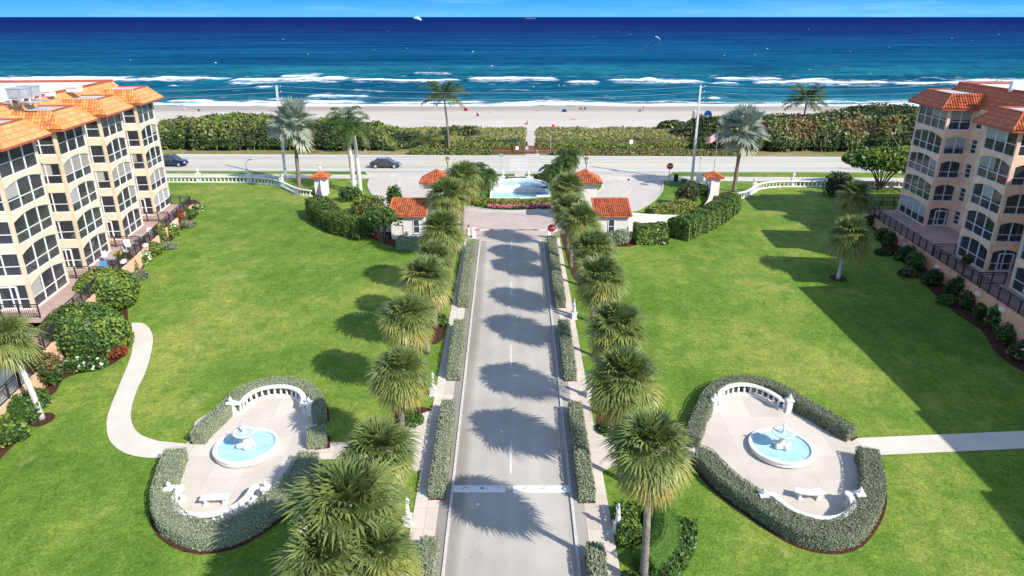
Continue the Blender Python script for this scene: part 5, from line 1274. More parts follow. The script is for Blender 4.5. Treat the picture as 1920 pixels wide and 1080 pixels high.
def apartment(label,bays,side,D,wm,sm,fm,tm,bm,first_plain=False,nlights=3,blinds={},smallwin=False,roofdeep=20,endwall=True,rs=(1,)):
    s=side   # +1: faces +x (left building); -1: faces -x
    A0=V2(bays[0][0]); base=(A0.x,A0.y,Z0); root=thing('apartment_building',label,'building',base)
    rg=random.Random(17+s); ZT=Z0+FH*NF
    inner=[]
    for bi,(A,B) in enumerate(bays):
        A,B=V2(A),V2(B); L=(B-A).length; U=(B-A)/L; Nn=Vector((-U.y,U.x,0))
        if Nn.x*s<0: Nn=-Nn
        d_=D[bi] if isinstance(D,(list,tuple)) else D
        k=MB(); it=MB(); detail=bi<4
        nl=nlights[bi] if isinstance(nlights,(list,tuple)) else nlights
        for fl in range(NF):
            z=Z0+FH*fl; last=fl==NF-1; gr=fl==0
            zs=z+(.06 if gr else .17); zt=z+(2.28 if last else 1.86); rise=0 if last else .38
            fo=(.17,L-.17,zs,zt,rise)
            panel(k,A,U,Nn,L,z,z+FH,[fo],.24,0,1)
            # near side panel, faces the camera
            so=(.26,min(d_-.12,2.6),z+(.06 if gr else .30),z+(2.2 if last else 2.02),0 if s>0 else (.0 if last else .26))
            if s<0 and not last: so=(.32,min(d_-.15,2.45),so[2],z+1.80,.26)
            panel(k,B,-Nn,U,d_,z,z+FH,[so],.2,0,1)
            fp=A-Nn*d_; k.face([(fp.x,fp.y,z),(A.x,A.y,z),(A.x,A.y,z+FH),(fp.x,fp.y,z+FH)])
            # floor slab and back of the balcony room
            q=[A+U*.1-Nn*.26,B-U*.22-Nn*.26,B-U*.22-Nn*(d_+.4),A+U*.1-Nn*(d_+.4)]
            it.prism([(p.x,p.y) for p in q],z-.12,z+.03,0)
            bw=[A+U*.1-Nn*min(d_-.05,2.2),B-U*.25-Nn*min(d_-.05,2.2)]
            it.face([(bw[0].x,bw[0].y,z),(bw[1].x,bw[1].y,z),(bw[1].x,bw[1].y,z+FH-.1),(bw[0].x,bw[0].y,z+FH-.1)],0)
            for t0,t1 in ((.12,.48),(.56,.92)):
                a,c=bw[0].lerp(bw[1],t0)+Nn*.03,bw[0].lerp(bw[1],t1)+Nn*.03; mi=1 if rg.random()<.7 else 2
                it.face([(a.x,a.y,z+.08),(c.x,c.y,z+.08),(c.x,c.y,z+1.95),(a.x,a.y,z+1.95)],mi)
                h=a.lerp(c,.5)+Nn*.02; it.box((h.x,h.y,z+1.0),(.07,.07,1.9),0,2)
            if detail:
                bl=blinds.get((bi,fl))
                glazing(root,A,U,Nn,fo,nl,(.46,),fm,'pane',bl,False,None,org=base)
                bl2=blinds.get((bi,fl,'s'))
                glazing(root,B,-Nn,U,so,2,(.42,),fm,'pane',bl2,s>0 and (fl+bi)%2==0 and not gr,(.32,.86) if gr else None,org=base)
        k.build('bay_wall',[M[wm],M[sm]],root,org=base); 
        it.build('balcony_interior',[M['interior'],M['door'],M['blindw']],root,org=base)
        inner.append((A-Nn*d_,B-Nn*d_,U,Nn,L,A,B))
        # mansard over the bay
        E0,E1=ZT-.02,ZT+1.28; ov,ins=.95,.25; du=.6
        Q=lambda u,dd,z: tuple(A+U*u+Nn*dd+Vector((0,0,z)))
        k=MB(); a,b_,c,e=Q(-du,ov,E0),Q(L+du,ov,E0),Q(L-.6,-ins,E1),Q(.6,-ins,E1); sl=math.hypot(ov+ins,E1-E0)
        k.face([a,b_,c,e],0,[(0,0),(L+2*du,0),(L+du-.6,sl),(du+.6,sl)])
        bk=d_+1.0
        n0,n1,n2,n3=Q(L+du,ov,E0),Q(L+du,-bk,E0),Q(L-.6,-bk,E1),Q(L-.6,-ins,E1)
        k.face([n0,n1,n2,n3],1); barrel_facet(k,n0,n1,n2,n3,.24,.09,1)
        m0,m1,m2,m3=Q(-du,-bk,E0),Q(-du,ov,E0),Q(.6,-ins,E1),Q(.6,-bk,E1); k.face([m0,m1,m2,m3],0,[(0,0),(bk+ov,0),(bk,sl),(0,sl)])
        k.face([Q(-du,ov,E0-.16),Q(L+du,ov,E0-.16),b_,a],2); k.face([Q(L+du,ov,E0-.16),Q(L+du,-bk,E0-.16),n1,n0],2)
        k.face([Q(-du,ov,E0-.16),Q(-du,-bk,E0-.16),Q(L+du,-bk,E0-.16),Q(L+du,ov,E0-.16)],3)
        for p,q in ((b_,c),(a,e)): k.tube([p,q],.09,6,1)
        rf=k.build('bay_roof',[M[tm],M[bm],M['trimred'],M[sm]],root,org=base)
        k=MB(); k.face([Q(.62,-ins,E1-.06),Q(L-.62,-ins,E1-.06),Q(L-.62,-bk-.3,E1-.06),Q(.62,-bk-.3,E1-.06)]); k.build('flat_deck',M['roofgrey'],rf,org=base)
        k=MB(); 
        for p,q in ((Q(.6,-ins,E1),Q(L-.6,-ins,E1)),(Q(L-.6,-ins,E1),Q(L-.6,-bk,E1)),(Q(.6,-ins,E1),Q(.6,-bk,E1))): k.bar(p,q,.16,.12)
        k.build('deck_trim',M['trimred'],rf,org=base)
    # recess walls
    k=MB(); rw=[]
    for (a,b,U,Nn,L,A,B),(a2,b2,U2,N2,L2,A2,B2) in zip(inner,inner[1:]):
        v=a2-b; l=v.length; u=v/l; n=Vector((-u.y,u.x,0)); n=n if n.x*s>0 else -n
        for fl in range(NF):
            z=Z0+FH*fl
            if smallwin:
                op=(.5,1.45,z+.55,z+1.95,0); panel(k,b,u,n,l,z,z+FH,[op],.15)
                if len(rw)<2: glazing(root,b,u,n,op,1,(.34,.67),fm,'door',org=base,d=.06)
            else: panel(k,b,u,n,l,z,z+FH,[],.15)
        rw.append(1)
    # end wall beyond the last bay and plain rear block
    a,b,U,Nn,L,A,B=inner[-1]; f0=inner[0]
    e1=b-Nn*roofdeep
    k.face([(b.x,b.y,Z0-4),(e1.x,e1.y,Z0-4),(e1.x,e1.y,ZT),(b.x,b.y,ZT)])
    a0=f0[0]; e0=a0-f0[3]*roofdeep; k.face([(a0.x,a0.y,Z0-4),(e0.x,e0.y,Z0-4),(e0.x,e0.y,ZT),(a0.x,a0.y,ZT)]); k.face([(e0.x,e0.y,Z0-4),(e1.x,e1.y,Z0-4),(e1.x,e1.y,ZT),(e0.x,e0.y,ZT)])
    k.build('rear_wall',M[wm],root,org=base)
    # main mansard and flat roof
    a0,bL=f0[0],b; W=(bL-a0); Lw=W.length; U=W/Lw; Nn=Vector((-U.y,U.x,0)); Nn=Nn if Nn.x*s>0 else -Nn
    Q=lambda u,dd,z: tuple(a0+U*u+Nn*dd+Vector((0,0,z)))
    y0,y1=ZT-.02,ZT+1.95; k=MB(); sl=math.hypot(1.3,1.97)
    k.face([Q(-.7,.5,y0),Q(Lw+.9,.5,y0),Q(Lw+.2,-.9,y1),Q(.5,-.9,y1)],0,[(0,0),(Lw+1.6,0),(Lw+.9,sl),(1.2,sl)])
    n=[Q(Lw+.9,.5,y0),Q(Lw+.9,-roofdeep,y0),Q(Lw+.2,-roofdeep,y1),Q(Lw+.2,-.9,y1)]; k.face(n,0,[(0,0),(roofdeep,0),(roofdeep,sl),(1,sl)])
    k.face([Q(-.7,-roofdeep,y0),Q(-.7,.5,y0),Q(.5,-.9,y1),Q(.5,-roofdeep,y1)],0,[(0,0),(roofdeep,0),(roofdeep,sl),(1,sl)])
    k.face([Q(-.7,.5,y0-.02),Q(-.7,-roofdeep,y0-.02),Q(Lw+.9,-roofdeep,y0-.02),Q(Lw+.9,.5,y0-.02)],1)
    rf=k.build('roof',[M[tm],M[sm]],root,org=base)
    k=MB(); k.face([Q(.6,-1.0,y1-.14),Q(Lw+.1,-1.0,y1-.14),Q(Lw+.1,-roofdeep,y1-.14),Q(.6,-roofdeep,y1-.14)]); k.build('flat_deck',M['roofwhite'],rf,org=base)
    k=MB()
    for p,q in ((Q(.5,-.9,y1),Q(Lw+.2,-.9,y1)),(Q(.5,-.9,y1),Q(.5,-roofdeep,y1)),(Q(Lw+.2,-.9,y1),Q(Lw+.2,-roofdeep,y1))): k.bar(p,q,.22,.2)
    k.build('ridge_trim',M['trimred'],rf,org=base)
    return root,(lambda u,dd,z:Q(u,dd,z)),y1,Lw
xl=lambda Y: -40.25+.136*(80-Y)
BL=[((xl(a),a),(xl(b_),b_)) for a,b_ in ((80,74.8),(70.9,65.7),(62.3,57.0),(53.8,48.1))]
bls={(2,3):('blind',.5,0,1),(2,3,'s'):('blindw',.45,.3,1),(1,2):('blind',.45,0,1),(1,2,'s'):('blindw',.45,.2,1),(0,0):('blindw',.4,0,1),(0,1):('blind',.5,0,1),(1,1):('blind',.5,0,.35),(0,2,'s'):('blind',.5,.3,1),(3,0):('blindw',.5,.7,1),(2,2):('blindw',.5,.66,1),(3,3):('blindw',.55,.66,1),(0,3):('blind',.6,0,.34)}
apt,QL,yL,_=apartment('cream five storey apartment building with orange tile mansard roofs on the left',BL,1,2.75,'stuccoL','spandL','frame','tileL','barrelL',blinds=bls)
xr=lambda Y,o: o-.08*(61.2-Y)
BR=[((43.9,76.8),(43.4,70.5))]+[((xr(a,41.2),a),(xr(b_,41.2),b_)) for a,b_ in ((61.2,56.4),(52.7,47.8))]+[((40.1,45.4),(42.6,27.0)),((42.2,26.0),(43.1,19.2)),((42.5,18.2),(42.8,12))]
blr={(1,4):('blindw',.5,0,.66),(1,3):('blind',.55,0,.5),(0,0):('blindw',.5,0,1),(0,4):('blind',.55,.5,1),(1,2):('blindw',.6,.3,.66),(0,2):('blind',.6,.7,1),(0,4,'s'):('blind',.5,0,1),(0,3,'s'):('blindw',.5,0,1)}
aptR,QR,yR,_=apartment('peach five storey apartment building with red tile mansard roofs on the right',BR,-1,[2.5,4.6,4.6,4.6,4.6,4.6],'stuccoR','stuccoR','frameR','tileR','barrel',blinds=blr,nlights=[4,3,3,9,4,4],smallwin=True)
# rooftop machines
def roof_unit(label,px,py,z,w,d,h):
    c=atz(px,py,z); root=thing('rooftop_unit',label,'air conditioner',c,R(-8))
    k=MB(); k.box((0,0,.55+h/2),(w,d,h)); k.box((0,-d/2-.03,.55+h*.5),(w*.4,.05,h*.8)); k.box((0,0,.55+h+.04),(w+.1,d+.1,.08)); k.build('cabinet',M['steel'],root)
    k=MB(); 
    for x in (-w*.42,w*.42):
        for y in (-d*.4,d*.4): k.box((x,y,.27),(.09,.09,.54))
    k.box((0,-d*.4,.5),(w,.1,.1)); k.box((0,d*.4,.5),(w,.1,.1)); k.build('stand',M['frame'],root)
    k=MB(); k.tube([(w*.3,-d*.5,.3),(w*.9,-d*.6,.28),(w*1.6,-d*.4,.25)],.09,6); k.tube([(-w*.3,-d*.5,.2),(-w*1.3,-d*.5,.2)],.09,6); k.build('pipe',M['steel'],root)
roof_unit('rusty grey rooftop air conditioner on a white stand, left one of the pair',40,197,yL-.14,1.25,.9,.72)
roof_unit('rusty grey rooftop air conditioner on a white stand, right one of the pair',60,192,yL-.14,1.25,.9,.72)
for lab,px,py,z in (('low white roof hatch on the left building flat roof',140,172,yL-.14),('small grey roof vent box beside the orange ridge',88,180,yL-.14)):
    c=atz(px,py,z); k=MB(); k.box((0,0,.2),(1.1,.9,.4)); k.box((0,0,.43),(1.2,1.0,.07)); o=k.build('roof_hatch',M['roofwhite']); o.location=c; tag(o,lab,'roof hatch')
c=atz(1908,172,yR-.14); k=MB(); k.box((0,0,.5),(1.6,.35,1.0)); 
for i in range(5): k.box((0,-.2,.2+i*.17),(1.5,.05,.06))
o=k.build('louvre_vent',M['frame']); o.location=c; tag(o,'white louvred vent standing on the right building roof','roof vent')
# ------------------------------------------------------------------ terraces, walls, railings
def railing(label,pts,h=1.05,group='dark metal railings of the left terrace',step=1.35,mi='iron'):
    P=[Vector(p) for p in pts]; base=tuple(P[0]); root=thing('metal_railing',label,'railing',base,0,group); k=MB()
    for a,b_ in zip(P,P[1:]):
        L=(b_-a).length; 
        for z,w_ in ((h,.07),(h-.17,.045),(.1,.045)): k.bar(a+Vector((0,0,z)),b_+Vector((0,0,z)),w_,w_)
        n=int(L/.15)
        for j in range(1,n): q=a.lerp(b_,j/n); k.bar(q+Vector((0,0,.1)),q+Vector((0,0,h-.17)),.022,.022)
    k.build('railing_panel',M[mi],root,org=base)
    pm=None
    for a,b_ in zip(P,P[1:]):
        L=(b_-a).length; n=max(1,round(L/step))
        for j in range(n+1):
            q=a.lerp(b_,j/n)
            if pm is None: kk=MB(); kk.box((0,0,h/2+.01),(.085,.085,h+.02)); pm=kk.mesh('post'); pm.materials.append(M[mi])
            o=bpy.data.objects.new('post',pm); COL.objects.link(o); o.parent=root; o.location=q-P[0]
    return root
wl=lambda Y: -37.7+.155*(79.4-Y)
def retaining(name,label,path,zt,zb,mat,lights,line,side):
    base=(path[0][0],path[0][1],zt); root=thing('retaining_wall',label,'wall',base)
    k=MB()
    for (a,b_) in zip(path,path[1:]):
        a_,c_=Vector((a[0],a[1],0)),Vector((b_[0],b_[1],0)); d=(c_-a_).normalized(); n=Vector((-d.y,d.x,0))*.13
        z0=a[2] if len(a)>2 else zt; z1=b_[2] if len(b_)>2 else zt
        k.face([a_+n+Vector((0,0,zb)),c_+n+Vector((0,0,zb)),c_+n+Vector((0,0,z1)),a_+n+Vector((0,0,z0))]); k.face([a_-n+Vector((0,0,zb)),c_-n+Vector((0,0,zb)),c_-n+Vector((0,0,z1)),a_-n+Vector((0,0,z0))])
        k.face([a_+n+Vector((0,0,z0)),c_+n+Vector((0,0,z1)),c_-n+Vector((0,0,z1)),a_-n+Vector((0,0,z0))])
        for q,zz in ((a_,z0),(c_,z1)): k.face([q+n+Vector((0,0,zb)),q-n+Vector((0,0,zb)),q-n+Vector((0,0,zz)),q+n+Vector((0,0,zz))])
    k.build('wall',M[mat],root,org=base)
    for px,py in lights:
        lo,hi=20,95; f=lambda Y: at(px,py,Y)[0]-line(Y)
        for _ in range(40):
            md=(lo+hi)/2
            if (f(md)*side)>0: hi=md
            else: lo=md
        p=at(px,py,lo); k=MB(); k.box((p[0]+side*-.0,p[1],p[2]),(.34,.55,.26),rz=0); k.box((p[0]-side*-.0,p[1],p[2]-.02),(.38,.35,.12)); k.build('wall_light',M['white'],root,org=base)
    return root
LW=[(-40.9,79.75),(wl(79.4),79.4)]+[(wl(y),y) for y in (70,60,50,46.5)]
def floor_slab(name,pts,z,mat): k=MB(); k.prism(pts,z-.35,z); o=k.build(name,M[mat]); o['kind']='structure'
floor_slab('terrace',[(-42.5,79.7),(wl(79.4)-.13,79.4),(wl(46.5)-.13,46.5),(-52,46.5),(-52,52),(-43,60)],.9,'terrace')
floor_slab('terrace',[(wl(46.4)-.13,46.4),(wl(42.6)-.13,42.6),(-52,42.6),(-52,46.4)],.2,'terrace')
floor_slab('terrace',[(wl(42.5)-.13,42.5),(wl(15)-.13,15),(-52,15),(-52,42.5)],-.6,'plaza')
retaining('retaining_wall','peach stucco wall holding up the left terrace along the lawn',LW+[(wl(46.3),46.3,.2),(wl(42.6),42.6,.2),(wl(42.4),42.4,-.6),(wl(15),15,-.6)],.9,-5,'wallL',[(327,416),(272,460),(231,490),(43,745),(34,805)],lambda Y:wl(Y)+.1,-1)
k=MB()
for i in range(4): k.box((wl(46.0)-1.0,46.25-.28*i,.75-.175*i-.2),(1.6,.3,.4))
for i in range(4): k.box((wl(42.2)-1.0,42.35-.28*i,.05-.2*i-.2),(1.6,.3,.4))
o=k.build('steps',M['terrace']); o['kind']='structure'
railing('long dark railing on top of the left terrace wall beside the lawn',[(wl(79.3),79.3,.9)]+[(wl(46.6),46.6,.9)])
railing('short dark railing closing the far end of the left terrace',[(-40.1,79.6,.9),(wl(79.3)-.1,79.35,.9)])
railing('dark railing across the near end of the upper left terrace, above the landing',[(-46,46.6,.9),(wl(46.6)-2.0,46.6,.9)])
railing('dark stair railing leading down from the upper left terrace',[(wl(46.4),46.4,.5),(wl(42.7),42.7,.2)])
railing('dark railing across the near end of the left landing',[(-44,42.7,.2),(wl(42.7)-.2,42.7,.2)])
railing('dark railing on the lower left wall behind the leaning palm',[(wl(42.3),42.3,-.5),(wl(39),39,-.6),(wl(16),16,-.6)])
for i,(A,B) in enumerate(BL[1:]):
    y=(BL[i][1][1]+A[1])/2-.6; railing('short dark partition railing between patios, '+('farthest' if i==0 else 'middle' if i==1 else 'nearest')+' of three on the left terrace',[(xl(y)-1.2,y,.9),(wl(y)-.35,y,.9)])
wr=lambda Y: 40.15+.083*(Y-77)
floor_slab('terrace',[(48,77),(wr(77)+.13,77),(wr(20)+.13,20),(45,20)],.9,'terrace')
retaining('retaining_wall','orange stucco wall holding up the right terrace along the shaded lawn',[(46,77.15),(wr(77),77)]+[(wr(y),y) for y in (65,50,35,20)],.9,-5,'wallR',[(1697,459),(1759,501),(1794,524),(1836,551),(1881,581)],lambda Y:wr(Y)-.1,1)
GR='dark metal railings of the right terrace'
railing('long dark railing on top of the right terrace wall beside the lawn',[(wr(76.8),76.8,.9),(wr(22),22,.9)],group=GR)
railing('dark railing closing the far end of the right terrace',[(wr(76.9)+.1,77,.9),(43.6,77,.9)],group=GR)
railing('short dark partition railing at the second bay of the right terrace',[(wr(61)+.2,61.0,.9),(41.0,61.0,.9)],group=GR)
railing('short dark partition railing at the third bay of the right terrace',[(wr(53.5)+.2,53.4,.9),(40.6,53.4,.9)],group=GR)
railing('low dark fence on the grass beyond the far end of the right terrace',[(41,82.5,0),(52,82.5,0)],group=GR)
# patio furniture
def patio_chair():
    root=thing('patio_chair','x','chair',(0,0,0),0,'patio chairs on the terraces')
    k=MB(); k.box((0,0,.42),(.5,.5,.06)); k.build('seat',M['whitecloth'],root); k=MB(); k.bar((-.0,.24,.42),(0,.36,.95),.5,.05); k.build('backrest',M['whitecloth'],root)
    for x in (-.22,.22):
        for y in (-.22,.22): k=MB(); k.box((x,y,.2),(.04,.04,.4)); k.build('leg',M['steel'],root)
    return root
pc=patio_chair(); fst=True
for lab,x,y,rz in (('white patio chair on the left terrace before the second ground floor window',-36.3,62.5,40),('white patio chair on the left terrace nearest the railing by the second partition',-35.7,60.9,150),('white patio chair on the left terrace against the third bay window',-36.4,59.2,80),('white patio chair on the left terrace beside the patio table',-36.2,66.4,10)):
    if fst: pc.location=(x,y,.9); pc.rotation_euler=(0,0,R(rz)); pc['label']=lab; fst=False
    else: copy_tree(pc,None,(x,y,.9),R(rz),lab)
def patio_table(lab,x,y):
    root=thing('patio_table',lab,'table',(x,y,.9)); k=MB(); k.lathe([(.02,.7),(.55,.7),(.57,.74),(.02,.75)],16); k.build('tabletop',M['steel'],root)
    k=MB(); k.lathe([(.3,0),(.28,.04),(.05,.08),(.04,.7)],10); k.build('base',M['iron'],root)
patio_table('round dark patio table on the left terrace between two chairs',-36.1,64.9); patio_table('round dark patio table on the left terrace at the third bay',-35.6,58.2)
def lounger(lab,x,y,rz,z=.9,mat='blue'):
    root=thing('sun_lounger',lab,'lounger',(x,y,z),rz); k=MB(); k.box((0,0,.32),(.6,1.3,.07)); k.bar((0,.62,.33),(0,1.15,.75),.6,.06); k.build('cushion',M[mat],root)
    k=MB()
    for sx in (-.26,.26):
        for sy in (-.55,.55): k.box((sx,sy,.15),(.05,.05,.3))
    k.build('frame',M['steel'],root)
lounger('blue cushioned lounger on the left terrace by the third bay',-35.4,56.0,R(10))
def pot(lab,x,y,z,mats=('greencore','yellowleaf')):
    root=thing('potted_plant',lab,'plant',(x,y,z)); k=MB(); k.lathe([(.2,0),(.28,.38),(.31,.4),(.27,.42)],12); k.build('pot',M['barrel'],root)
    bush('',(x,y,z+.4),(.42,.42,.55),.2,130,mats,parent=root,partname='foliage')
pot('yellow flowering potted plant by the left terrace railing, farther one',wl(58.6)-.5,58.6,.9); pot('yellow flowering potted plant by the left terrace railing, nearer one',wl(52.5)-.5,52.5,.9); pot('dark potted plant on the right terrace before the second bay',39.8,57.4,.9,('darkcore','dark'))
# ------------------------------------------------------------------ palms
gS='sabal palms lining the driveway'
def crown_at(px,py,h):
    d=ray(px,py); lo,hi=5.0,400.0
    for _ in range(50):
        m=(lo+hi)/2
        if CH+d[2]*m>gz(d[1]*m)+h: lo=m
        else: hi=m
    return (d[0]*lo,d[1]*lo,gz(d[1]*lo))
k_=0
for lab,px,py,h,s,dx in (
  ('large sabal palm at the bottom left edge, its crown filling the corner beside the walkway',655,965,5.9,1.42,.3),
  ('sabal palm at the bottom left, lower crown touching the frame edge',610,1060,5.4,1.05,.2),
  ('sabal palm at the bottom left nearest the walkway, touching the frame edge',712,1050,5.3,1.0,.2),
  ('sabal palm standing at the left cross path, second left crown from the camera',711,855,5.4,1.0,.2),
  ('sabal palm with a bare grey trunk showing, third left crown from the camera',752,708,6.4,1.05,.25),
  ('sabal palm, fourth left crown from the camera, on the left walkway edge',764,602,6.0,1.0,.2),
  ('sabal palm, fifth left crown from the camera, large and shaggy',800,528,6.0,1.15,.2),
  ('sabal palm tucked behind the fifth left crown',815,492,5.8,.95,.2),
  ('sabal palm in front of the left gatehouse wall',829,438,5.8,1.15,.2),
  ('sabal palm hiding the left gate tower front',838,372,6.5,1.25,.2),
  ('sabal palm behind the left gate tower palm, toward the cascade fountain',868,338,6.3,1.1,.2),
  ('tall sabal palm with a long bare trunk at the bottom right, nearest the camera',1217,850,7.8,1.15,-.3),
  ('sabal palm, second right crown from the camera, beyond the right cross path',1170,722,6.4,1.12,-.2),
  ('sabal palm, third right crown from the camera',1155,622,6.5,1.18,-.2),
  ('sabal palm, fourth right crown from the camera, shaggy with low fronds',1125,530,6.2,1.15,-.2),
  ('sabal palm, fifth right crown from the camera',1113,474,6.2,1.05,-.2),
  ('sabal palm left of the right gatehouse window',1090,420,6.0,1.1,-.2),
  ('small sabal palm between the right gatehouse and the stop sign',1070,400,5.6,1.0,-.2),
  ('sabal palm hiding the right gate tower front',1064,358,6.3,1.15,-.2)):
    c=crown_at(px,py,h-.25); b=(c[0]-dx,c[1]+.25,gz(c[1]+.25))
    palm('sabal_palm',lab,b,h,SAB[k_%4],'sabal','trunk',.19,.15,(dx,-.25),s*.95*(1+.07*math.sin(k_*2.7)),k_*1.3,group=gS); k_+=1
gL='small sabal palms on the lawns by the buildings'
c=G(1571,522); palm('sabal_palm','small bright sabal palm standing alone on the shaded right lawn',c,4.15,SABS[0],'sabal','royaltrunk',.17,.13,(.45,0),1.28,.3,group=gL)
c=G(1585,425); palm('sabal_palm','dull sabal palm against the far corner of the right terrace',(c[0]+.3,c[1],c[2]),3.6,SABS[1],'sabal','trunk',.2,.16,(.1,0),1.2,1.3,group=gL)
c=G(78,785); palm('sabal_palm','leaning sabal palm at the left edge in front of the lower terrace wall',c,5.6,SABS[1],'sabal','royaltrunk',.19,.14,(-1.0,.3),1.05,2.,group=gL)
c=G(562,356); palm('bismarck_palm','silver blue fan palm on the left lawn beside the highway pole',c,8.9,BIS[0],'bismarck','greytrunk',.28,.2,(.2,.1),1.32,0,group='silver fan palms')
c=G(1376,359); palm('bismarck_palm','silver blue fan palm right of the flagpole',c,8.2,BIS[1],'bismarck','greytrunk',.28,.2,(.3,.1),1.36,1,group='silver fan palms')
c=G(664,357); palm('royal_palm','taller royal palm of the left pair, standing behind the other',c,8.6,ROY[0],'royal','royaltrunk',.3,.2,(-.3,0),1.0,.6,group='royal palms',rings=False,bulge=.05,shaft=1.2)
c=G(676,364); palm('royal_palm','shorter royal palm of the left pair, nearer the court',c,7.6,ROY[1],'royal','royaltrunk',.3,.2,(-.2,0),1.0,2.1,group='royal palms',rings=False,bulge=.05,shaft=1.2)
c=G(842,279); palm('coconut_palm','coconut palm rising above the dune hedge before the sea, left of centre',c,9.0,COCO[0],'coco','greytrunk',.2,.13,(-.6,0),1.15,.4,group='coconut palms')
c=G(1500,262); c=(c[0],c[1],c[2]); palm('coconut_palm','coconut palm behind the sea grape thicket on the right',(c[0],c[1],c[2]),7.6,COCO[1],'coco','greytrunk',.2,.14,(.2,0),1.02,2.2,group='coconut palms')
c=G(800,277); palm('coconut_palm','young trunkless coconut palm in the dune hedge',c,1.0,BUSHP[0],'coco','greytrunk',.25,.2,(0,0),1.0,.3,group='coconut palms')
c=G(845,277); palm('screw_pine','spiky rosette plant below the coconut palm by the highway hedge',c,2.6,SABS[0],'coco','greytrunk',.2,.16,(0,0),.85,.9,cat='plant')
gD='slender date palms by the cascade fountain'
for lab,px,py,h,dx in (('date palm left of the cascade, leaning left',886,384,3.4,-.7),('date palm left of the cascade, leaning toward the pool',900,384,3.6,.8),('date palm left of the cascade, upright in the middle of its clump',892,380,4.2,.1),('date palm right of the cascade, leaning away from the pool',1050,374,4.6,.5),('date palm right of the cascade, tallest with drooping fronds',1062,370,5.4,.2),('date palm right of the cascade, leaning toward the pool',1042,376,3.8,-.5)):
    c=G(px,py); palm('date_palm',lab,c,h,DATE[k_%2],'royal','greytrunk',.11,.08,(dx,0),1.1,k_,group=gD); k_+=1
# ------------------------------------------------------------------ gate hedges and shrubs
def gtop(px,py,h): p=G(px,py,h); return (p[0],p[1])
hedge('big rounded green hedge curving from the left pillar toward the gatehouse',[gtop(591,368,2.0),gtop(604,382,2.0),gtop(628,396,2.0),gtop(660,406,2.0),gtop(684,412,1.9)],2.5,1.9,.13,130,('greencore','green'),bump_=.25,round_=.6,extra=('lime',.35,.13))
hedge('big rounded green hedge curving from the right pillar toward the gatehouse',[gtop(1372,362,2.1),gtop(1352,376,2.1),gtop(1322,392,2.1),gtop(1290,404,2.1),gtop(1272,412,2.1)],2.4,2.0,.13,130,('greencore','green'),bump_=.25,round_=.6,extra=('lime',.25,.13))
hedge('wide bright green hedge right of the right gatehouse',[gtop(1192,424,1.6),gtop(1250,424,1.6)],2.6,1.65,.13,120,('greencore','green'),smooth=False,bump_=.2,round_=.5,extra=('lime',.3,.18))
hedge('grey green clipped hedge in front of the left gatehouse wall',[gtop(746,446,1.05),gtop(790,449,1.05)],1.3,1.15,.1,100,('sagecore','sage'),smooth=False)
bush('small rounded variegated shrub right of the right gatehouse window',G(1164,456),(1.15,.9,1.05),.12,900,('sagecore','sage'))
bush('small sage shrub at the foot of the right gatehouse wall',G(1143,455),(.9,.7,.9),.11,600,('sagecore','sage'))
def tree_shrub(label,c,r,h,n,leaf,mats,ns=7):
    root=thing('multi_stem_shrub',label,'shrub',c); k=MB(); rg=random.Random(int(c[0]*10))
    for i in range(ns):
        a=2*math.pi*i/ns+rg.uniform(-.3,.3); q=r*rg.uniform(.35,.75); k.tube([(rg.uniform(-.15,.15),rg.uniform(-.15,.15),0),(math.cos(a)*q*.4,math.sin(a)*q*.4,h*.45),(math.cos(a)*q,math.sin(a)*q*.8,h*.85)],[.09,.07,.04],6)
    k.build('trunk',M['branch'],root); bush('',(c[0],c[1],c[2]+h*.62),(r,r*.85,h*.42),leaf,n,mats,parent=root,partname='crown',core=.7); return root
tree_shrub('small multi stemmed shrub with bare stems beside the left gatehouse wall',G(716,455),1.9,3.0,900,.17,('greencore','green'))
tree_shrub('flat topped sea grape tree with many bare stems at the right end of the lawn',G(1648,356),5.2,4.6,2600,.34,('greencore','green','lime'),12)
bush('dark rounded shrub by the right balustrade next to the dull palm',G(1572,369),(2.0,1.6,2.0),.2,700,('darkcore','dark'))
for lab,px,py,r,mats,fl in (
 ('yellow green shrub between the left hedge and the royal palms',686,398,(2.0,1.5,1.4),('greencore','lime','yellowleaf','green'),None),
 ('dark green shrub at the foot of the royal palms',660,376,(1.6,1.2,1.2),('greencore','green'),None),
 ('low coppery ground shrub between the left hedge and the court',700,404,(2.3,1.4,.8),('greencore','copper','yellowleaf'),None),
 ('upright green shrub behind the left gatehouse roof',742,397,(1.1,1.0,1.9),('greencore','green','lime'),None),
 ('dark coppery shrub inside the right garden wall',1283,385,(1.5,1.2,1.7),('darkcore','copper','dark'),None),
 ('round dark shrub near the right pillar foot',1303,365,(1.8,1.2,1.0),('darkcore','dark','green'),None)):
    bush(lab,G(px,py),r,.17,800,mats,flowers=fl)
hedge('yellow green low hedge curving inside the right garden wall',[gtop(1218,391,1),gtop(1240,388,1),gtop(1268,381,1),gtop(1292,375,1)],2.0,1.0,.17,55,('greencore','yellowleaf'),bump_=.15,round_=.3)
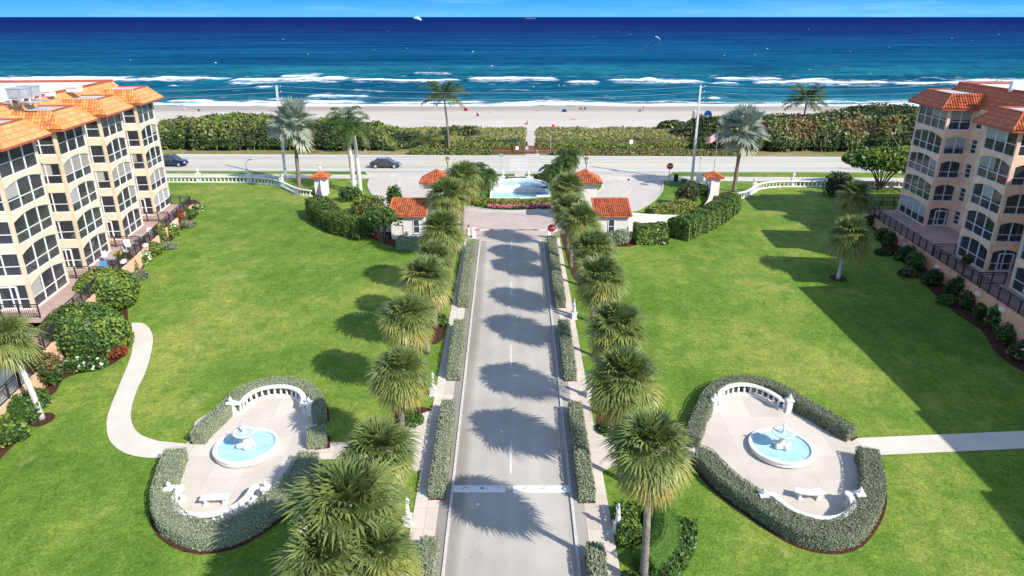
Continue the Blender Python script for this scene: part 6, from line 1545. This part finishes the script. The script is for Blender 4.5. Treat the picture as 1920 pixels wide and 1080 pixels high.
# shrubs along the left terrace wall
LSH=[('low green shrub with white flowers at the far corner of the left terrace',372,396,(1.0,1.0,.75),.16,('greencore','lime'),('flower',.05,.16)),
 ('green shrub second from the far corner of the left terrace wall',356,408,(1.0,.9,.9),.16,('greencore','green'),None),
 ('reddish shrub against the left terrace wall near its far end',338,421,(.9,.8,1.3),.15,('greencore','copper','redleaf','copper'),None),
 ('olive clipped shrub in the left bed beyond the reddish shrub',352,426,(1.2,.8,.55),.13,('olivecore','olive'),None),
 ('bright green flowering shrub in the left bed between two wall lights',326,440,(1.2,1.0,1.0),.17,('greencore','lime'),('flower',.03,.16)),
 ('coppery shrub against the left terrace wall in the middle of the bed',302,456,(1.1,.9,1.6),.16,('greencore','copper','yellowleaf','green'),None),
 ('olive clipped shrub in the left bed beside the middle coppery shrub',316,466,(1.2,.8,.55),.13,('olivecore','olive'),None),
 ('bright green shrub in the left bed below the middle wall light',289,478,(1.2,1.0,1.0),.17,('greencore','lime'),None),
 ('green shrub edged with white flowers in the left bed',270,494,(1.0,.9,.9),.17,('greencore','lime'),('flower',.08,.18)),
 ('red tipped shrub against the left terrace wall before the big round bushes',243,510,(1.2,1.0,1.7),.16,('greencore','green','copper','redleaf'),None),
 ('olive clipped shrub in the left bed in front of the red tipped shrub',262,523,(1.2,.9,.6),.13,('olivecore','olive'),None),
 ('green shrub with white blossoms beside the big round bushes',236,532,(1.1,.9,.8),.17,('greencore','green'),('flower',.08,.2)),
 ('big rounded glossy bush by the left terrace, farther of two',205,572,(2.6,2.3,2.2),.26,('greencore','green','lime'),None),
 ('big rounded glossy bush by the left terrace steps, nearer of two',172,655,(3.1,2.4,2.5),.26,('greencore','green','lime'),None),
 ('dark green bedding with white flowers under the big round bush',160,690,(1.9,.9,.6),.17,('darkcore','green'),('flower',.04,.2)),
 ('bed of low red leaved plants at the bend of the left path',216,667,(1.0,.9,.55),.15,('greencore','redleaf'),None),
 ('coppery green shrub against the lower left terrace wall',88,718,(1.3,1.1,1.4),.19,('greencore','green','copper','green'),None),
 ('low green shrub right behind the leaning palm trunk',62,762,(1.1,.9,.8),.18,('greencore','green'),None),
 ('dense green hedge shrub at the left edge below the lower railing',38,795,(1.3,1.1,1.1),.18,('greencore','green'),None),
 ('green hedge shrub at the far left edge nearest the camera',8,828,(1.5,1.2,1.1),.18,('greencore','green','lime'),None)]
for lab,px,py,r,lf,mats,fl in LSH:
    if 'big rounded' in lab: bush(lab,G(px,py),(r[0]*1.02,r[1],r[2]*.9),.15,5200,('greencore','lime','lime','green','lime'),lumps=7,core=.93,lump=.13,flat=.6)
    elif py<560: bush(lab,G(px,py),tuple(q*.78 for q in r),lf*.85,700,mats,flowers=fl,lumps=6,core=.84)
    else: bush(lab,G(px,py),r,lf*.85,int(800*max(1,r[0]*r[2]*.75)),mats,flowers=fl,lumps=6,core=.84)
RSH=[('dark shrub at the far end of the right terrace wall behind the dull palm',1632,418,(1.3,1,1.0)),('shrub with pale flowers along the right terrace wall below its far corner',1655,446,(1.3,1.0,1.1)),
 ('coppery dark shrub by the right terrace wall before the first wall light',1666,462,(1.0,1.0,1.3)),('low clipped shrub in front of the coppery shrub on the right bed',1656,474,(1.2,.9,.55)),('dark shrub between the first and second lights of the right wall',1693,484,(1.3,1.0,1.1)),
 ('taller dark shrub with twigs at the right wall near the second light',1712,500,(1.2,1.1,1.5)),('low clipped shrub on the right bed below the second light',1702,514,(1.3,.9,.6)),('green shrub on the right bed between the second and third lights',1745,530,(1.4,1.0,1.1)),
 ('round dark shrub in front of the third light of the right wall',1790,552,(1.5,1.2,1.5)),('low clipped curved shrub on the right bed by the round dark shrub',1775,566,(1.4,1.0,.6)),('white flowered shrub on the right bed below the fourth light',1815,572,(1.4,1.1,1.1)),
 ('green shrub on the right bed before the fifth light',1845,592,(1.4,1.1,1.1)),('tall twiggy shrub on the right bed below the fifth light',1868,612,(1.3,1.2,1.6)),('dark shrub on the right bed at the frame edge',1895,640,(1.5,1.3,1.2)),('dark flowered shrub cut by the right frame edge',1915,668,(1.5,1.3,1.1))]
for i,(lab,px,py,r) in enumerate(RSH):
    mats=[('darkcore','dark','green'),('greencore','green'),('darkcore','dark','copper'),('darkcore','dark')][i%4]
    bush(lab,G(px,py+3),tuple(q*.74 for q in r),.15,600,mats,flowers=('flower',.02,.16) if ('flower' in lab) else None,lumps=6)
# topiary at the bottom right
hedge('leafy green hedge along the bottom right walkway inside the crescent',[gtop(1172,940,.9),gtop(1178,972,.9),gtop(1184,1000,.9)],1.2,.9,.10,150,('greencore','green'),bump_=.08,round_=.4,extra=('lime',.25,.12))
M['finegreen']=leafmat('fine_clipped_leaf',[(.075,.17,.022),(.10,.215,.03),(.125,.24,.036)],.6,.2); M['finecore']=simple('fine_clipped_core',(.08,.17,.025),.9,.2,14)
hedge('smooth crescent shaped topiary of fine clipped foliage at the bottom right',[gtop(1226,930,1.3),gtop(1248,962,1.3),gtop(1243,1004,1.3),gtop(1210,1036,1.3)],1.45,1.3,.028,900,('finecore','finegreen'),bump_=.015,round_=.6)
hedge('low dark leafy hedge ringing the crescent topiary at the bottom right',[gtop(1288,972,.7),gtop(1283,1010,.7),gtop(1262,1048,.7),gtop(1225,1075,.7),gtop(1180,1085,.7)],1.0,.75,.13,100,('greencore','green'),bump_=.1,round_=.3)
ribbon('mulch_edge',[G(1300,985),G(1294,1025),G(1268,1065),G(1235,1095)],.5,.014,M['mulch'],world=True)
for lab,px,py in (('low green plants in the mulch at the foot of the third left palm',772,795),('small green bedding plant right of the second right palm',1148,812),('low green plants under the fourth left palms by the walkway',820,610)):
    bush(lab,G(px,py),(.9,.6,.55),.16,260,('greencore','green'))
for q in (((740,770),(805,765),(800,812),(745,815)),((1118,770),(1150,770),(1165,815),(1122,808)),((805,590),(835,590),(828,640),(800,640)),((1050,440),(1075,440),(1092,520),(1074,520))):
    gpoly('mulch_bed',smg(list(q)+[q[0]],.6)[:-1],.016,M['mulch'])
# ------------------------------------------------------------------ dune vegetation
def yfL(x): return yf(x)+.4+2.0*vnoise(x/2.1,x*0+1,51)+1.0*vnoise(x/.9,x*0+1,52)
def yfR(x): return yf(x)+.4+2.2*vnoise(x/2.4,x*0+1,53)+1.0*vnoise(x/1.0,x*0+1,54)
def lumpy(s,a,seed): return lambda x,y: a*(vnoise(x/s,y/s,seed)*.65+vnoise(x/(s*.4),y/(s*.4),seed+1)*.35)
yf=lambda x: 117.6-.017*x
def front(x,y,y0,d): return np.clip((y-y0)/d,0,1)**.45
def hL(x,y):
    e=np.clip((x+64)/3,0,1)*np.clip((-18.5-x+4*(vnoise(x/3,y/4,4)-.5))/6,0,1)**.5*front(x,y,yfL(x),2.4)*np.clip((141-y)/9,0,1)**.5
    return e*(4.0+lumpy(4.5,2.2,11)(x,y)-.030*(y-118)*1.5-np.clip(x+42,0,40)*.045)
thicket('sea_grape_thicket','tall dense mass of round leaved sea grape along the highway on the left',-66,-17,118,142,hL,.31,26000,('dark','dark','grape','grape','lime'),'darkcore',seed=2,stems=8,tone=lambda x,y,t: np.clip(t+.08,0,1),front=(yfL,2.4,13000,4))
def hR(x,y):
    e=np.clip((x-32+3*(vnoise(x/3,y/4,8)-.5))/5,0,1)**.6*np.clip((118-x)/3,0,1)*front(x,y,yfR(x),2.6)*np.clip((146-y)/10,0,1)**.5
    return e*(3.3+lumpy(5,2.6,21)(x,y)+np.clip((x-50)/16,0,1)*1.9-.02*(y-118))
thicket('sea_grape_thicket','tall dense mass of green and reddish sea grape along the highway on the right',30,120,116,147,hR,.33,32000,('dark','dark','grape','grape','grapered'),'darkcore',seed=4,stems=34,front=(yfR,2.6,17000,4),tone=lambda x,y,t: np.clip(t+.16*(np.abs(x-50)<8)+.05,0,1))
gapx=lambda x,y: np.clip((np.abs(x-(3.2+.03*(y-120)))-.9)/1.0,0,1)
def hD(x,y):
    return gapx(x,y)*np.clip((x+24)/4,0,1)*np.clip((42-x)/4,0,1)*front(x,y,121.5-.017*x,1.5)*np.clip((132+2*vnoise(x/5,y*0,61)-y)/2,0,1)*(.30+lumpy(3.2,.5,31)(x,y)+.30*np.clip((132-y)/9,0,1))
thicket('dune_scrub','low green and bronze scrub covering the front of the dune between the thickets',-26,44,121,135,hD,.20,32000,('dark','grape','lime','yellowleaf','copper'),'darkcore',seed=6,gscale=.16)
def hG(x,y):
    return gapx(x,y)*np.clip((x+70)/3,0,1)*np.clip((110-x)/3,0,1)*np.clip((y-130)/2,0,1)*np.clip((157+2.5*(vnoise(x/6,y*0,5)-.5)*3-y)/4,0,1)*(.35+lumpy(2.2,.5,41)(x,y))
M['dunecore']=simple('dune_grass_base',(.26,.23,.12),.95,.3,2)
thicket('dune_grass','pale yellow green dune grass on the crest before the beach',-40,52,130,160,hG,.36,30000,('dunegrass','dunegrass','dunegrass','yellowleaf'),'dunecore',seed=9,flat=.15)
hedge('clipped green hedge along the far highway kerb left of the beach gate',[G(770,289),G(920,290)],1.5,.9,.22,60,('darkcore','grape'),smooth=False,bump_=.15,extra=('lime',.2,.22))
hedge('long clipped green and bronze hedge along the far highway kerb right of the beach gate',[G(1036,290),G(1398,292)],1.5,.85,.22,60,('darkcore','grape'),smooth=False,bump_=.15,extra=('grapered',.3,.22))
bush('bright lime green shrub under the right sea grape thicket by the kerb',G(1697,294),(2.4,1.2,1.3),.26,500,('greencore','lime'))
for lab,x,y,r in (('bright green bush on the dune left of the coconut palm',-25.0,121.5,(2.8,2,2.2)),('dark round scrub on the dune left of the young coconut',-10,137,(4,2,1.6)),('dark round scrub on the dune crest right of the path',33.5,150,(3.2,2,1.5))):
    bush(lab,(x,y,gz(y)),r,.36,600,('darkcore','grape','dark'))
# ------------------------------------------------------------------ highway: cars, poles, wires, beach gate
def car(label,c,rz,suv,paint):
    root=thing('parked_car' if False else 'passing_car',label,'car',c,rz); m,nt,b=newmat(paint[0]); b.inputs['Base Color'].default_value=(*paint[1],1); b.inputs['Metallic'].default_value=.35; b.inputs['Roughness'].default_value=.25; b.inputs['Coat Weight'].default_value=.6; M[paint[0]]=m
    H=1.72 if suv else 1.45; belt=1.02 if suv else .90; L=4.75
    # body: lofted cross sections, x forward
    st=[(-2.36,.50,.66,.66),(-2.30,.40,.80,.82),(-1.9,.30,.88,belt),(-1.3,.28,.91,belt+.01),(0,.26,.92,belt),(.95,.26,.92,belt-.01),(1.2,.27,.91,belt-.05),(1.8,.30,.88,belt-.13),(2.2,.36,.80,belt-.23),(2.36,.44,.62,.60)]
    k=MB(); rings=[]
    for x,zb,w_,zt in st:
        i=len(k.v); rings.append(i); zm=(zb+zt)/2
        for y,z in ((-w_*.9,zb),(w_*.9,zb),(w_,zm-.05),(w_*.98,zt-.1),(w_*.88,zt),(-w_*.88,zt),(-w_*.98,zt-.1),(-w_,zm-.05)): k.v.append((x,y,z))
    for a,b_ in zip(rings,rings[1:]):
        for j in range(8): k.f.append([a+j,a+(j+1)%8,b_+(j+1)%8,b_+j]); k.m.append(0); k.uv.append(None)
    k.f.append([rings[0]+j for j in range(8)]); k.f.append([rings[-1]+j for j in range(8)][::-1]); k.m+=[0,0]; k.uv+=[None,None]
    bd=fixn(k.build('body',m,root,smooth=True))
    md=bd.modifiers.new('bev','BEVEL'); md.width=.04; md.segments=2; md.limit_method='ANGLE'
    r0,r1=(-2.1,.25) if suv else (-1.05,.2); b0,b1=(-2.28,1.05) if suv else (-1.85,1.12)
    def fr(d,z0,z1): 
        t=lambda z:(z-belt)/(H-belt)
        P=[]
        for z in (z0,z1):
            q=t(z); w_=(.86-.22*q)+d; xa=b0+(r0-b0)*q-d*.5; xb=b1+(r1-b1)*q+d*.5; P.append([(xa,-w_,z),(xb,-w_,z),(xb,w_,z),(xa,w_,z)])
        return P
    k=MB(); A,B=fr(0,belt-.03,H-.06)
    for j in range(4): k.face([A[j],A[(j+1)%4],B[(j+1)%4],B[j]])
    k.build('windows',M['door'],root)
    k=MB(); A,B=fr(.015,H-.1,H); k.face(B)
    for j in range(4): k.face([A[j],A[(j+1)%4],B[(j+1)%4],B[j]])
    A,B=fr(.012,belt-.02,H-.05)
    for a,b_ in zip(A,B): k.bar(a,b_,.09,.07)
    for sg in (0,3):
        for tt in ((.48,.42) if not suv else (.38,.70)): k.bar(Vector(A[0]).lerp(Vector(A[1]),tt) if sg==0 else Vector(A[3]).lerp(Vector(A[2]),tt),Vector(B[0]).lerp(Vector(B[1]),tt) if sg==0 else Vector(B[3]).lerp(Vector(B[2]),tt),.07,.05)
    k.build('roof',m,root,smooth=False)
    for x in (-1.42,1.42):
        for y in (-.82,.82):
            k=MB(); k.tube([(x,y-.11,.34),(x,y+.11,.34)],.34,20); wh=k.build('wheel',M['black'],root); k=MB(); s_=-1 if y<0 else 1; k.tube([(x,y+s_*.09,.34),(x,y+s_*.125,.34)],.22,12); k.build('rim',M['steel'],wh)
    for y in (-.6,.6):
        k=MB(); k.box((2.27,y,.66),(.12,.34,.13)); k.build('headlight',M['frame'],root); k=MB(); k.box((-2.30,y,.76),(.1,.32,.14)); k.build('tail_light',M['red'],root)
    k=MB(); k.box((2.30,0,.50),(.14,.9,.16)); k.build('grille',M['black'],root); k=MB()
    for y in (-.95,.95): k.box((.78,y,belt+.04),(.14,.16,.1)); 
    k.build('wing_mirror',m,root)
    for y in (-.925,.925):
        for x in (-.55,.35): k=MB(); k.box((x,y,belt-.17),(.2,.02,.03)); k.build('door_handle',M['steel'],root)
    return root
c=G(722,316); car('dark grey saloon car driving on the highway near the royal palms',(c[0],c[1]+.8,.02),0,False,('dark_grey_car_paint',(.06,.06,.075)))
c=G(317,313); car('dark navy estate car on the highway emerging behind the left building',(c[0]+.2,c[1]+.8,.02),R(-2),True,('navy_car_paint',(.012,.02,.075)))
def pole(label,px,py,tx,ty,trans):
    c=G(px,py); t=at(tx,ty,c[1]); h=t[2]-c[2]; root=thing('utility_pole',label,'utility pole',c,0,'concrete utility poles')
    k=MB(); k.bar((0,0,0),(t[0]-c[0],0,h),.34,.34); i=len(k.v); k.v=k.v[:4]+[(x*.62+(t[0]-c[0])*.38,y*.62,z) for x,y,z in k.v[4:8]]; k.build('pole',M['conc_pole'],root)
    dx=(t[0]-c[0])/h
    for z in (h-.3,h-1.0,h-1.8):
        k=MB(); k.bar((dx*z,0,z),(dx*z+.55,0,z+.12),.05,.05); k.lathe([(.03,0),(.07,.03),(.05,.09),(.07,.13),(.03,.2)],8,(dx*z+.55,0,z+.1)); k.build('insulator',M['steel'],root)
    if trans:
        k=MB(); z=h-4.2; k.lathe([(.26,0),(.28,.05),(.28,.85),(.2,.95),(.05,1.0)],12,(dx*z-.5,0,z)); k.bar((dx*z,0,z+.5),(dx*z-.4,0,z+.5),.1,.1); k.build('transformer',M['steel'],root)
        k=MB(); k.lathe([(.2,0),(.2,.6),(.08,.7)],10,(dx*z-.35,.35,z+.2)); k.build('transformer',M['steel'],root)
    return c,h,dx
cL,hL_,dL=pole('concrete utility pole behind the silver palm on the left',536,336,518,160,False)
cR,hR_,dR=pole('concrete utility pole with a grey transformer on the right',1297,340,1314,160,True)
pf=pole('top of a distant utility pole behind the right building roof',1845,345,1871,149,False)
def wire(label,a,b_,sag,r=.013,group='overhead power wires along the highway',mt='wire'):
    P=[Vector(a).lerp(Vector(b_),t/16)-Vector((0,0,sag*4*(t/16)*(1-t/16))) for t in range(17)]; k=MB(); m_=P[8]; k.tube(P,r,5); o=k.build('power_line',M[mt],org=tuple(m_)); tag(o,label,'wire',group)
M['wire']=simple('pale_wire',(.45,.46,.47),.5,.05,3); M['cable']=simple('dark_cable',(.13,.13,.13),.6,.05,3)
tp=lambda c,h,d,z,dx=.5: (c[0]+d*(h-z)+dx,c[1],c[2]+h-z)
for nm,z,sg in (('topmost',.1,.9),('second',.85,1.0),('third',1.65,1.0)):
    L_,R__,E_=tp(cL,hL_,dL,z),tp(cR,hR_,dR,z),tp(pf[0],pf[1],pf[2],z)
    wire(f'{nm} overhead wire between the left and right concrete poles',L_,R__,sg)
    wire(f'{nm} overhead wire from the right concrete pole toward the right building',R__,E_,sg*.8)
    wire(f'{nm} overhead wire leaving the left concrete pole toward the left building',L_,(L_[0]-60,L_[1]+1,L_[2]),sg)
for nm,z in (('highest',5.6),('middle',6.2),('lowest',7.1)):
    L_,R__,E_=tp(cL,hL_,dL,z,.2),tp(cR,hR_,dR,z,.2),tp(pf[0],pf[1],pf[2],z,.2)
    wire(f'{nm} of the lower cables between the two concrete poles in front of the dune hedge',L_,R__,.5,.012,mt='cable')
    wire(f'{nm} of the lower cables right of the transformer pole before the sea grapes',R__,E_,.4,.012,mt='cable')
    wire(f'{nm} of the lower cables left of the left pole before the sea grapes',L_,(L_[0]-60,L_[1]+1,L_[2]),.5,.012,mt='cable')
# street lamp bracket seen above the left balustrade, flagpole
c=G(467,341); root=thing('street_light','slim curved street light arm above the left balustrade','street light',(c[0]-.0,c[1]+.9,0)); k=MB(); k.tube([(-.5,0,0),(-.5,0,2.0),(-.4,0,2.6),(0.0,0,2.9)],.04,6); k.build('post',M['steel'],root); k=MB(); k.box((.2,0,2.92),(.5,.2,.1)); k.build('lamp_head',M['steel'],root)
def flag():
    c=(25.9,88.3,3.0); tp_=at(1341,248,88.3); h=tp_[2]-c[2]; root=thing('flagpole','flagpole with a waving striped flag standing on the right entrance pillar','flag',c)
    k=MB(); k.tube([(0,0,0),(0,0,h)],[.05,.03],8); k.lathe([(.03,0),(.07,.06),(.02,.12)],8,(0,0,h)); k.build('pole',M['steel'],root)
    m,nt,b=newmat('striped_flag'); uv=nt.nodes.new('ShaderNodeTexCoord').outputs['UV']; sp=nt.nodes.new('ShaderNodeSeparateXYZ'); nt.links.new(uv,sp.inputs[0])
    st=mth(nt,'LESS_THAN',mth(nt,'MODULO',mth(nt,'MULTIPLY',sp.outputs[1],13.0),2.0),1.0)
    c_=mix(nt,st,(.8,.78,.76),(.60,.03,.05)); cn=mth(nt,'MULTIPLY',mth(nt,'LESS_THAN',sp.outputs[0],.4),mth(nt,'GREATER_THAN',sp.outputs[1],6/13))
    vo=N(nt,'ShaderNodeTexVoronoi'); vo.inputs['Scale'].default_value=1; vo.inputs['Randomness'].default_value=0; mp=nt.nodes.new('ShaderNodeMapping'); mp.inputs['Scale'].default_value=(27,17,1); nt.links.new(uv,mp.inputs['Vector']); nt.links.new(mp.outputs[0],vo.inputs['Vector'])
    star=mix(nt,mth(nt,'LESS_THAN',vo.outputs['Distance'],.3),(.03,.05,.22),(.8,.8,.8))
    nt.links.new(mix(nt,cn,c_,star),b.inputs['Base Color']); b.inputs['Roughness'].default_value=.8
    k=MB(); W_,H_=1.5,.95; n=10
    for i in range(n):
        u0,u1=i/n,(i+1)/n; f=lambda u:(-.04-W_*u*.8,.16*math.sin(u*7),-.45*u); a,b_=f(u0),f(u1); z=h-.1
        k.face([(a[0],a[1],z-H_+a[2]),(b_[0],b_[1],z-H_+b_[2]),(b_[0],b_[1],z+b_[2]),(a[0],a[1],z+a[2])],0,[(u0,0),(u1,0),(u1,1),(u0,1)])
    k.build('flag_cloth',m,root)
flag()
# pillar lamp globe on the left pillar
k=MB(); k.lathe([(.06,0),(.05,.2),(.16,.28),(.18,.42),(.1,.55),(.03,.6)],10); o=k.build('pillar_lamp',M['frame'],smooth=True); o.location=(-24.6,88.3,3.05); tag(o,'small pale lamp globe on top of the left entrance pillar','lamp')
# beach access gate and fence
def gate():
    a,b_=G(963,291),G(1003,291); base=((a[0]+b_[0])/2,a[1]+1.0,a[2]); root=thing('beach_gate','brown wooden gate with small notices at the beach access path','gate',base); k=MB(); w_=(b_[0]-a[0])
    n=int(w_/.16)
    for i in range(n): k.box((-w_/2+w_*(i+.5)/n,0,.75),(w_/n*.86,.05,1.35))
    for z in (.3,1.2): k.box((0,.05,z),(w_,.06,.12))
    k.build('board_panel',M['wood'],root)
    for x in (-w_/2,-.1,w_/2): k=MB(); k.box((x,.0,.85),(.16,.16,1.7)); k.box((x,0,1.73),(.2,.2,.06)); k.build('post',M['wood'],root)
    for x,mt in ((-w_*.33,'white'),(w_*.12,'steel')): k=MB(); k.box((x,-.05,1.0),(.5,.03,.55)); k.build('notice',M[mt],root)
    for lab,x0,x1 in (('low brown wooden fence left of the beach gate',923,962),('low brown wooden fence right of the beach gate',1004,1034)):
        p,q=G(x0,291),G(x1,291); r_=thing('wooden_fence',lab,'fence',((p[0]+q[0])/2,base[1]+.2,base[2])); w2=q[0]-p[0]; k=MB()
        for z in (.35,.7,1.05): k.box((0,0,z),(w2,.05,.22))
        k.build('rail_panel',M['wood'],r_)
        for i in range(4): k=MB(); k.box((-w2/2+w2*i/3,.06,.62),(.13,.13,1.24)); k.build('post',M['wood'],r_)
gate()
gpoly('beach_path',[(2.3,115),(4.6,115),(4.6,122),(5.0,136),(5.2,158),(3.0,158),(2.6,136),(2.3,122)],.03,M['sand'])
# ------------------------------------------------------------------ beach life
def beach(px,py): return G(px,py)
def person(lab,px,py,pose,cloth,rz,off=(0,0)):
    c=beach(px,py); c=(c[0]+off[0],c[1]+off[1],gz(c[1]+off[1])); P=figure('person',body(pose),BODY_E,M['skin'],loc=c,sub=0); P.rotation_euler=(0,0,R(rz)); tag(P,lab,'person')
    J=body(pose); k=MB(); pts=[Vector(J[n][:3]) for n in ('pel','waist','chest')]; d=(pts[1]-pts[0]).normalized(); k.tube([pts[0]-d*.12]+pts+[pts[2]+d*.06],[.17,.165,.15,.175,.13],10); k.build('swimwear',M[cloth],P,smooth=True)
    J2=Vector(J['head'][:3]); k=MB(); k.lathe([(.10,-.02),(.112,.03),(.08,.1),(.02,.115)],8,tuple(J2)); k.build('hair',M['hair'],P); return P
def bchair(lab,px,py,rz,cloth,off=(0,0)):
    c=beach(px,py); root=thing('beach_chair',lab,'beach chair',(c[0]+off[0],c[1]+off[1],gz(c[1]+off[1])),R(rz)); k=MB(); k.box((0,-.1,.2),(.55,.55,.05)); k.bar((0,.14,.2),(0,.55,.8),.55,.05); k.build('sling',M[cloth],root); k=MB()
    for x in (-.27,.27): k.bar((x,-.36,0),(x,.2,.22),.04,.04); k.bar((x,.3,0),(x,-.3,.4),.04,.04)
    k.build('frame',M['steel'],root)
def btent(lab,px,py,w_,h,mat):
    c=beach(px,py); root=thing('beach_tent',lab,'beach tent',c); k=MB(); n,m_=8,6; i0=0
    for a in range(n+1):
        for b_ in range(m_+1):
            th=math.pi*a/n; ph=math.pi*.62*b_/m_; r=1.0; x=w_/2*math.cos(th)*1.0; z=h*math.sin(th)*math.cos(ph-.35)*1.05; y=w_*.42*math.sin(th)*math.sin(ph-.35)
            k.v.append((x,y,max(0,z)))
    for a in range(n):
        for b_ in range(m_): q=a*(m_+1)+b_; k.f.append([q,q+1,q+m_+2,q+m_+1]); k.m.append(0); k.uv.append(None)
    k.build('canopy',M[mat],root,smooth=True); k=MB(); k.box((0,.1,.04),(w_*.9,w_*.5,.04)); k.build('ground_sheet',M[mat],root)
def umb(lab,px,py,mat):
    c=beach(px,py); root=thing('beach_umbrella',lab,'umbrella',c); k=MB(); k.tube([(0,0,0),(.15,0,2.0)],.03,6); k.build('pole',M['steel'],root); k=MB(); k.lathe([(1.1,1.6),(.75,1.85),(.3,2.02),(.02,2.08)],10,(.1,0,0)); k.build('canopy',M[mat],root)
btent('blue pop up tent on the sand by the water right of the transformer pole',1327,217,2.4,1.5,'blue')
btent('small dark blue shelter on the sand by the water, centre',1058,210,1.6,.9,'blue')
btent('red beach shelter on the sand just right of the coconut palm crown',873,208,1.3,1.0,'redcloth')
btent('small pale tent on the sand left of the silver palm',416,219,1.6,1.3,'whitecloth')
person('person in red standing on the sand near the waterline',1206,208,'stand','redcloth',20)
person('person sitting on a dark chair near the red standing person',1200,210,'sit','darkcloth',200); bchair('dark beach chair near the person in red',1200,210,200,'blue')
for lab,px,py,po,cl,rz,ch in (('person in dark clothes seated by the water right of centre',1089,206,'sit','darkcloth',190,'redcloth'),('person in red seated by the water right of centre',1097,206,'sit','redcloth',170,'darkcloth'),
   ('person lying on the sand in the middle of the beach right of centre',1075,224,'lie','pinkcloth',70,None),('person lounging in a chair on the sand above the dune path',989,234,'sit','redcloth',230,'pinkcloth'),('person sitting alone on the sand left of centre below the red shelter',896,218,'sit','darkcloth',160,'darkcloth'),
   ('person in pale clothes seated on the sand above the island',922,211,'sit','whitecloth',180,'whitecloth'),('person in red sitting on the far left sand beside the building roof',348,207,'sit','redcloth',190,'whitecloth'),('person in dark clothes sitting on the left sand',374,209,'sit','darkcloth',170,'darkcloth'),('person lying on the left sand near the pale tent',428,219,'lie','darkcloth',80,None),('person lying on the sand left of the silver palm',452,215,'lie','darkcloth',95,None),('person lying flat on the sand near the water left of the blue shelter',1008,208,'lie','pinkcloth',85,None)):
    person(lab,px,py,po,cl,rz)
    if ch: bchair('beach chair under the '+' '.join(lab.replace(' one of a pair','').split()[:12]),px,py,rz,ch)
c=beach(1037,241); k=MB(); k.lathe([(.30,0),(.34,.1),(.34,.85),(.3,.95),(.12,1.05)],12); k.box((0,0,-.2),(.1,.1,.5)); o=k.build('litter_barrel',M['red'],smooth=True); o.location=c; tag(o,'round red litter barrel on the sand at the top of the beach path','bin')
for lab,px,py in (('person wading in the shallow surf, left of centre pair',1048,166),('person wading in the shallow surf, right of centre pair',1057,165.5),('person wading in the surf near the far left of the group',1000,168)):
    p=atz(px,py,SEA-.6); P=figure('person',body('stand'),BODY_E,M['skin'],loc=p,sub=0); tag(P,lab,'person'); k=MB(); k.tube([(0,0,.8),(0,0,1.05)],.16,8); k.build('swimwear',M['darkcloth'],P)
# kite surfing
def kite(lab,px,py,Y,span,rz,tilt):
    p=at(px,py,Y); root=thing('surf_kite',lab,'kite',p,R(rz)); k=MB(); n=10
    for i in range(n):
        for j in range(1):
            P=[]
            for a,c_ in ((i,0),(i+1,0),(i+1,1),(i,1)):
                t=-1+2*a/n; ch=span*.26*(1-.55*t*t); th=t*1.15; x=span*.42*math.sin(th); z=span*.42*(math.cos(th)-.6); y=(c_-.5)*ch; P.append((x,y,z-abs(y)*.15))
            k.face(P)
    k.build('canopy',M['kite'],root); root.rotation_euler=(R(tilt[0]),R(tilt[1]),R(rz))
    k=MB(); k.tube([(-span*.3,-.2,0),(0,-2,-span*1.6)],.012,4); k.tube([(span*.3,-.2,0),(0,-2,-span*1.6)],.012,4); k.build('line',M['wire'],root)
kite('pale blue surf kite low over the sea right of centre',1234,76,460,8,20,(30,60))
kite('pale surf kite against the horizon left of centre',783,35,900,13,10,(60,15))
def surfer(lab,px,py):
    p=atz(px,py,SEA+.1); P=figure('person',body('walk'),BODY_E,M['darkcloth'],loc=p,sub=0); tag(P,lab,'person'); k=MB(); k.box((0,-.05,.0),(.45,1.5,.06)); b=k.build('surfboard',M['white']); b.location=p; tag(b,'white board under the '+lab.split(' in ')[0],'surfboard')
surfer('kite surfer in a dark wetsuit riding the blue water left of centre',806,126)
# ship on the horizon
p=atz(994,32.5,SEA); root=thing('cargo_ship','faint grey cargo ship on the horizon right of centre','ship',(p[0]*1.0,min(p[1],9000),SEA)); 
p=at(994,32.0,9000); root.location=(p[0],9000,SEA); k=MB(); k.prism([(-60,-9),(50,-9),(66,0),(50,9),(-60,9)],0,9); k.build('hull',M['shipgrey'] if 'shipgrey' in M else M.setdefault('shipgrey',simple('ship_grey',(.10,.13,.2),.7)),root); k=MB(); k.box((-44,0,15),(16,14,12)); k.box((-44,0,24),(5,5,8)); k.box((5,0,12),(60,14,6)); k.build('superstructure',M['shipgrey'],root)
